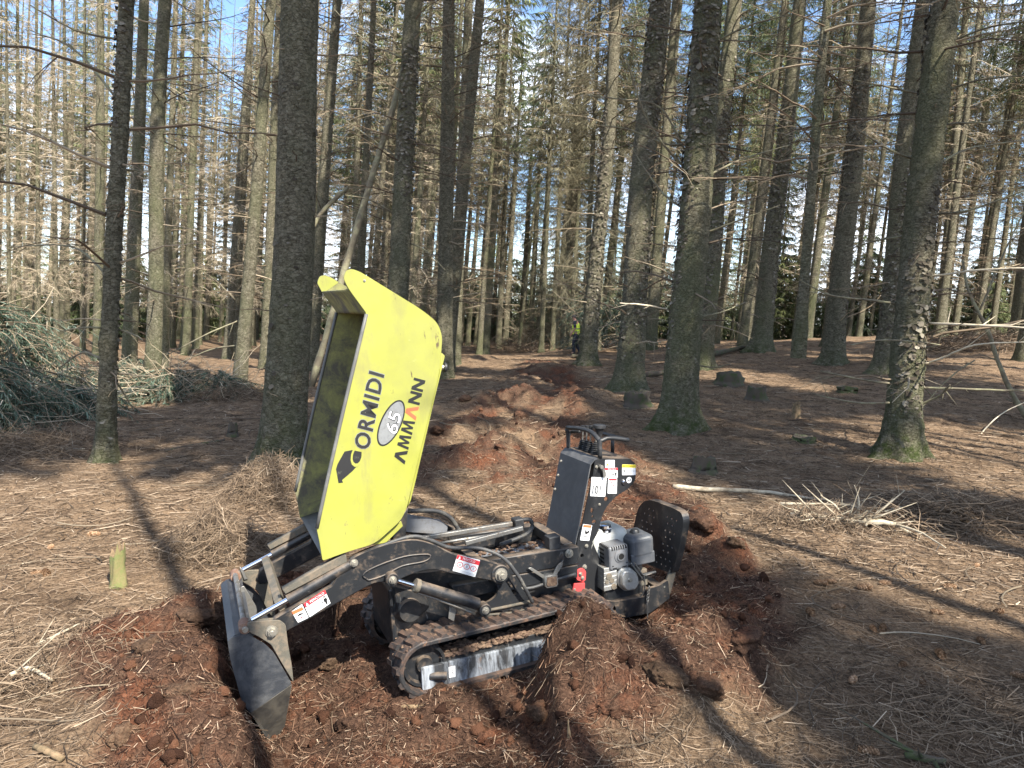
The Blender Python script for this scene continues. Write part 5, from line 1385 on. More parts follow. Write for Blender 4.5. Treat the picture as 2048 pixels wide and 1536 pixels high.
sticker('battery_sticker', ((1210, 920), (1229, 920), (1229, 935), (1210, 935)), YC_, con, [('p', tri(.25, .45, .2, .9), 'inkyellow'), ('r', .23, .35, .27, .6, 'ink'), ('r', .52, .3, .9, .34, 'inkgrey'), ('r', .52, .66, .9, .7, 'inkgrey'), ('r', .52, .3, .56, .7, 'inkgrey'), ('r', .86, .3, .9, .7, 'inkgrey')])
sticker('distance_sticker', ((1209, 935.5), (1235, 935.5), (1235, 955), (1209, 955)), YC_, con, [('r', 0, .74, 1, 1, 'inkred'), ('t', 'PERICOLO', .25, .80, .85, .94, 'white')]+arrow(.62, .32, .13)+man(.85, .12, .62)+[('p', [(.1, .2), (.4, .2), (.44, .32), (.25, .36), (.1, .3)], 'inkgrey')])
sticker('protection_sticker', ((1244, 929), (1271, 929), (1271, 950), (1244, 950)), YC_, con, [('r', 0, .70, 1, 1, 'inkyellow'), ('p', tri(.13, .84, .09, .8), 'ink'), ('t', 'ATTENZIONE', .28, .77, .92, .92, 'ink'), ('r', .08, .3, .24, .5, 'ink'), ('r', .11, .34, .21, .46, 'white')]+ring(.38, .42, .09, .035, 1.4, 'ink')+ring(.62, .4, .07, .03, 1.4, 'inkgrey')+ring(.84, .4, .07, .03, 1.4, 'inkgrey'))
sticker('sound_plate', ((1183, 954), (1213, 955), (1210, 993), (1180, 992)), YC_, con, [('t', '101', .12, .12, .66, .56, 'ink', .012), ('t', 'L', .62, .70, .72, .84, 'ink'), ('t', 'WA', .74, .70, .88, .76, 'inkgrey'), ('t', 'dB', .74, .12, .92, .28, 'inkgrey'), ('p', [(.04, .96), (.5, .96), (.4, .72), (.2, .66)], 'inkgrey')])
sticker('no_smoking_sticker', ((1216, 956), (1234, 956), (1233, 987), (1215, 987)), YC_, con, [('r', .08, .84, .95, .97, 'inkred')]+ring(.5, .60, .26, .05, .62, 'inkred')+[('p', [(.3, .72), (.36, .74), (.72, .48), (.66, .46)], 'inkred'), ('r', .46, .26, .54, .34, 'inkgrey'), ('r', .2, .12, .8, .16, 'inkgrey'), ('r', .2, .05, .8, .08, 'inkgrey')])
a = px(1258, 960, YC_); plate('horn_sticker', circ(a, .0155, 20), YC_+.0004, YC_+.0016, M['white'], con, bev=0)
o_ = np.array([a[0], YC_+.0016, a[1]]); print_poly('print', [(-.7, .25), (.3, .12), (.7, .55), (.7, -.55), (.3, -.12), (-.7, -.25)], o_, np.array([-.013, 0, 0]), np.array([0, 0, .013]), M['ink'], con, .0006)
sticker('hand_sticker', ((1166, 1048), (1184, 1050.5), (1178, 1081.5), (1160, 1080)), YC_, con, [('r', .05, .80, .95, .97, 'inkorange'), ('p', [(.25, .62), (.4, .55), (.2, .50), (.45, .47), (.3, .40), (.6, .40), (.9, .55), (.75, .64), (.55, .56), (.3, .68)], 'ink'), ('r', .25, .22, .75, .27, 'ink')])
sticker('hand_crush_sticker', ((915, 1109), (960, 1120), (950, 1154), (905, 1141)), YA, armN, [('r', 0, .74, 1, 1, 'inkred'), ('p', tri(.12, .87, .09, .55), 'white'), ('t', 'PERICOLO', .26, .80, .80, .95, 'white')]+ring(.22, .46, .14, .03, 1.25, 'inkred')+ring(.52, .46, .14, .03, 1.25, 'inkred')+ring(.82, .46, .14, .03, 1.25, 'inkred')+[('r', .18, .38, .26, .54, 'inkgrey'), ('r', .48, .38, .56, .54, 'inkgrey'), ('r', .78, .38, .86, .54, 'inkgrey'), ('r', .05, .12, .95, .15, 'inkgrey'), ('r', .05, .05, .95, .08, 'inkgrey')])
sticker('distance_sticker', ((607, 1207), (650, 1181), (661, 1206), (619, 1234)), YA, armN, [('r', 0, .70, 1, 1, 'inkred'), ('p', tri(.12, .86, .10, .5), 'white'), ('t', 'PERICOLO', .26, .78, .92, .93, 'white')]+arrow(.66, .34, .09)+man(.86, .08, .70)+[('p', [(.12, .2), (.45, .2), (.5, .34), (.3, .42), (.12, .34)], 'inkgrey')])
sticker('crush_sticker', ((583, 1223), (604, 1208), (617, 1235), (596, 1245)), YA, armN, [('r', 0, .72, 1, 1, 'inkorange'), ('p', [(.1, .45), (.5, .62), (.9, .5), (.6, .45)], 'ink'), ('p', [(.3, .2), (.5, .35), (.55, .2)], 'inkred'), ('p', [(.65, .2), (.9, .32), (.68, .26)], 'ink')])
plate('worn_sticker', pp([(797, 1138), (828, 1131), (837, 1136), (836, 1147), (805, 1150), (790, 1156), (786, 1152)], .31), .2995, .3005, M['palewood'], armN, bev=0)
# red latch
rb = empty('red_latch', (0, 0, 0), con)
plate('latch_tab', rounded(pp([(1153, 1140), (1164, 1135), (1172, 1142), (1171, 1160), (1166, 1164), (1152, 1160)], YC_+.012), .012, 4), YC_+.006, YC_+.016, M['red'], rb)
plate('latch_plate', rounded(pp([(1146, 1166), (1168, 1164), (1167, 1190), (1163, 1194), (1143, 1180)], YC_+.012), .004, 2), YC_+.014, YC_+.024, M['red'], rb)
for (u, v) in ((1161, 1148), (1165, 1156), (1148, 1178), (1167, 1188)): bolt_px(u, v, YC_+.018, .007, rb)

# --- engine
en = empty('engine', (0, 0, 0), DUMP)
YE = .20
def ex_box(name, near_px, y_near, depth, material, bev, seg=3):
    """box whose near face is given by pixels (left, top, right, bottom) on plane y_near"""
    (xl, zt), (xr, zb) = px(near_px[0], near_px[1], y_near), px(near_px[2], near_px[3], y_near)
    return box(name, ((xl+xr)/2, y_near-depth/2, (zt+zb)/2), (abs(xl-xr), depth, abs(zt-zb)), material, en, None, bev, seg), (xl, xr, zt, zb)
mf, (xl, xr, zt, zb) = ex_box('muffler', (1218, 1096, 1259, 1135), YE, .16, M['muffler'], .014)
w_, h_ = xl-xr, zt-zb
lathe('exhaust_outlet', (xl-w_*.56, YE-.004, zb+h_*.56), (xl-w_*.56, YE+.010, zb+h_*.56), [(0, 0), (0, .036), (.5, .034), (.7, .022), (1, .022), (1, .0165), (.2, .0160), (.2, 0)], M['muffler'], mf, 26)
lathe('exhaust_hole', (xl-w_*.56, YE+.002, zb+h_*.56), (xl-w_*.56, YE+.0085, zb+h_*.56), [(0, 0), (0, .0160), (1, .0160), (1, 0)], M['hole'], mf, 20)
for k in range(7):
    box('slot', (xl-.018-k*(w_-.036)/6, YE-.004, zt-.010), (.0045, .012, .018), M['hole'], mf, bev=0)
for (fx, fz) in ((.16, .88), (.88, .88), (.16, .2), (.88, .24)): box('slot', (xl-w_*fx, YE, zb+h_*fz), (.008, .002, .006), M['hole'], mf, bev=0)
for (fx, fz) in ((.25, .1), (.75, .1)): box('slot', (xl-w_*fx, YE, zb+h_*fz), (.024, .002, .005), M['hole'], mf, bev=0)
for k in range(5):
    box('louvre', (xl+.0005, YE-.085, zt-.03-k*.022), (.002, .06, .010), M['hole'], mf, bev=0)
for k in range(8):
    box('slot', (xl-.006, YE-.02-k*.015, zt-.008), (.014, .005, .012), M['hole'], mf, bev=0)
ac, (xl2, xr2, zt2, zb2) = ex_box('air_cleaner', (1262, 1078, 1311, 1112), YE-.02, .17, M['cover'], .026, 4)
ex_box('air_cleaner_base', (1263, 1111, 1311, 1124), YE-.022, .165, M['cover'], .008)
lathe('knob', ((xl2+xr2)/2, YE-.10, zt2-.002), ((xl2+xr2)/2, YE-.10, zt2+.018), [(0, 0), (0, .026), (.6, .024), (1, .018), (1, 0)], M['plastic'], ac, 14)
tk, (xl3, xr3, zt3, zb3) = ex_box('fuel_tank', (1184, 1070, 1262, 1130), YE-.10, .20, M['tank'], .035, 5)
c = P3(1210, 1062, YE-.14); lathe('fuel_cap', (c[0], c[1], zt3-.01), (c[0], c[1], zt3+.028), [(0, 0), (0, .036), (.1, .038), (.55, .038), (.6, .034), (.95, .032), (1, .026), (1, 0)], M['chrome'], tk, 24)
# crankcase and valve cover
ex_box('crankcase', (1206, 1134, 1290, 1196), YE-.03, .22, M['black'], .02)
for k in range(5): ex_box('cooling_fin', (1208, 1138+k*9, 1234, 1141+k*9), YE-.012, .10, M['alu'], .001, 1)
vc = rounded(pp([(1242, 1137), (1262, 1136), (1275, 1148), (1277, 1166), (1268, 1180), (1250, 1183), (1237, 1171), (1236, 1150)], YE), .012, 3)
plate('valve_flange', [(x*1.0, z) for x, z in vc], YE-.03, YE-.002, M['alu'], en, bev=.003)
cxv = np.mean(np.array(vc), 0); plate('valve_cover', [tuple(cxv+(np.array(p)-cxv)*.86) for p in vc], YE-.004, YE+.022, M['alu'], en, bev=.006)
bolt(cxv[0], YE+.021, cxv[1]+.004, .009, en)
for (u, v, r) in ((1216, 1152, .018), (1222, 1160, .014), (1212, 1163, .012), (1226, 1172, .016)):
    c = P3(u, v, YE-.02); cyl('fitting', (c[0], c[1]-.03, c[2]), (c[0], c[1]+.012, c[2]), r, M['dirtysteel'], en, 12)
ex_box('carburettor', (1281, 1140, 1296, 1170), YE-.03, .06, M['dirtysteel'], .006)
tube('linkage', [P3(1262, 1126, YE), P3(1272, 1140, YE), P3(1281, 1152, YE), P3(1288, 1162, YE)], .003, M['steel'], en, 8)
tube('linkage', [P3(1268, 1124, YE+.005), P3(1278, 1138, YE+.005), P3(1288, 1150, YE+.005), P3(1304, 1147, YE)], .003, M['steel'], en, 8)
cyl('choke_lever', P3(1282, 1150, YE-.01), P3(1311, 1144, YE-.01), .008, M['plastic'], en, 12)
tube('cable', [P3(1288, 1152, YE+.01), P3(1290, 1172, YE+.012), P3(1284, 1190, YE+.01), P3(1268, 1200, YE+.01), P3(1240, 1204, YE+.01), P3(1205, 1203, YE)], .003, M['hose'], en, 8)
# engine bay: bulkhead and tray
plate('bulkhead', pp([(1186, 1085), (1206, 1130), (1200, 1205), (1172, 1190), (1178, 1110)], .12), -.10, .12, M['blackclean'], en, bev=.003)
tr = empty('rear_frame', (0, 0, 0), DUMP)
fr = rounded(pp([(1178, 1190), (1197, 1206), (1215, 1202), (1230, 1204), (1290, 1194), (1296, 1178), (1318, 1172), (1336, 1160), (1340, 1196), (1300, 1226), (1240, 1238), (1205, 1242)], .22), .012, 3)
plate('frame_cheek', fr, .20, .22, M['black'], tr, holes=[circ(px(1225, 1219, .22), .020, 18)])
plate('frame_cheek', fr, -.22, -.20, M['black'], tr)
fr_x = px(1300, 1200, .22); box('tray', (fr_x[0]+.18, 0, fr_x[1]+.02), (.46, .40, .012), M['black'], tr)
box('rear_beam', (px(1325, 1185, .2)[0], 0, px(1325, 1185, .2)[1]), (.05, .42, .06), M['black'], tr)
for k in range(9):   # safety chain, link by link
    a = P3(1298-k*.4, 1174+k*3.6, .235); bm = bmesh.new()
    bmesh.ops.create_circle(bm, segments=12, radius=.007); 
    vs = [v.co.copy() for v in bm.verts]; bm.free()
    loop = [(a[0]+(v.x if k % 2 else 0), a[1]+(0 if k % 2 else v.x), a[2]+v.y*1.2) for v in vs]
    tube('chain_link', loop+[loop[0]], .0018, M['steel'], tr, 6, 2)
tube('pull_cord', [P3(1294, 1206, .235), P3(1295, 1235, .235), P3(1294, 1270, .235)], .003, M['hose'], tr, 6)
cyl('cord_toggle', P3(1294, 1268, .235), P3(1294, 1282, .235), .004, M['palewood'], tr, 8)

# --- folded operator platform, standing across the tail
pf = empty('operator_platform', (0, 0, 0), DUMP)
xq = px(1335, 1150, .2)[0]-.02
def yz(u, v, lean=.0):
    return pxx(u, v, xq)
poly = [(1266, 1066), (1277, 1018), (1288, 1003), (1303, 1000), (1350, 1018), (1364, 1026), (1368, 1042), (1362, 1080), (1352, 1122), (1345, 1146), (1312, 1134), (1262, 1112)]
yzp = [pxx(u, v, xq) for u, v in poly]
yn, zn = np.array(yzp).T
holes = []
rows = [(1283, 1012, 1268, 1072, 4)]
for r_ in range(9):
    for c_ in range(8):
        u = 1289+c_*9.2-r_*2.1+(r_ % 2)*3; v = 1013+r_*13.5+c_*4.0
        y_, z_ = pxx(u, v, xq)
        if in_poly(np.array([u]), np.array([v]), [(1296, 1008), (1356, 1032), (1342, 1136), (1275, 1108), (1274, 1060)])[0]:
            if c_ in (3, 4) and r_ < 6: continue
            holes.append(circ((y_, z_), .0065, 8))
def sw(v): return np.stack([xq+v[:, 2], v[:, 0], v[:, 1]], -1)
plate('tread_plate', rounded(yzp, [.01, .05, .04, .04, .03, .03, .03, .05, .05, .02, .01, .01], 3), 0, .006, M['black'], pf, holes=holes, swap=sw)
rim = rounded(yzp, [.01, .05, .04, .04, .03, .03, .03, .05, .05, .02, .01, .01], 3)
V = []; Q = []
for (y_, z_) in rim: V += [(xq+.004, y_, z_), (xq-.035, y_, z_)]
nr_ = len(rim)
for k in range(nr_-4): Q.append((2*k, 2*k+1, 2*k+3, 2*k+2))
ro = link('flange', mesh_np('flange', V, np.array(Q), False), pf, M['black']); md = ro.modifiers.new('thick', 'SOLIDIFY'); md.thickness = .005; md.offset = 0
plate('hinge_arm', rounded(pp([(1340, 1140), (1352, 1124), (1350, 1150), (1340, 1188), (1332, 1198), (1322, 1196), (1320, 1180), (1330, 1166)], .2), .01, 3), .19, .205, M['dirtysteel'], pf)
plate('hinge_arm', rounded(pp([(1340, 1140), (1352, 1124), (1350, 1150), (1340, 1188), (1332, 1198), (1322, 1196), (1320, 1180), (1330, 1166)], .2), .01, 3), -.205, -.19, M['dirtysteel'], pf)
bolt_px(1326, 1172, .206, .010, pf)
# ------------------------------------------------------------------ unseen trees, added so that their crowns shade the clearing
def shade_trees():
    """added stems behind and beside the camera, placed one by one so that their high crowns shade what the photo shows in shade"""
    g = np.random.default_rng(77)
    cands = []
    for x in np.arange(-7, 30, .8):
        for y in np.arange(-30, 12, .8):
            if y > -1 and abs(x) < .9*y+2.4: continue
            if math.hypot(x, y) < 1.2: continue
            cands.append((x+g.uniform(-.2, .2), y+g.uniform(-.2, .2), g.uniform(.86, 1.06)))
    CL = np.array([covered(LITP, x, y, 13.2*h, 19*h, 1.25*h) for x, y, h in cands]); CS = np.array([covered(SHADP, x, y, 13.2*h, 19*h, 1.2*h) for x, y, h in cands])
    def stripe(x, y):
        d = LITP[:, :2]-np.array([x, y]); u_ = -SUNH/np.linalg.norm(SUNH); al = d @ u_; pe_ = np.abs(d[:, 0]*u_[1]-d[:, 1]*u_[0])
        return ((al > 0) & (al < 14) & (pe_ < .16)).sum()
    ST = np.array([stripe(x, y) for x, y, h in cands])
    cx, cy = np.array(cands)[:, 0], np.array(cands)[:, 1]; alive = np.ones(len(cands), bool); cov = SHADED.copy(); kept = []
    while len(kept) < 60:
        gain = (CS*np.where(cov == 0, 1.0, np.where(cov == 1, .25, 0))[None]).sum(1)-4.0*CL.sum(1)-.10*ST; gain[~alive] = -9; gain[CL.sum(1) > 3] = -9
        k = int(np.argmax(gain))
        if gain[k] < 2.0: break
        kept.append(cands[k]); cov[CS[k]] += 1; alive &= (cx-cx[k])**2+(cy-cy[k])**2 > 1.2**2
    big = len(kept)
    CL = np.array([covered(LITP, x, y, 14.3*h, 18.6*h, .95*h) for x, y, h in cands]); CS = np.array([covered(SHADP, x, y, 14.3*h, 18.6*h, .9*h) for x, y, h in cands])
    while len(kept) < big+34:
        gain = (CS*np.where(cov == 0, 1.0, np.where(cov == 1, .2, 0))[None]).sum(1)-3.0*CL.sum(1)-.05*ST; gain[~alive] = -9; gain[CL.sum(1) > 2] = -9
        k = int(np.argmax(gain))
        if gain[k] < 1.2: break
        kept.append(cands[k]); cov[CS[k]] += 1; alive &= (cx-cx[k])**2+(cy-cy[k])**2 > 1.0**2
    for n, (x, y, h) in enumerate(kept):
        add_tree((x, y, float(base_h(x, y))-.05), (.02, 0, 1), g.uniform(.07, .10), 'unseen spruce added behind the photographer to shade the clearing', 'added shade spruces behind the photographer', seed=3000+n, crown=CROWN_SHADE[n % 2] if n < big else CROWN_SMALL[n % 2], hscale=h)
    add_tree((2.75, -.15, float(base_h(2.75, -.15))-.05), (.02, 0, 1), .06, 'unseen slim spruce added beside the photographer to cast thin branch shadows', None, seed=3999, br=BR_MID[0])  # added out of view only for its branch shadows on the skip
    return len(kept), int((cov == 0).sum()), len(cov)
_st = shade_trees()

# ------------------------------------------------------------------ litter: fallen twigs, needles, torn peat
def near_field(n, rmin, rmax, amax=40, power=1.0):
    a = np.radians(rng.uniform(-amax, amax, n)); u = rng.random(n)
    r = np.exp(np.log(rmin)+u**power*(np.log(rmax)-np.log(rmin)))
    return r*np.sin(a), r*np.cos(a)
def in_machine(x, y):
    qx, qy = x-MO[0], y-MO[1]; lx = qx*_X[0]+qy*_X[1]; ly = qx*MN[0]+qy*MN[1]
    return (lx > -.75) & (lx < .55) & (np.abs(ly) < .40)

def lay(n, rmin, rmax, lmin, lmax, rad, bend, lift, soil_keep, name, matr, label, k=4, tilt=.12, only_soil=False, cat=None, dirbias=None):
    x, y = near_field(n, rmin, rmax)
    s = soil_mask(x, y)
    keep = (rng.random(n) < (s if only_soil else (1-s)+s*soil_keep)) & ~in_machine(x, y)
    x, y = x[keep], y[keep]; m_ = len(x)
    L = lmin*(lmax/lmin)**(rng.random(m_)**1.5); a = rng.uniform(0, 2*math.pi, m_); t = np.linspace(-.5, .5, k)[None, :]
    b = rng.normal(0, bend, m_)[:, None]*L[:, None]*(4*t*t)
    X = x[:, None]+L[:, None]*t*np.cos(a)[:, None]-b*np.sin(a)[:, None]; Y = y[:, None]+L[:, None]*t*np.sin(a)[:, None]+b*np.cos(a)[:, None]
    Zg = ground_h(X, Y)
    zc = Zg.mean(1, keepdims=True)
    tl = rng.normal(0, tilt, m_)[:, None]*L[:, None]*t
    Zz = .35*Zg+.65*zc+tl+rng.uniform(0, lift, m_)[:, None]+.002
    Zz = np.maximum(Zz, Zg-.006)
    R = (rad[0]*(rad[1]/rad[0])**rng.random(m_))[:, None]*np.linspace(1, .55, k)[None, :]
    R = R*np.sqrt(np.clip(np.hypot(x, y)/3.5, .8, 3))[:, None]
    V, Q, T = tubes(np.stack([X, Y, Zz], -1), R, 3, cap=False)
    o = link(name, mesh_np(name, V, Q, False), None, matr); tag(o, label, cat, None, 'stuff'); return o
lay(88000, 1.7, 20, .02, .09, (.0008, .0018), .15, .012, .12, 'needle_litter', M['litter'], 'dry spruce needles and fine twigs covering the forest floor', 2)
lay(19000, 1.7, 20, .08, .28, (.0010, .0026), .22, .012, .10, 'fallen_twigs', M['litter'], 'thin dead twigs strewn over the forest floor', 4, .07)
lay(26000, 5.0, 24, .06, .20, (.0016, .0040), .3, .010, .25, 'needle_clumps', M['litter'], 'clumps of dead needles and bark crumbs on the farther forest floor', 2, .05)
lay(220, 1.9, 16, .35, .7, (.0025, .005), .18, .03, .03, 'fallen_sticks', M['twig'], 'longer dry sticks lying among the needle litter', 6, .05)
lay(120000, 1.6, 12, .012, .05, (.0008, .0026), .3, .014, 0, 'peat_fibres', M['peat'], 'torn red brown peat fibres in the trench', 2, .5, True)

def clods():
    """crumbs and clods of peat"""
    n = 3600; x, y = near_field(n, 1.7, 15); s = soil_mask(x, y); k = (rng.random(n) < s**2) & ~in_machine(x, y); x, y = x[k], y[k]; n = len(x)
    bm = bmesh.new(); bmesh.ops.create_icosphere(bm, subdivisions=2, radius=1); bv = np.array([v.co[:] for v in bm.verts]); bf = np.array([[v.index for v in f.verts] for f in bm.faces]); bm.free()
    S = .006+.020*rng.random(n)**3
    V = bv[None]*S[:, None, None]*rng.uniform(.7, 1.4, (n, 1, 3))
    w = 1+.95*fbm(bv[None, :, 0]*2.2+np.arange(n)[:, None]*3.7, bv[None, :, 1]*2.2, bv[None, :, 2]*2.2, oct=3, seed=71)
    V = V*w[:, :, None]
    P = np.stack([x, y, ground_h(x, y)+S*.25], -1); V = V+P[:, None]
    T = bf[None]+(np.arange(n)*len(bv))[:, None, None]
    o = link('peat_clods', mesh_np('peat_clods', V.reshape(-1, 3), None, True, T.reshape(-1, 3)), None, M['soilclod']); tag(o, 'crumbs and clods of dark peat along the trench', None, None, 'stuff')
M['soilclod'] = island_mat('peat_clods', [(0, (.028, .014, .010)), (.5, (.085, .041, .025)), (1, (.17, .082, .048))], .95, .1)
_nt = M['soilclod'].node_tree; _g = _nt.nodes.new('ShaderNodeNewGeometry'); add_bump(_nt, _nt.nodes['Principled BSDF'], noise_node(_nt, 110, 7, .75, _g.outputs['Position']).outputs[0], 1.0, .02)
clods()
def sod(u, v, size, label, seed, flat=.6):
    """one torn lump of peat with ragged, fibrous sides"""
    g = np.random.default_rng(seed); bm = bmesh.new(); bmesh.ops.create_icosphere(bm, subdivisions=4, radius=1)
    bv = np.array([q.co[:] for q in bm.verts]); bf = np.array([[q.index for q in f.verts] for f in bm.faces]); bm.free()
    r = 1+.55*fbm(bv[:, 0]*1.3+seed, bv[:, 1]*1.3, bv[:, 2]*1.3, oct=2, seed=seed)+.35*np.abs(fbm(bv[:, 0]*4+seed, bv[:, 1]*4, bv[:, 2]*4, oct=3, seed=seed+3))+.16*fbm(bv[:, 0]*13, bv[:, 1]*13+seed, bv[:, 2]*13, oct=2, seed=seed+6)
    V = bv*r[:, None]*size*np.array([g.uniform(.9, 1.4), g.uniform(.7, 1.1), flat]); a = g.uniform(0, 6.28); c, s = math.cos(a), math.sin(a)
    V = np.stack([V[:, 0]*c-V[:, 1]*s, V[:, 0]*s+V[:, 1]*c, V[:, 2]+V[:, 0]*g.normal(0, .2)], -1)
    me = mesh_np('peat_clod', V, None, True, bf); at = me.attributes.new('soil', 'FLOAT', 'POINT'); at.data.foreach_set('value', np.full(len(V), g.choice([1, 1, .8, .35]), np.float32))
    p = ghit(u, v); o = link('peat_clod', me, None, M['ground']); o.location = (p[0], p[1], gz(p[0], p[1])+size*.12); tag(o, label, 'clod', 'torn peat clods around the trench'); return o
for k, (u, v, sz, lb) in enumerate(((1405, 1050, .10, 'dark torn peat clod right of the folded platform'), (1470, 1095, .07, 'small peat clod on the edge of the litter right of the platform'), (1490, 1275, .09, 'tall ragged peat clod standing by the hole right of the mound'), (1330, 1345, .08, 'peat clod at the right end of the mound'),
        (1240, 1420, .07, 'pale peat clod on the front slope of the mound'), (1420, 1385, .08, 'flat sod lump below the hole right of the mound'), (400, 1235, .08, 'peat clod left of the shovel hinge'), (300, 1300, .07, 'peat clod on the left spoil ridge'), (370, 1390, .06, 'small clod just left of the shovel'),
        (660, 1340, .05, 'small clod between shovel and near track'), (700, 1455, .07, 'flat clod in front of the shovel tip'), (980, 1470, .06, 'clod in the trench in front of the near track'), (1080, 1440, .07, 'clod at the foot of the mound'), (250, 1470, .06, 'clod at the lower left of the spoil'),
        (870, 860, .09, 'peat clod right of the skip behind the machine'), (930, 800, .10, 'peat clod on the trail beyond the skip corner'), (1040, 835, .10, 'peat clod in the middle of the trail behind the machine'), (1130, 870, .08, 'peat clod on the trail left of the console'), (1000, 905, .08, 'peat clod nearest behind the slide bars'),
        (1090, 770, .12, 'far peat clod on the trail'), (1170, 1010, .06, 'clod just left of the console foot'), (1380, 1170, .07, 'clod behind the rear frame'))):
    sod(u, v, sz*.8, lb, 500+k*7)

# ------------------------------------------------------------------ brash heaps of cut spruce
def brash(name, u, v, wx, wy, hh, n, label, seed, matn='needleblue', group=None, twigs=60):
    g = np.random.default_rng(seed); c = ghit(u, v)
    t = empty(name, tuple(c)); tag(t, label, 'brash', group)
    # boughs spring from inside the heap and droop over its flanks
    a = g.uniform(0, 2*math.pi, n); q = np.sqrt(g.random(n))
    bx, by = wx*q*np.cos(a)*.75, wy*q*np.sin(a)*.75
    top = hh*(1-q**2.2)*g.uniform(.65, 1.05, n)
    out = np.stack([np.cos(a)*wx, np.sin(a)*wy], -1); out /= np.linalg.norm(out, axis=1, keepdims=True); out += g.normal(0, .5, (n, 2))
    L = g.uniform(.35, .8, n)*(.5+.5*min(1, hh)); tt = np.linspace(0, 1, 6)[None, :]
    P = np.stack([bx[:, None]+out[:, :1]*L[:, None]*tt, by[:, None]+out[:, 1:]*L[:, None]*tt, top[:, None]+L[:, None]*(.18*tt-.75*tt**2)], -1)
    P[:, :, 2] = np.maximum(P[:, :, 2], .02)
    b = tubes(P, .008*(1-.8*tt)*np.ones((n, 1))+.001, 3, cap=False)
    bo = link('boughs', mesh_np('boughs', b[0], b[1], False), t, M['twig']); bo['kind'] = 'stuff'
    m_ = 80; idx = np.repeat(np.arange(n), m_); s = g.random(len(idx)); f = s*5; i0 = np.minimum(f.astype(int), 4); fr = (f-i0)[:, None]
    st = P[idx, i0]*(1-fr)+P[idx, i0+1]*fr; tn = norm(P[idx, i0+1]-P[idx, i0])
    d = norm(tn*.8+g.normal(0, .55, (len(idx), 3))+np.array([0, 0, -.30])); l = g.uniform(.03, .11, len(idx))*(1.15-.5*s)
    t3 = np.linspace(0, 1, 2)[None, :, None]; TP = st[:, None]+d[:, None]*l[:, None, None]*t3; TP[:, :, 2] -= (l*.35)[:, None]*t3[:, :, 0]**2
    TP[:, :, 2] = np.maximum(TP[:, :, 2], .005)
    V, Q = ribbons(TP, np.broadcast_to(np.array([.0052, .0022]), (len(idx), 2))*g.uniform(.6, 1.2, (len(idx), 1)), g.normal(0, 1, (len(idx), 1, 3)))
    fo = link('foliage', mesh_np('foliage', V, Q, False), t, M[matn]); fo['kind'] = 'stuff'
    if twigs:
        a = g.uniform(0, 2*math.pi, twigs); e = g.uniform(-.1, 1.0, twigs); L = g.uniform(.5, 1.5, twigs)*(.6+.5*hh)
        d = np.stack([np.cos(a)*np.cos(e), np.sin(a)*np.cos(e), np.sin(e)], -1); st = np.stack([g.normal(0, wx*.5, twigs), g.normal(0, wy*.5, twigs), g.uniform(.0, hh*.6, twigs)], -1)
        k = np.linspace(0, 1, 6)[None, :, None]; TP = st[:, None]+d[:, None]*L[:, None, None]*k; TP[:, :, 2] -= (L*g.uniform(0, .5, twigs))[:, None]*k[:, :, 0]**2
        TP[:, 1:] += g.normal(0, .02, (twigs, 5, 3)); TP[:, :, 2] = np.maximum(TP[:, :, 2], .01)
        V, Q, T = tubes(TP, .006*(1-.8*k[:, :, 0])*np.ones((twigs, 1))+.001, 3)
        tw = link('dead_twigs', mesh_np('dead_twigs', V, Q, False, T), t, M['twigpale']); tw['kind'] = 'stuff'
    return t
brash('brash_heap', -10, 820, .72, .8, 1.55, 430, 'tall heap of drooping blue green spruce boughs at the left edge', 1, twigs=110)
brash('brash_heap', -60, 870, .6, .6, .9, 200, 'heap of cut spruce boughs running out of the left edge', 2)
brash('brash_heap', 160, 795, .7, .5, .45, 150, 'low grey green brash heap behind the slim mossy trunk', 3, twigs=80)
brash('brash_heap', 118, 835, .8, .5, .45, 170, 'scattered pale spruce cuttings at the foot of the tall brash heap', 4)
brash('brash_heap', 268, 790, .45, .4, .6, 100, 'upright green bough heap left of the grey green trunk', 5)
brash('brash_heap', 335, 800, .40, .35, .55, 90, 'fresh green bough heap right of the grey green trunk', 6)
brash('brash_heap', 425, 792, .8, .5, .42, 120, 'flat brown and green brash left of the dark leaning trunk', 7, twigs=90)
brash('brash_heap', 1215, 700, 1.3, 1.0, 1.9, 260, 'dark brash heap right of the trunk that hides the person', 8)
brash('brash_heap', 1138, 692, 1.2, .9, 2.2, 240, 'dark green brash heap behind the person', 9)
brash('brash_heap', 1085, 695, 1.6, 1.0, 1.4, 140, 'brown twiggy brash heap left of the person', 10, 'needlegrey', twigs=110)

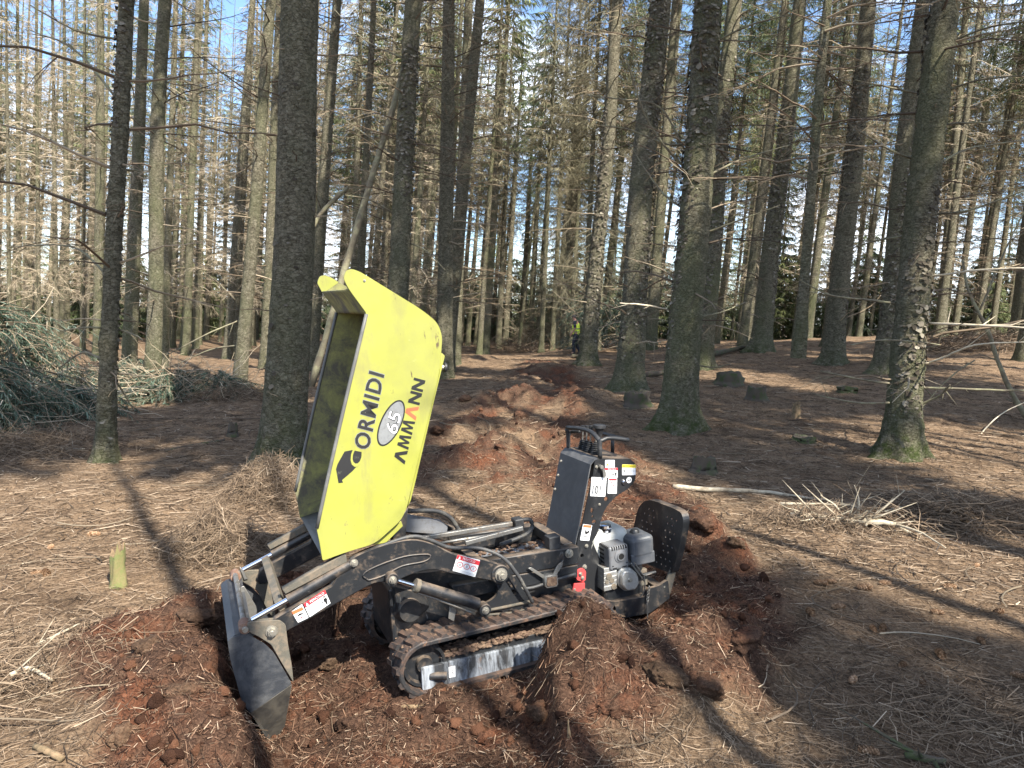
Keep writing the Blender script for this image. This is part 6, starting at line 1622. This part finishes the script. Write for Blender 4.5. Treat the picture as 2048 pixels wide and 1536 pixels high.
# heaps of dry twigs without needles
def twig_heap(u, v, wx, wy, hh, n, lmax, label, seed, up=.35, rad=.0032, matr='litter'):
    g = np.random.default_rng(seed); c = ghit(u, v)
    a = g.uniform(0, 2*math.pi, n); e = g.normal(up*.3, up, n); L = g.uniform(.15, lmax, n)
    d = np.stack([np.cos(a)*np.cos(e), np.sin(a)*np.cos(e), np.sin(e)], -1)
    st = np.stack([g.normal(0, wx*.5, n), g.normal(0, wy*.5, n), np.zeros(n)], -1)
    st[:, 2] = hh*np.exp(-(st[:, 0]/wx)**2-(st[:, 1]/wy)**2)*g.random(n)
    k = np.linspace(-.4, .6, 5)[None, :, None]; P = st[:, None]+d[:, None]*L[:, None, None]*k+g.normal(0, .018, (n, 5, 3))
    gx = P[:, :, 0]+c[0]; gy = P[:, :, 1]+c[1]; zz = feat_h(gx, gy)-c[2]
    P[:, :, 2] = np.maximum(P[:, :, 2]+zz, zz+.004)
    R = rad*g.uniform(.4, 1.2, (n, 1))*np.linspace(1, .35, 5)[None]
    V, Q, T = tubes(P, R, 3)
    o = link('twig_heap', mesh_np('twig_heap', V, Q, False, T), None, M[matr]); o.location = tuple(c); tag(o, label, 'twigs', None, 'stuff'); return o
twig_heap(430, 1085, .30, .22, .20, 900, .32, 'mound of fine dry twigs left of the front ram', 21, .25, .0024)
twig_heap(540, 985, .38, .25, .22, 1100, .35, 'mound of dry twigs piled at the foot of the thick grey trunk', 22, .25, .0024)
twig_heap(60, 900, .9, .6, .18, 1100, .7, 'tangle of dry twigs in front of the brash at the left edge', 23)
twig_heap(40, 1330, .45, .5, .05, 420, .4, 'tangle of dry twigs at the lower left edge', 24, .08, .0026)
twig_heap(1900, 1040, .7, .35, .16, 900, .8, 'tangle of dry branches near the right edge below the nearest mossy trunk', 25, .2, .005)
twig_heap(1640, 1050, .5, .2, .10, 500, .45, 'dry twigs around the pale fallen bough on the right', 26, .35)
twig_heap(1900, 1430, .5, .3, .03, 380, .4, 'loose dry twigs in the lower right corner', 27, .06, .0024)
twig_heap(470, 800, .9, .5, .22, 700, .7, 'brown dead twigs heaped at the foot of the dark leaning trunk', 28, .4)
twig_heap(1010, 705, 2.0, .8, .5, 500, 1.6, 'dead twigs bristling at the far end of the path', 29, .6, .008)
twig_heap(1950, 700, 2.0, .8, .45, 700, 1.5, 'dead branches heaped on the bank at the far right', 30, .4, .008)

# ------------------------------------------------------------------ fallen branches and bough, leaning poles (each its own thing)
def limb(name, pts, r, label, matr, cat='branch', m_=8, parent=None, side=0, seed=0, smooth=5):
    P = catmull(pts, smooth); n = len(P); t_ = np.linspace(0, 1, n)
    g = np.random.default_rng(seed); P = P+g.normal(0, r[0]*.12, P.shape)
    R = np.interp(t_, np.linspace(0, 1, len(r)), r)*(1+.10*g.normal(0, 1, n))
    parts = [tubes(P[None], R[None], m_)]
    if side:
        idx = g.integers(1, n-1, side); tn = norm(P[np.minimum(idx+1, n-1)]-P[idx-1]); d = norm(tn*.6+g.normal(0, .7, (side, 3))+np.array([0, 0, .25]))
        l = g.uniform(.06, .35, side)*min(r[0]/.012, 1.15); k = np.linspace(0, 1, 4)[None, :, None]
        parts.append(tubes(P[idx][:, None]+d[:, None]*l[:, None, None]*k, np.maximum(r[-1]*.8, .002)*(1.1-k[:, :, 0])*np.ones((side, 1)), 4))
    V, Q, T = merge(parts)
    o = link(name, mesh_np(name, V, Q, True, T), parent, M[matr])
    if label: tag(o, label, cat)
    return o
def on_ground(pxs, lift): 
    out = []
    for u, v in pxs:
        p = ghit(u, v); out.append((p[0], p[1], p[2]+lift))
    return out
limb('fallen_branch', on_ground([(1345, 978), (1420, 984), (1520, 988), (1625, 1002)], .02), (.022, .022, .018, .012), 'long bare branch lying behind the folded platform', 'palewood', seed=1)
limb('fallen_branch', on_ground([(1425, 716), (1455, 708), (1500, 700)], .08), (.07, .06, .05), 'short log lying left of the smooth dark green trunk', 'mosswood', 'log', seed=2)
limb('fallen_branch', on_ground([(1142, 716), (1160, 716), (1182, 716)], .05), (.06, .06), 'short log lying at the feet of the person', 'mosswood', 'log', seed=3)
limb('fallen_branch', on_ground([(170, 905), (110, 900), (40, 880)], .03), (.012, .010, .006), 'reddish branch on the ground left of the slim mossy trunk', 'palewood', side=6, seed=4)
limb('fallen_branch', on_ground([(330, 905), (390, 893), (450, 882)], .015), (.018, .016, .012), 'dark rotten branch lying across the path by the small stump', 'mosswood', seed=5)
limb('fallen_branch', on_ground([(1290, 755), (1330, 750), (1380, 742)], .05), (.05, .04), 'log end beside the stout flaring trunk', 'mosswood', 'log', seed=6)
limb('fallen_branch', on_ground([(20, 1360), (60, 1345), (105, 1370)], .02), (.012, .010, .006), 'grey stick lying at the lower left edge', 'palewood', side=4, seed=7)
limb('fallen_branch', on_ground([(70, 1300), (110, 1280), (160, 1255)], .02), (.008, .007, .004), 'thin pale stick left of the torn peat', 'palewood', side=2, seed=8)
limb('fallen_branch', on_ground([(70, 1500), (95, 1512), (125, 1525)], .015), (.012, .012), 'short brown stick in the lower left corner', 'wood', seed=9)
limb('fallen_branch', on_ground([(1810, 1520), (1850, 1526), (1890, 1534)], .02), (.012, .014, .012), 'lichen covered stick end in the lower right corner', 'mosswood', side=5, seed=10)
limb('fallen_branch', on_ground([(770, 1420), (850, 1418), (960, 1412)], .012), (.008, .009, .006), 'red root splinter lying below the near track', 'wood', seed=11)
limb('wood_splinter', [tuple(ghit(1140, 1500)+np.array([0, 0, .0])), tuple(ghit(1140, 1500)+np.array([-.005, .01, .05])), tuple(ghit(1140, 1500)+np.array([-.01, .01, .11]))], (.008, .007, .002), 'upright orange splinter stuck in the peat mound', 'wood', 'splinter', 5, seed=12)
# pale fallen bough on the right, sunlit, bristling with dead shoots
fb = empty('fallen_bough', tuple(ghit(1640, 1060))); tag(fb, 'pale fallen bough bristling with upright dead shoots right of the platform', 'branch')
_o = np.array(fb.location)
def rel(pxs, lift): return [tuple(np.array(p)-_o) for p in on_ground(pxs, lift)]
limb('stem', rel([(1580, 1046), (1650, 1050), (1720, 1056), (1800, 1062)], .05), (.03, .035, .028, .012), None, 'palewood', parent=fb, side=26, seed=20)
limb('shoot', rel([(1560, 1030), (1640, 1032), (1710, 1034)], .09), (.012, .010, .006), None, 'palewood', parent=fb, side=8, seed=21)
for k, (u, v, du, dv) in enumerate(((1740, 1045, 70, -65), (1715, 1045, -6, -75), (1690, 1050, -50, -60), (1750, 1040, 60, -30), (1620, 1050, -50, -35), (1730, 1060, 10, -30))):
    p = ghit(u, v); d = (p-CAM) @ FW; q = p+RT*(du*d/FPX)-UP*(dv*d/FPX)
    limb('shoot', [tuple(p-_o+np.array([0, 0, .03])), tuple((p+q)/2-_o+np.array([.02, 0, .03])), tuple(q-_o)], (.010, .007, .003), None, 'palewood', parent=fb, side=4, seed=30+k)
limb('shoot', rel([(1745, 1050), (1830, 1075), (1890, 1110)], .05), (.012, .009, .004), None, 'palewood', parent=fb, side=6, seed=40)

def at_depth(u, v, d):
    return tuple(CAM+ray(u, v)*d)
# leaning dead pole caught between the trunks behind the skip
b0_ = ghit(622, 775); bd = (b0_-CAM) @ FW
limb('leaning_pole', [tuple(b0_), at_depth(690, 540, bd), at_depth(765, 285, bd), at_depth(838, 20, bd), at_depth(850, -20, bd)], (.065, .06, .052, .045, .04), 'thin dead pole leaning to the right across the trunks behind the skip', 'twigwood', 'pole', 10, seed=50)
b0_ = ghit(640, 770); bd = (b0_-CAM) @ FW+1.5
limb('broken_stem', [at_depth(580, 545, bd), at_depth(640, 430, bd), at_depth(697, 375, bd)], (.05, .045, .04), 'short broken stem slanting up to the right of the thick grey trunk', 'twigwood', 'pole', 9, seed=51)
# thin dead tree leaning in from the right edge, with pale cut branch ends
b0_ = ghit(2058, 845); bd = (b0_-CAM) @ FW
ld = empty('leaning_sapling', tuple(b0_)); tag(ld, 'thin dead sapling leaning in from the right edge with pale broken side branches', 'tree'); _o2 = np.array(b0_)
def rl(u, v, d): return tuple(np.array(at_depth(u, v, d))-_o2)
limb('stem', [tuple(np.zeros(3)), rl(2010, 760, bd), rl(1975, 660, bd), rl(1940, 590, bd), rl(1925, 520, bd+.1)], (.034, .030, .024, .020, .012), None, 'twigwood', parent=ld, side=10, seed=60)
limb('branch', [rl(1960, 620, bd), rl(1985, 560, bd), rl(2020, 480, bd), rl(2060, 400, bd)], (.014, .012, .010, .006), None, 'twigwood', parent=ld, side=6, seed=61)
limb('branch', [rl(2060, 800, bd-.3), rl(2000, 830, bd-.4), rl(1950, 885, bd-.5), rl(1905, 975, bd-.5)], (.006, .007, .008, .006), None, 'barkless', parent=ld, seed=62)
limb('branch', [rl(1950, 720, bd-.2), rl(1900, 755, bd-.2), rl(1830, 830, bd-.2)], (.010, .008, .005), None, 'twigwood', parent=ld, side=3, seed=63)
# long dead branches of the nearest right-hand trunk, each given by its run in the photo
def near_branches(label_part, basepx, runs, dd):
    tree = next(o for o in COL.objects if o.get('label', '').startswith(label_part))
    inv = tree.matrix_world.inverted(); d0 = (hit(*basepx)-CAM) @ FW
    for k, (pts, r, mt, side) in enumerate(runs):
        P = [inv @ Vector(at_depth(u, v, d0+(dd[k % len(dd)])*i/(len(pts)-1))) for i, (u, v) in enumerate(pts)]
        limb('branch', [tuple(p) for p in P], r, None, mt, parent=tree, side=side, seed=80+k)
near_branches('nearest mossy spruce', (1800, 912), [
    ([(1800, 770), (1730, 760), (1640, 742)], (.014, .011, .005), 'twigwood', 4), ([(1790, 805), (1720, 806), (1640, 792)], (.012, .009, .004), 'twigwood', 3),
    ([(1830, 775), (1930, 778), (2060, 782)], (.014, .012, .008), 'twigwood', 4), ([(1830, 645), (1940, 650), (2070, 656)], (.014, .012, .01), 'barkless', 5),
    ([(1830, 735), (1880, 718), (1950, 690), (2060, 684)], (.012, .011, .008, .006), 'barkless', 5), ([(1840, 555), (1900, 548), (1960, 540), (2060, 536)], (.012, .011, .01, .008), 'barkless', 5),
    ([(1830, 815), (1880, 790), (1900, 770)], (.013, .010, .006), 'twigwood', 3), ([(1810, 610), (1740, 600), (1660, 590), (1600, 560)], (.013, .010, .008, .004), 'twigwood', 6),
    ([(1830, 470), (1760, 480), (1690, 500)], (.012, .010, .005), 'twigwood', 5), ([(1850, 430), (1940, 420), (2050, 380)], (.013, .011, .006), 'twigwood', 6),
    ([(1850, 350), (1930, 300), (2050, 280)], (.014, .011, .006), 'twigwood', 7), ([(1860, 330), (1780, 300), (1700, 250)], (.013, .010, .005), 'twigwood', 6),
    ([(1870, 250), (1950, 245), (2060, 240)], (.013, .010, .006), 'twigwood', 7), ([(1870, 190), (1960, 160), (2060, 150)], (.013, .010, .006), 'twigwood', 7),
    ([(1850, 190), (1780, 175), (1710, 160)], (.012, .010, .005), 'twigwood', 5), ([(1870, 100), (1960, 60), (2060, 40)], (.013, .010, .006), 'twigwood', 7),
    ([(1800, 700), (1880, 690), (1770, 680), (1700, 690)], (.008, .007, .006, .004), 'twigwood', 3)], (-.5, -.8, -.4, -.9, -1.2, -1.0, -.4, -.6, .4, -.8, .5, -.5))
near_branches('thickest flaky', (1355, 855), [
    ([(1380, 350), (1300, 250), (1250, 110)], (.016, .013, .006), 'twigwood', 6), ([(1370, 300), (1320, 215), (1250, 200), (1170, 190)], (.014, .012, .009, .005), 'twigwood', 6),
    ([(1400, 360), (1480, 320), (1580, 290)], (.014, .012, .006), 'twigwood', 6), ([(1400, 470), (1480, 440), (1560, 410)], (.013, .010, .005), 'twigwood', 5),
    ([(1340, 620), (1290, 610), (1240, 606)], (.012, .010, .006), 'barkless', 2), ([(1370, 640), (1440, 625), (1490, 605)], (.011, .009, .005), 'twigwood', 4),
    ([(1390, 730), (1430, 735), (1460, 728)], (.010, .008, .005), 'twigwood', 3), ([(1420, 90), (1500, 50), (1580, 30)], (.014, .011, .006), 'twigwood', 6),
    ([(1390, 280), (1340, 290), (1260, 260), (1200, 250)], (.014, .012, .009, .005), 'twigwood', 6), ([(1370, 420), (1320, 380), (1260, 290)], (.014, .012, .006), 'twigwood', 6)], (-.6, -.3, .3, -.4, -.5, .3, -.3))
near_branches('slim mossy', (210, 925), [
    ([(205, 720), (165, 705), (120, 735)], (.012, .010, .006), 'twigwood', 2), ([(230, 660), (180, 655), (120, 662)], (.010, .008, .005), 'twigwood', 3),
    ([(222, 560), (160, 500), (100, 490), (20, 495)], (.012, .010, .008, .004), 'twigwood', 5), ([(230, 340), (180, 320), (100, 278)], (.014, .011, .005), 'twigwood', 4),
    ([(236, 200), (150, 100), (60, 60)], (.013, .010, .005), 'twigwood', 5), ([(240, 80), (150, 60), (60, 10)], (.013, .010, .005), 'twigwood', 4), ([(230, 345), (250, 340), (266, 342)], (.014, .012, .01), 'twigwood', 1),
    ([(222, 655), (270, 670), (285, 680)], (.010, .008, .004), 'twigwood', 2), ([(222, 750), (250, 790), (272, 830)], (.010, .007, .003), 'twigwood', 4)], (.3, -.5, .4, -.3))
near_branches('dark leaning spruce', (478, 778), [
    ([(470, 600), (430, 560), (400, 540)], (.014, .010, .005), 'twigwood', 3), ([(480, 690), (420, 700), (350, 730)], (.014, .012, .006), 'twigwood', 3), ([(480, 640), (410, 670), (335, 710)], (.014, .012, .006), 'twigwood', 3),
    ([(535, 215), (490, 190), (452, 155)], (.018, .013, .006), 'twigwood', 3), ([(525, 240), (495, 215), (468, 215)], (.016, .011, .005), 'twigwood', 3)], (-.4, .4, -.6))
near_branches('rough barked spruce', (785, 775), [
    ([(790, 430), (740, 400), (690, 390)], (.016, .012, .006), 'twigwood', 4), ([(800, 320), (760, 290), (690, 240)], (.016, .012, .006), 'twigwood', 4), ([(810, 200), (860, 180), (920, 130)], (.016, .012, .006), 'twigwood', 4),
    ([(800, 480), (850, 500), (890, 540)], (.014, .010, .006), 'twigwood', 3), ([(815, 120), (730, 80), (670, 20)], (.016, .012, .006), 'twigwood', 5)], (-.6, .4, -.5))

# ------------------------------------------------------------------ stumps
def stump(u, v, r, h, label, matr, jag=.3, moss=True, seed=0, lean=0):
    r *= .78; h *= .85
    g = np.random.default_rng(seed); c = ghit(u, v); n = 22; zs = [-.06, 0, .02, .05, h*.3, h*.6, h*.85, h]
    V = []; ph = np.arange(n)*2*math.pi/n
    top = 1+jag*(vnoise(np.cos(ph)*2.2+seed, np.sin(ph)*2.2, None, seed)-.5)*2+jag*.5*(g.random(n)-.5)
    for z in zs:
        f = 1+.25*math.exp(-max(z, 0)/.03)*(h > .12)+.16*fbm(np.cos(ph)*2.5+seed, np.sin(ph)*2.5, np.full(n, z*9), oct=3, seed=seed)*3
        rr = r*f*(1-.12*z/h)
        V.append(np.stack([rr*np.cos(ph)+lean*z, rr*np.sin(ph), np.where(z > h*.7, z*top, z)*np.ones(n)], -1))
    inn = V[-1].copy(); inn[:, :2] *= .72; inn[:, 2] -= h*.10*g.random(n); V.append(inn); c2 = inn.copy(); c2[:, :2] *= .15; c2[:, 2] = inn[:, 2].mean()-h*.1; V.append(c2)
    V = np.concatenate(V); k = len(V)//n; i = np.arange(k-1)[:, None]; j = np.arange(n)[None]; j2 = (j+1) % n
    Q = np.stack([i*n+j, i*n+j2, (i+1)*n+j2, (i+1)*n+j], -1).reshape(-1, 4)
    t = empty('tree_stump', tuple(c)); tag(t, label, 'stump')
    link('stump_body', mesh_np('stump_body', V, Q[:-2*n], True), t, M[matr]); 
    used = V[-3*n:].copy(); Qi = Q[-2*n:]-(len(V)-3*n); used[:n] *= .999
    link('broken_top', mesh_np('broken_top', used, Qi, False), t, M['wood' if matr in ('wood', 'greenwood') else 'mosswood'])
    return t
stump(236, 1170, .052, .24, 'pale broken stump with a jagged top standing in the litter at left', 'greenwood', .45, seed=1)
stump(466, 872, .07, .16, 'small dark stump on the path left of the thick grey trunk', 'mosswood', .3, seed=2)
stump(1407, 945, .15, .17, 'broad mossy stump right of the control console', 'mosswood', .22, seed=3)
stump(1513, 800, .17, .22, 'dark rotten stump right of the thickest flaky trunk', 'mosswood', .12, seed=4)
stump(1591, 838, .07, .24, 'narrow brown stump in the middle of the right-hand litter', 'wood', .25, seed=5)
stump(1606, 884, .17, .08, 'low moss covered stump left of the nearest mossy trunk', 'mossgreen', .3, seed=6)
stump(1458, 768, .28, .22, 'wide grey stump behind the thickest flaky trunk', 'mosswood', .2, seed=7)
stump(1694, 784, .2, .10, 'flat mossy stump between the right-hand trunks', 'mossgreen', .3, seed=8)
stump(1275, 812, .22, .22, 'mossy stump at the foot of the thickest flaky trunk', 'mosswood', .22, seed=9)
stump(390, 800, .2, .14, 'sunlit sawn stump beside the fresh green bough heap', 'wood', .2, seed=10)

# ------------------------------------------------------------------ spruce cones
def cone_mesh():
    bm = bmesh.new(); n = 64
    bmesh.ops.create_uvsphere(bm, u_segments=10, v_segments=8, radius=1, matrix=Matrix.Diagonal((.013, .013, .036, 1)))
    for k in range(n):
        t = (k+.5)/n; z = .036*(1-2*t); r = .0135*math.sqrt(max(0, 1-(z/.038)**2))+.001; a = k*2.39996
        e = Vector((math.cos(a), math.sin(a), 0)); s = Vector((-math.sin(a), math.cos(a), 0)); w = .0062
        p = e*r*.75+Vector((0, 0, z)); tip = e*(r+.0055)+Vector((0, 0, z-.010)); mid = e*(r+.004)+Vector((0, 0, z-.004))
        vs = [bm.verts.new(q) for q in (p-s*w*.6, p+s*w*.6, mid+s*w, mid-s*w, tip)]
        bm.faces.new((vs[0], vs[1], vs[2], vs[3])); bm.faces.new((vs[3], vs[2], vs[4]))
    me = bpy.data.meshes.new('spruce_cone'); bm.to_mesh(me); bm.free(); me.materials.append(M['cone']); return me
M['cone'] = island_mat('cone_scales', [(0, (.13, .07, .035)), (.6, (.26, .155, .085)), (1, (.36, .24, .15))], .7, .3)
CONE = cone_mesh()
cones = [(1675, 1219), (1745, 1265), (1766, 1262), (1727, 1178), (1872, 1226), (1998, 1228), (1879, 1316), (1806, 1334), (1739, 1505), (1660, 1168), (1640, 1169), (1952, 1134), (1844, 1366), (1705, 1365), (2034, 1357), (1768, 1170), (72, 1150), (92, 1152), (101, 1099), (190, 1070), (1620, 1230), (1900, 1180), (640, 1010), (560, 1080), (1960, 1290)]
g = np.random.default_rng(3)
for (u, v) in cones:
    p = ghit(u, v); o = bpy.data.objects.new('spruce_cone', CONE); COL.objects.link(o)
    o.location = (p[0], p[1], gz(p[0], p[1])+.013); o.rotation_euler = (math.pi/2+g.normal(0, .15), g.uniform(0, 6), g.uniform(0, 6.28)); s = g.uniform(.75, 1.15); o.scale = (s, s, s)
    tag(o, ('brown spruce cone lying on the sunlit litter right of the machine' if u > 1000 else 'brown spruce cone lying on the litter left of the machine'), 'cone', 'fallen spruce cones right of the machine' if u > 1000 else 'fallen spruce cones left of the machine')

# ------------------------------------------------------------------ the person walking off along the path
M['skin'] = plain('skin', (.42, .23, .17), .6); M['navy'] = plain('navy_cloth', (.018, .022, .036), .9, var=((.035, .04, .055), .4, .7)); M['hivis'] = plain('hi_vis_cloth', (.78, .98, .09), .7)
M['band'] = plain('reflective_band', (.22, .27, .12), .5); M['hair'] = plain('grey_hair', (.10, .085, .075), .8); M['boot'] = plain('boot_leather', (.03, .025, .022), .6)
def skin_mesh(name, verts, edges, radii, material, parent, root=0, sub=2):
    me = bpy.data.meshes.new(name); me.from_pydata(verts, edges, []); o = bpy.data.objects.new('tmp', me); COL.objects.link(o)
    o.modifiers.new('skin', 'SKIN'); 
    for i, r in enumerate(radii):
        me.skin_vertices[0].data[i].radius = r if isinstance(r, tuple) else (r, r); me.skin_vertices[0].data[i].use_root = (i == root)
    sm = o.modifiers.new('sub', 'SUBSURF'); sm.levels = sub; sm.render_levels = sub
    dg = bpy.context.evaluated_depsgraph_get(); dg.update(); res = bpy.data.meshes.new_from_object(o.evaluated_get(dg)); bpy.data.objects.remove(o)
    for p in res.polygons: p.use_smooth = True
    res.materials.clear(); res.materials.append(material); res.name = name
    return link(name, res, parent)
fp = hit(1150, 709, feat_h); fdp = (fp-CAM) @ FW
H_ = 79*fdp/FPX; sc_ = H_/1.78
pe = empty('person', tuple(fp)); tag(pe, 'person in a yellow hi-vis vest and dark trousers walking behind a trunk, head bowed', 'person')
pe.scale = (sc_,)*3; pe.rotation_euler = (0, 0, math.radians(-22))
# faces -x (to the left), stride along x
hip = (0, 0, .95)
V_ = [(0, 0, .93), (0, 0, 1.10), (.0, 0, 1.30), (-.03, 0, 1.46), (-.06, 0, 1.54), (-.10, 0, 1.60), (-.13, 0, 1.68), (-.12, 0, 1.75),
      (.03, -.10, .90), (-.06, -.10, .50), (-.02, -.10, .09), (-.16, -.11, .035),
      (.02, .10, .90), (.00, .10, .50), (.20, .10, .12), (.08, .10, .05),
      (-.02, -.19, 1.43), (.02, -.235, 1.17), (-.13, -.22, .95), (-.17, -.21, .87),
      (-.02, .19, 1.43), (.06, .23, 1.17), (-.04, .23, .93), (-.07, .22, .85)]
E_ = [(0, 1), (1, 2), (2, 3), (3, 4), (4, 5), (5, 6), (6, 7), (0, 8), (8, 9), (9, 10), (10, 11), (0, 12), (12, 13), (13, 14), (14, 15), (3, 16), (16, 17), (17, 18), (18, 19), (3, 20), (20, 21), (21, 22), (22, 23)]
R_ = [(.15, .12), (.15, .115), (.17, .12), (.13, .09), .06, .075, .085, .05, .09, .065, .045, .04, .09, .065, .045, .04, .065, .048, .036, .035, .065, .048, .036, .035]
skin_mesh('body', V_, E_, R_, M['skin'], pe)
for (s, ks) in ((-1, (8, 9, 10)), (1, (12, 13, 14))):
    skin_mesh('trouser_leg', [V_[0]]+[V_[k] for k in ks], [(0, 1), (1, 2), (2, 3)], [.12, .115, .085, .075], M['navy'], pe)
    e_ = V_[ks[2]]; skin_mesh('boot', [(e_[0]+.03, e_[1], e_[2]+.06), (e_[0]+.01, e_[1], .05 if s < 0 else e_[2]-.03), (e_[0]-.15, e_[1], .035 if s < 0 else e_[2]-.06)], [(0, 1), (1, 2)], [.06, .058, .042], M['boot'], pe)
    sh_ = (16, 17) if s < 0 else (20, 21); skin_mesh('sleeve', [V_[3], V_[sh_[0]], V_[sh_[1]]], [(0, 1), (1, 2)], [.09, .080, .066], M['navy'], pe)
    ha = V_[19 if s < 0 else 23]
    hd = empty('hand', (0, 0, 0), pe)
    for q in range(4):
        yy = ha[1]-.030+.02*q; skin_mesh('finger', [(ha[0], yy, ha[2]+.01), (ha[0]-.015, yy, ha[2]-.045), (ha[0]-.03, yy, ha[2]-.075-.006*(q in (1, 2)))], [(0, 1), (1, 2)], [.011, .0095, .008], M['skin'], hd, sub=1)
    skin_mesh('thumb', [(ha[0]-.01, ha[1], ha[2]+.03), (ha[0]-.05, ha[1], ha[2]), (ha[0]-.06, ha[1], ha[2]-.03)], [(0, 1), (1, 2)], [.013, .011, .009], M['skin'], hd, sub=1)
skin_mesh('vest', [(.01, 0, .86), (.01, 0, 1.00), (.0, 0, 1.15), (.0, 0, 1.32), (-.02, 0, 1.45)], [(0, 1), (1, 2), (2, 3), (3, 4)], [(.185, .16), (.185, .155), (.185, .150), (.20, .150), (.13, .10)], M['hivis'], pe)
for z in (1.0, 1.14): lathe('reflective_band', (0, 0, z), (0, 0, z+.05), [(0, .178), (0, .181), (1, .182), (1, .178)], M['band'], pe, 24).scale = (.96, 1.12, 1)
hr = lathe('hair', (-.105, 0, 1.62), (-.115, 0, 1.79), [(0, .055), (.2, .088), (.5, .095), (.8, .075), (1, .0)], M['hair'], pe, 18)
for s in (-1, 1): lathe('ear', (-.10, s*.082, 1.63), (-.10, s*.098, 1.66), [(0, 0), (.2, .016), (.8, .02), (1, 0)], M['skin'], pe, 10)
skin_mesh('nose', [(-.185, 0, 1.66), (-.215, 0, 1.635)], [(0, 1)], [.015, .014], M['skin'], pe, sub=1)
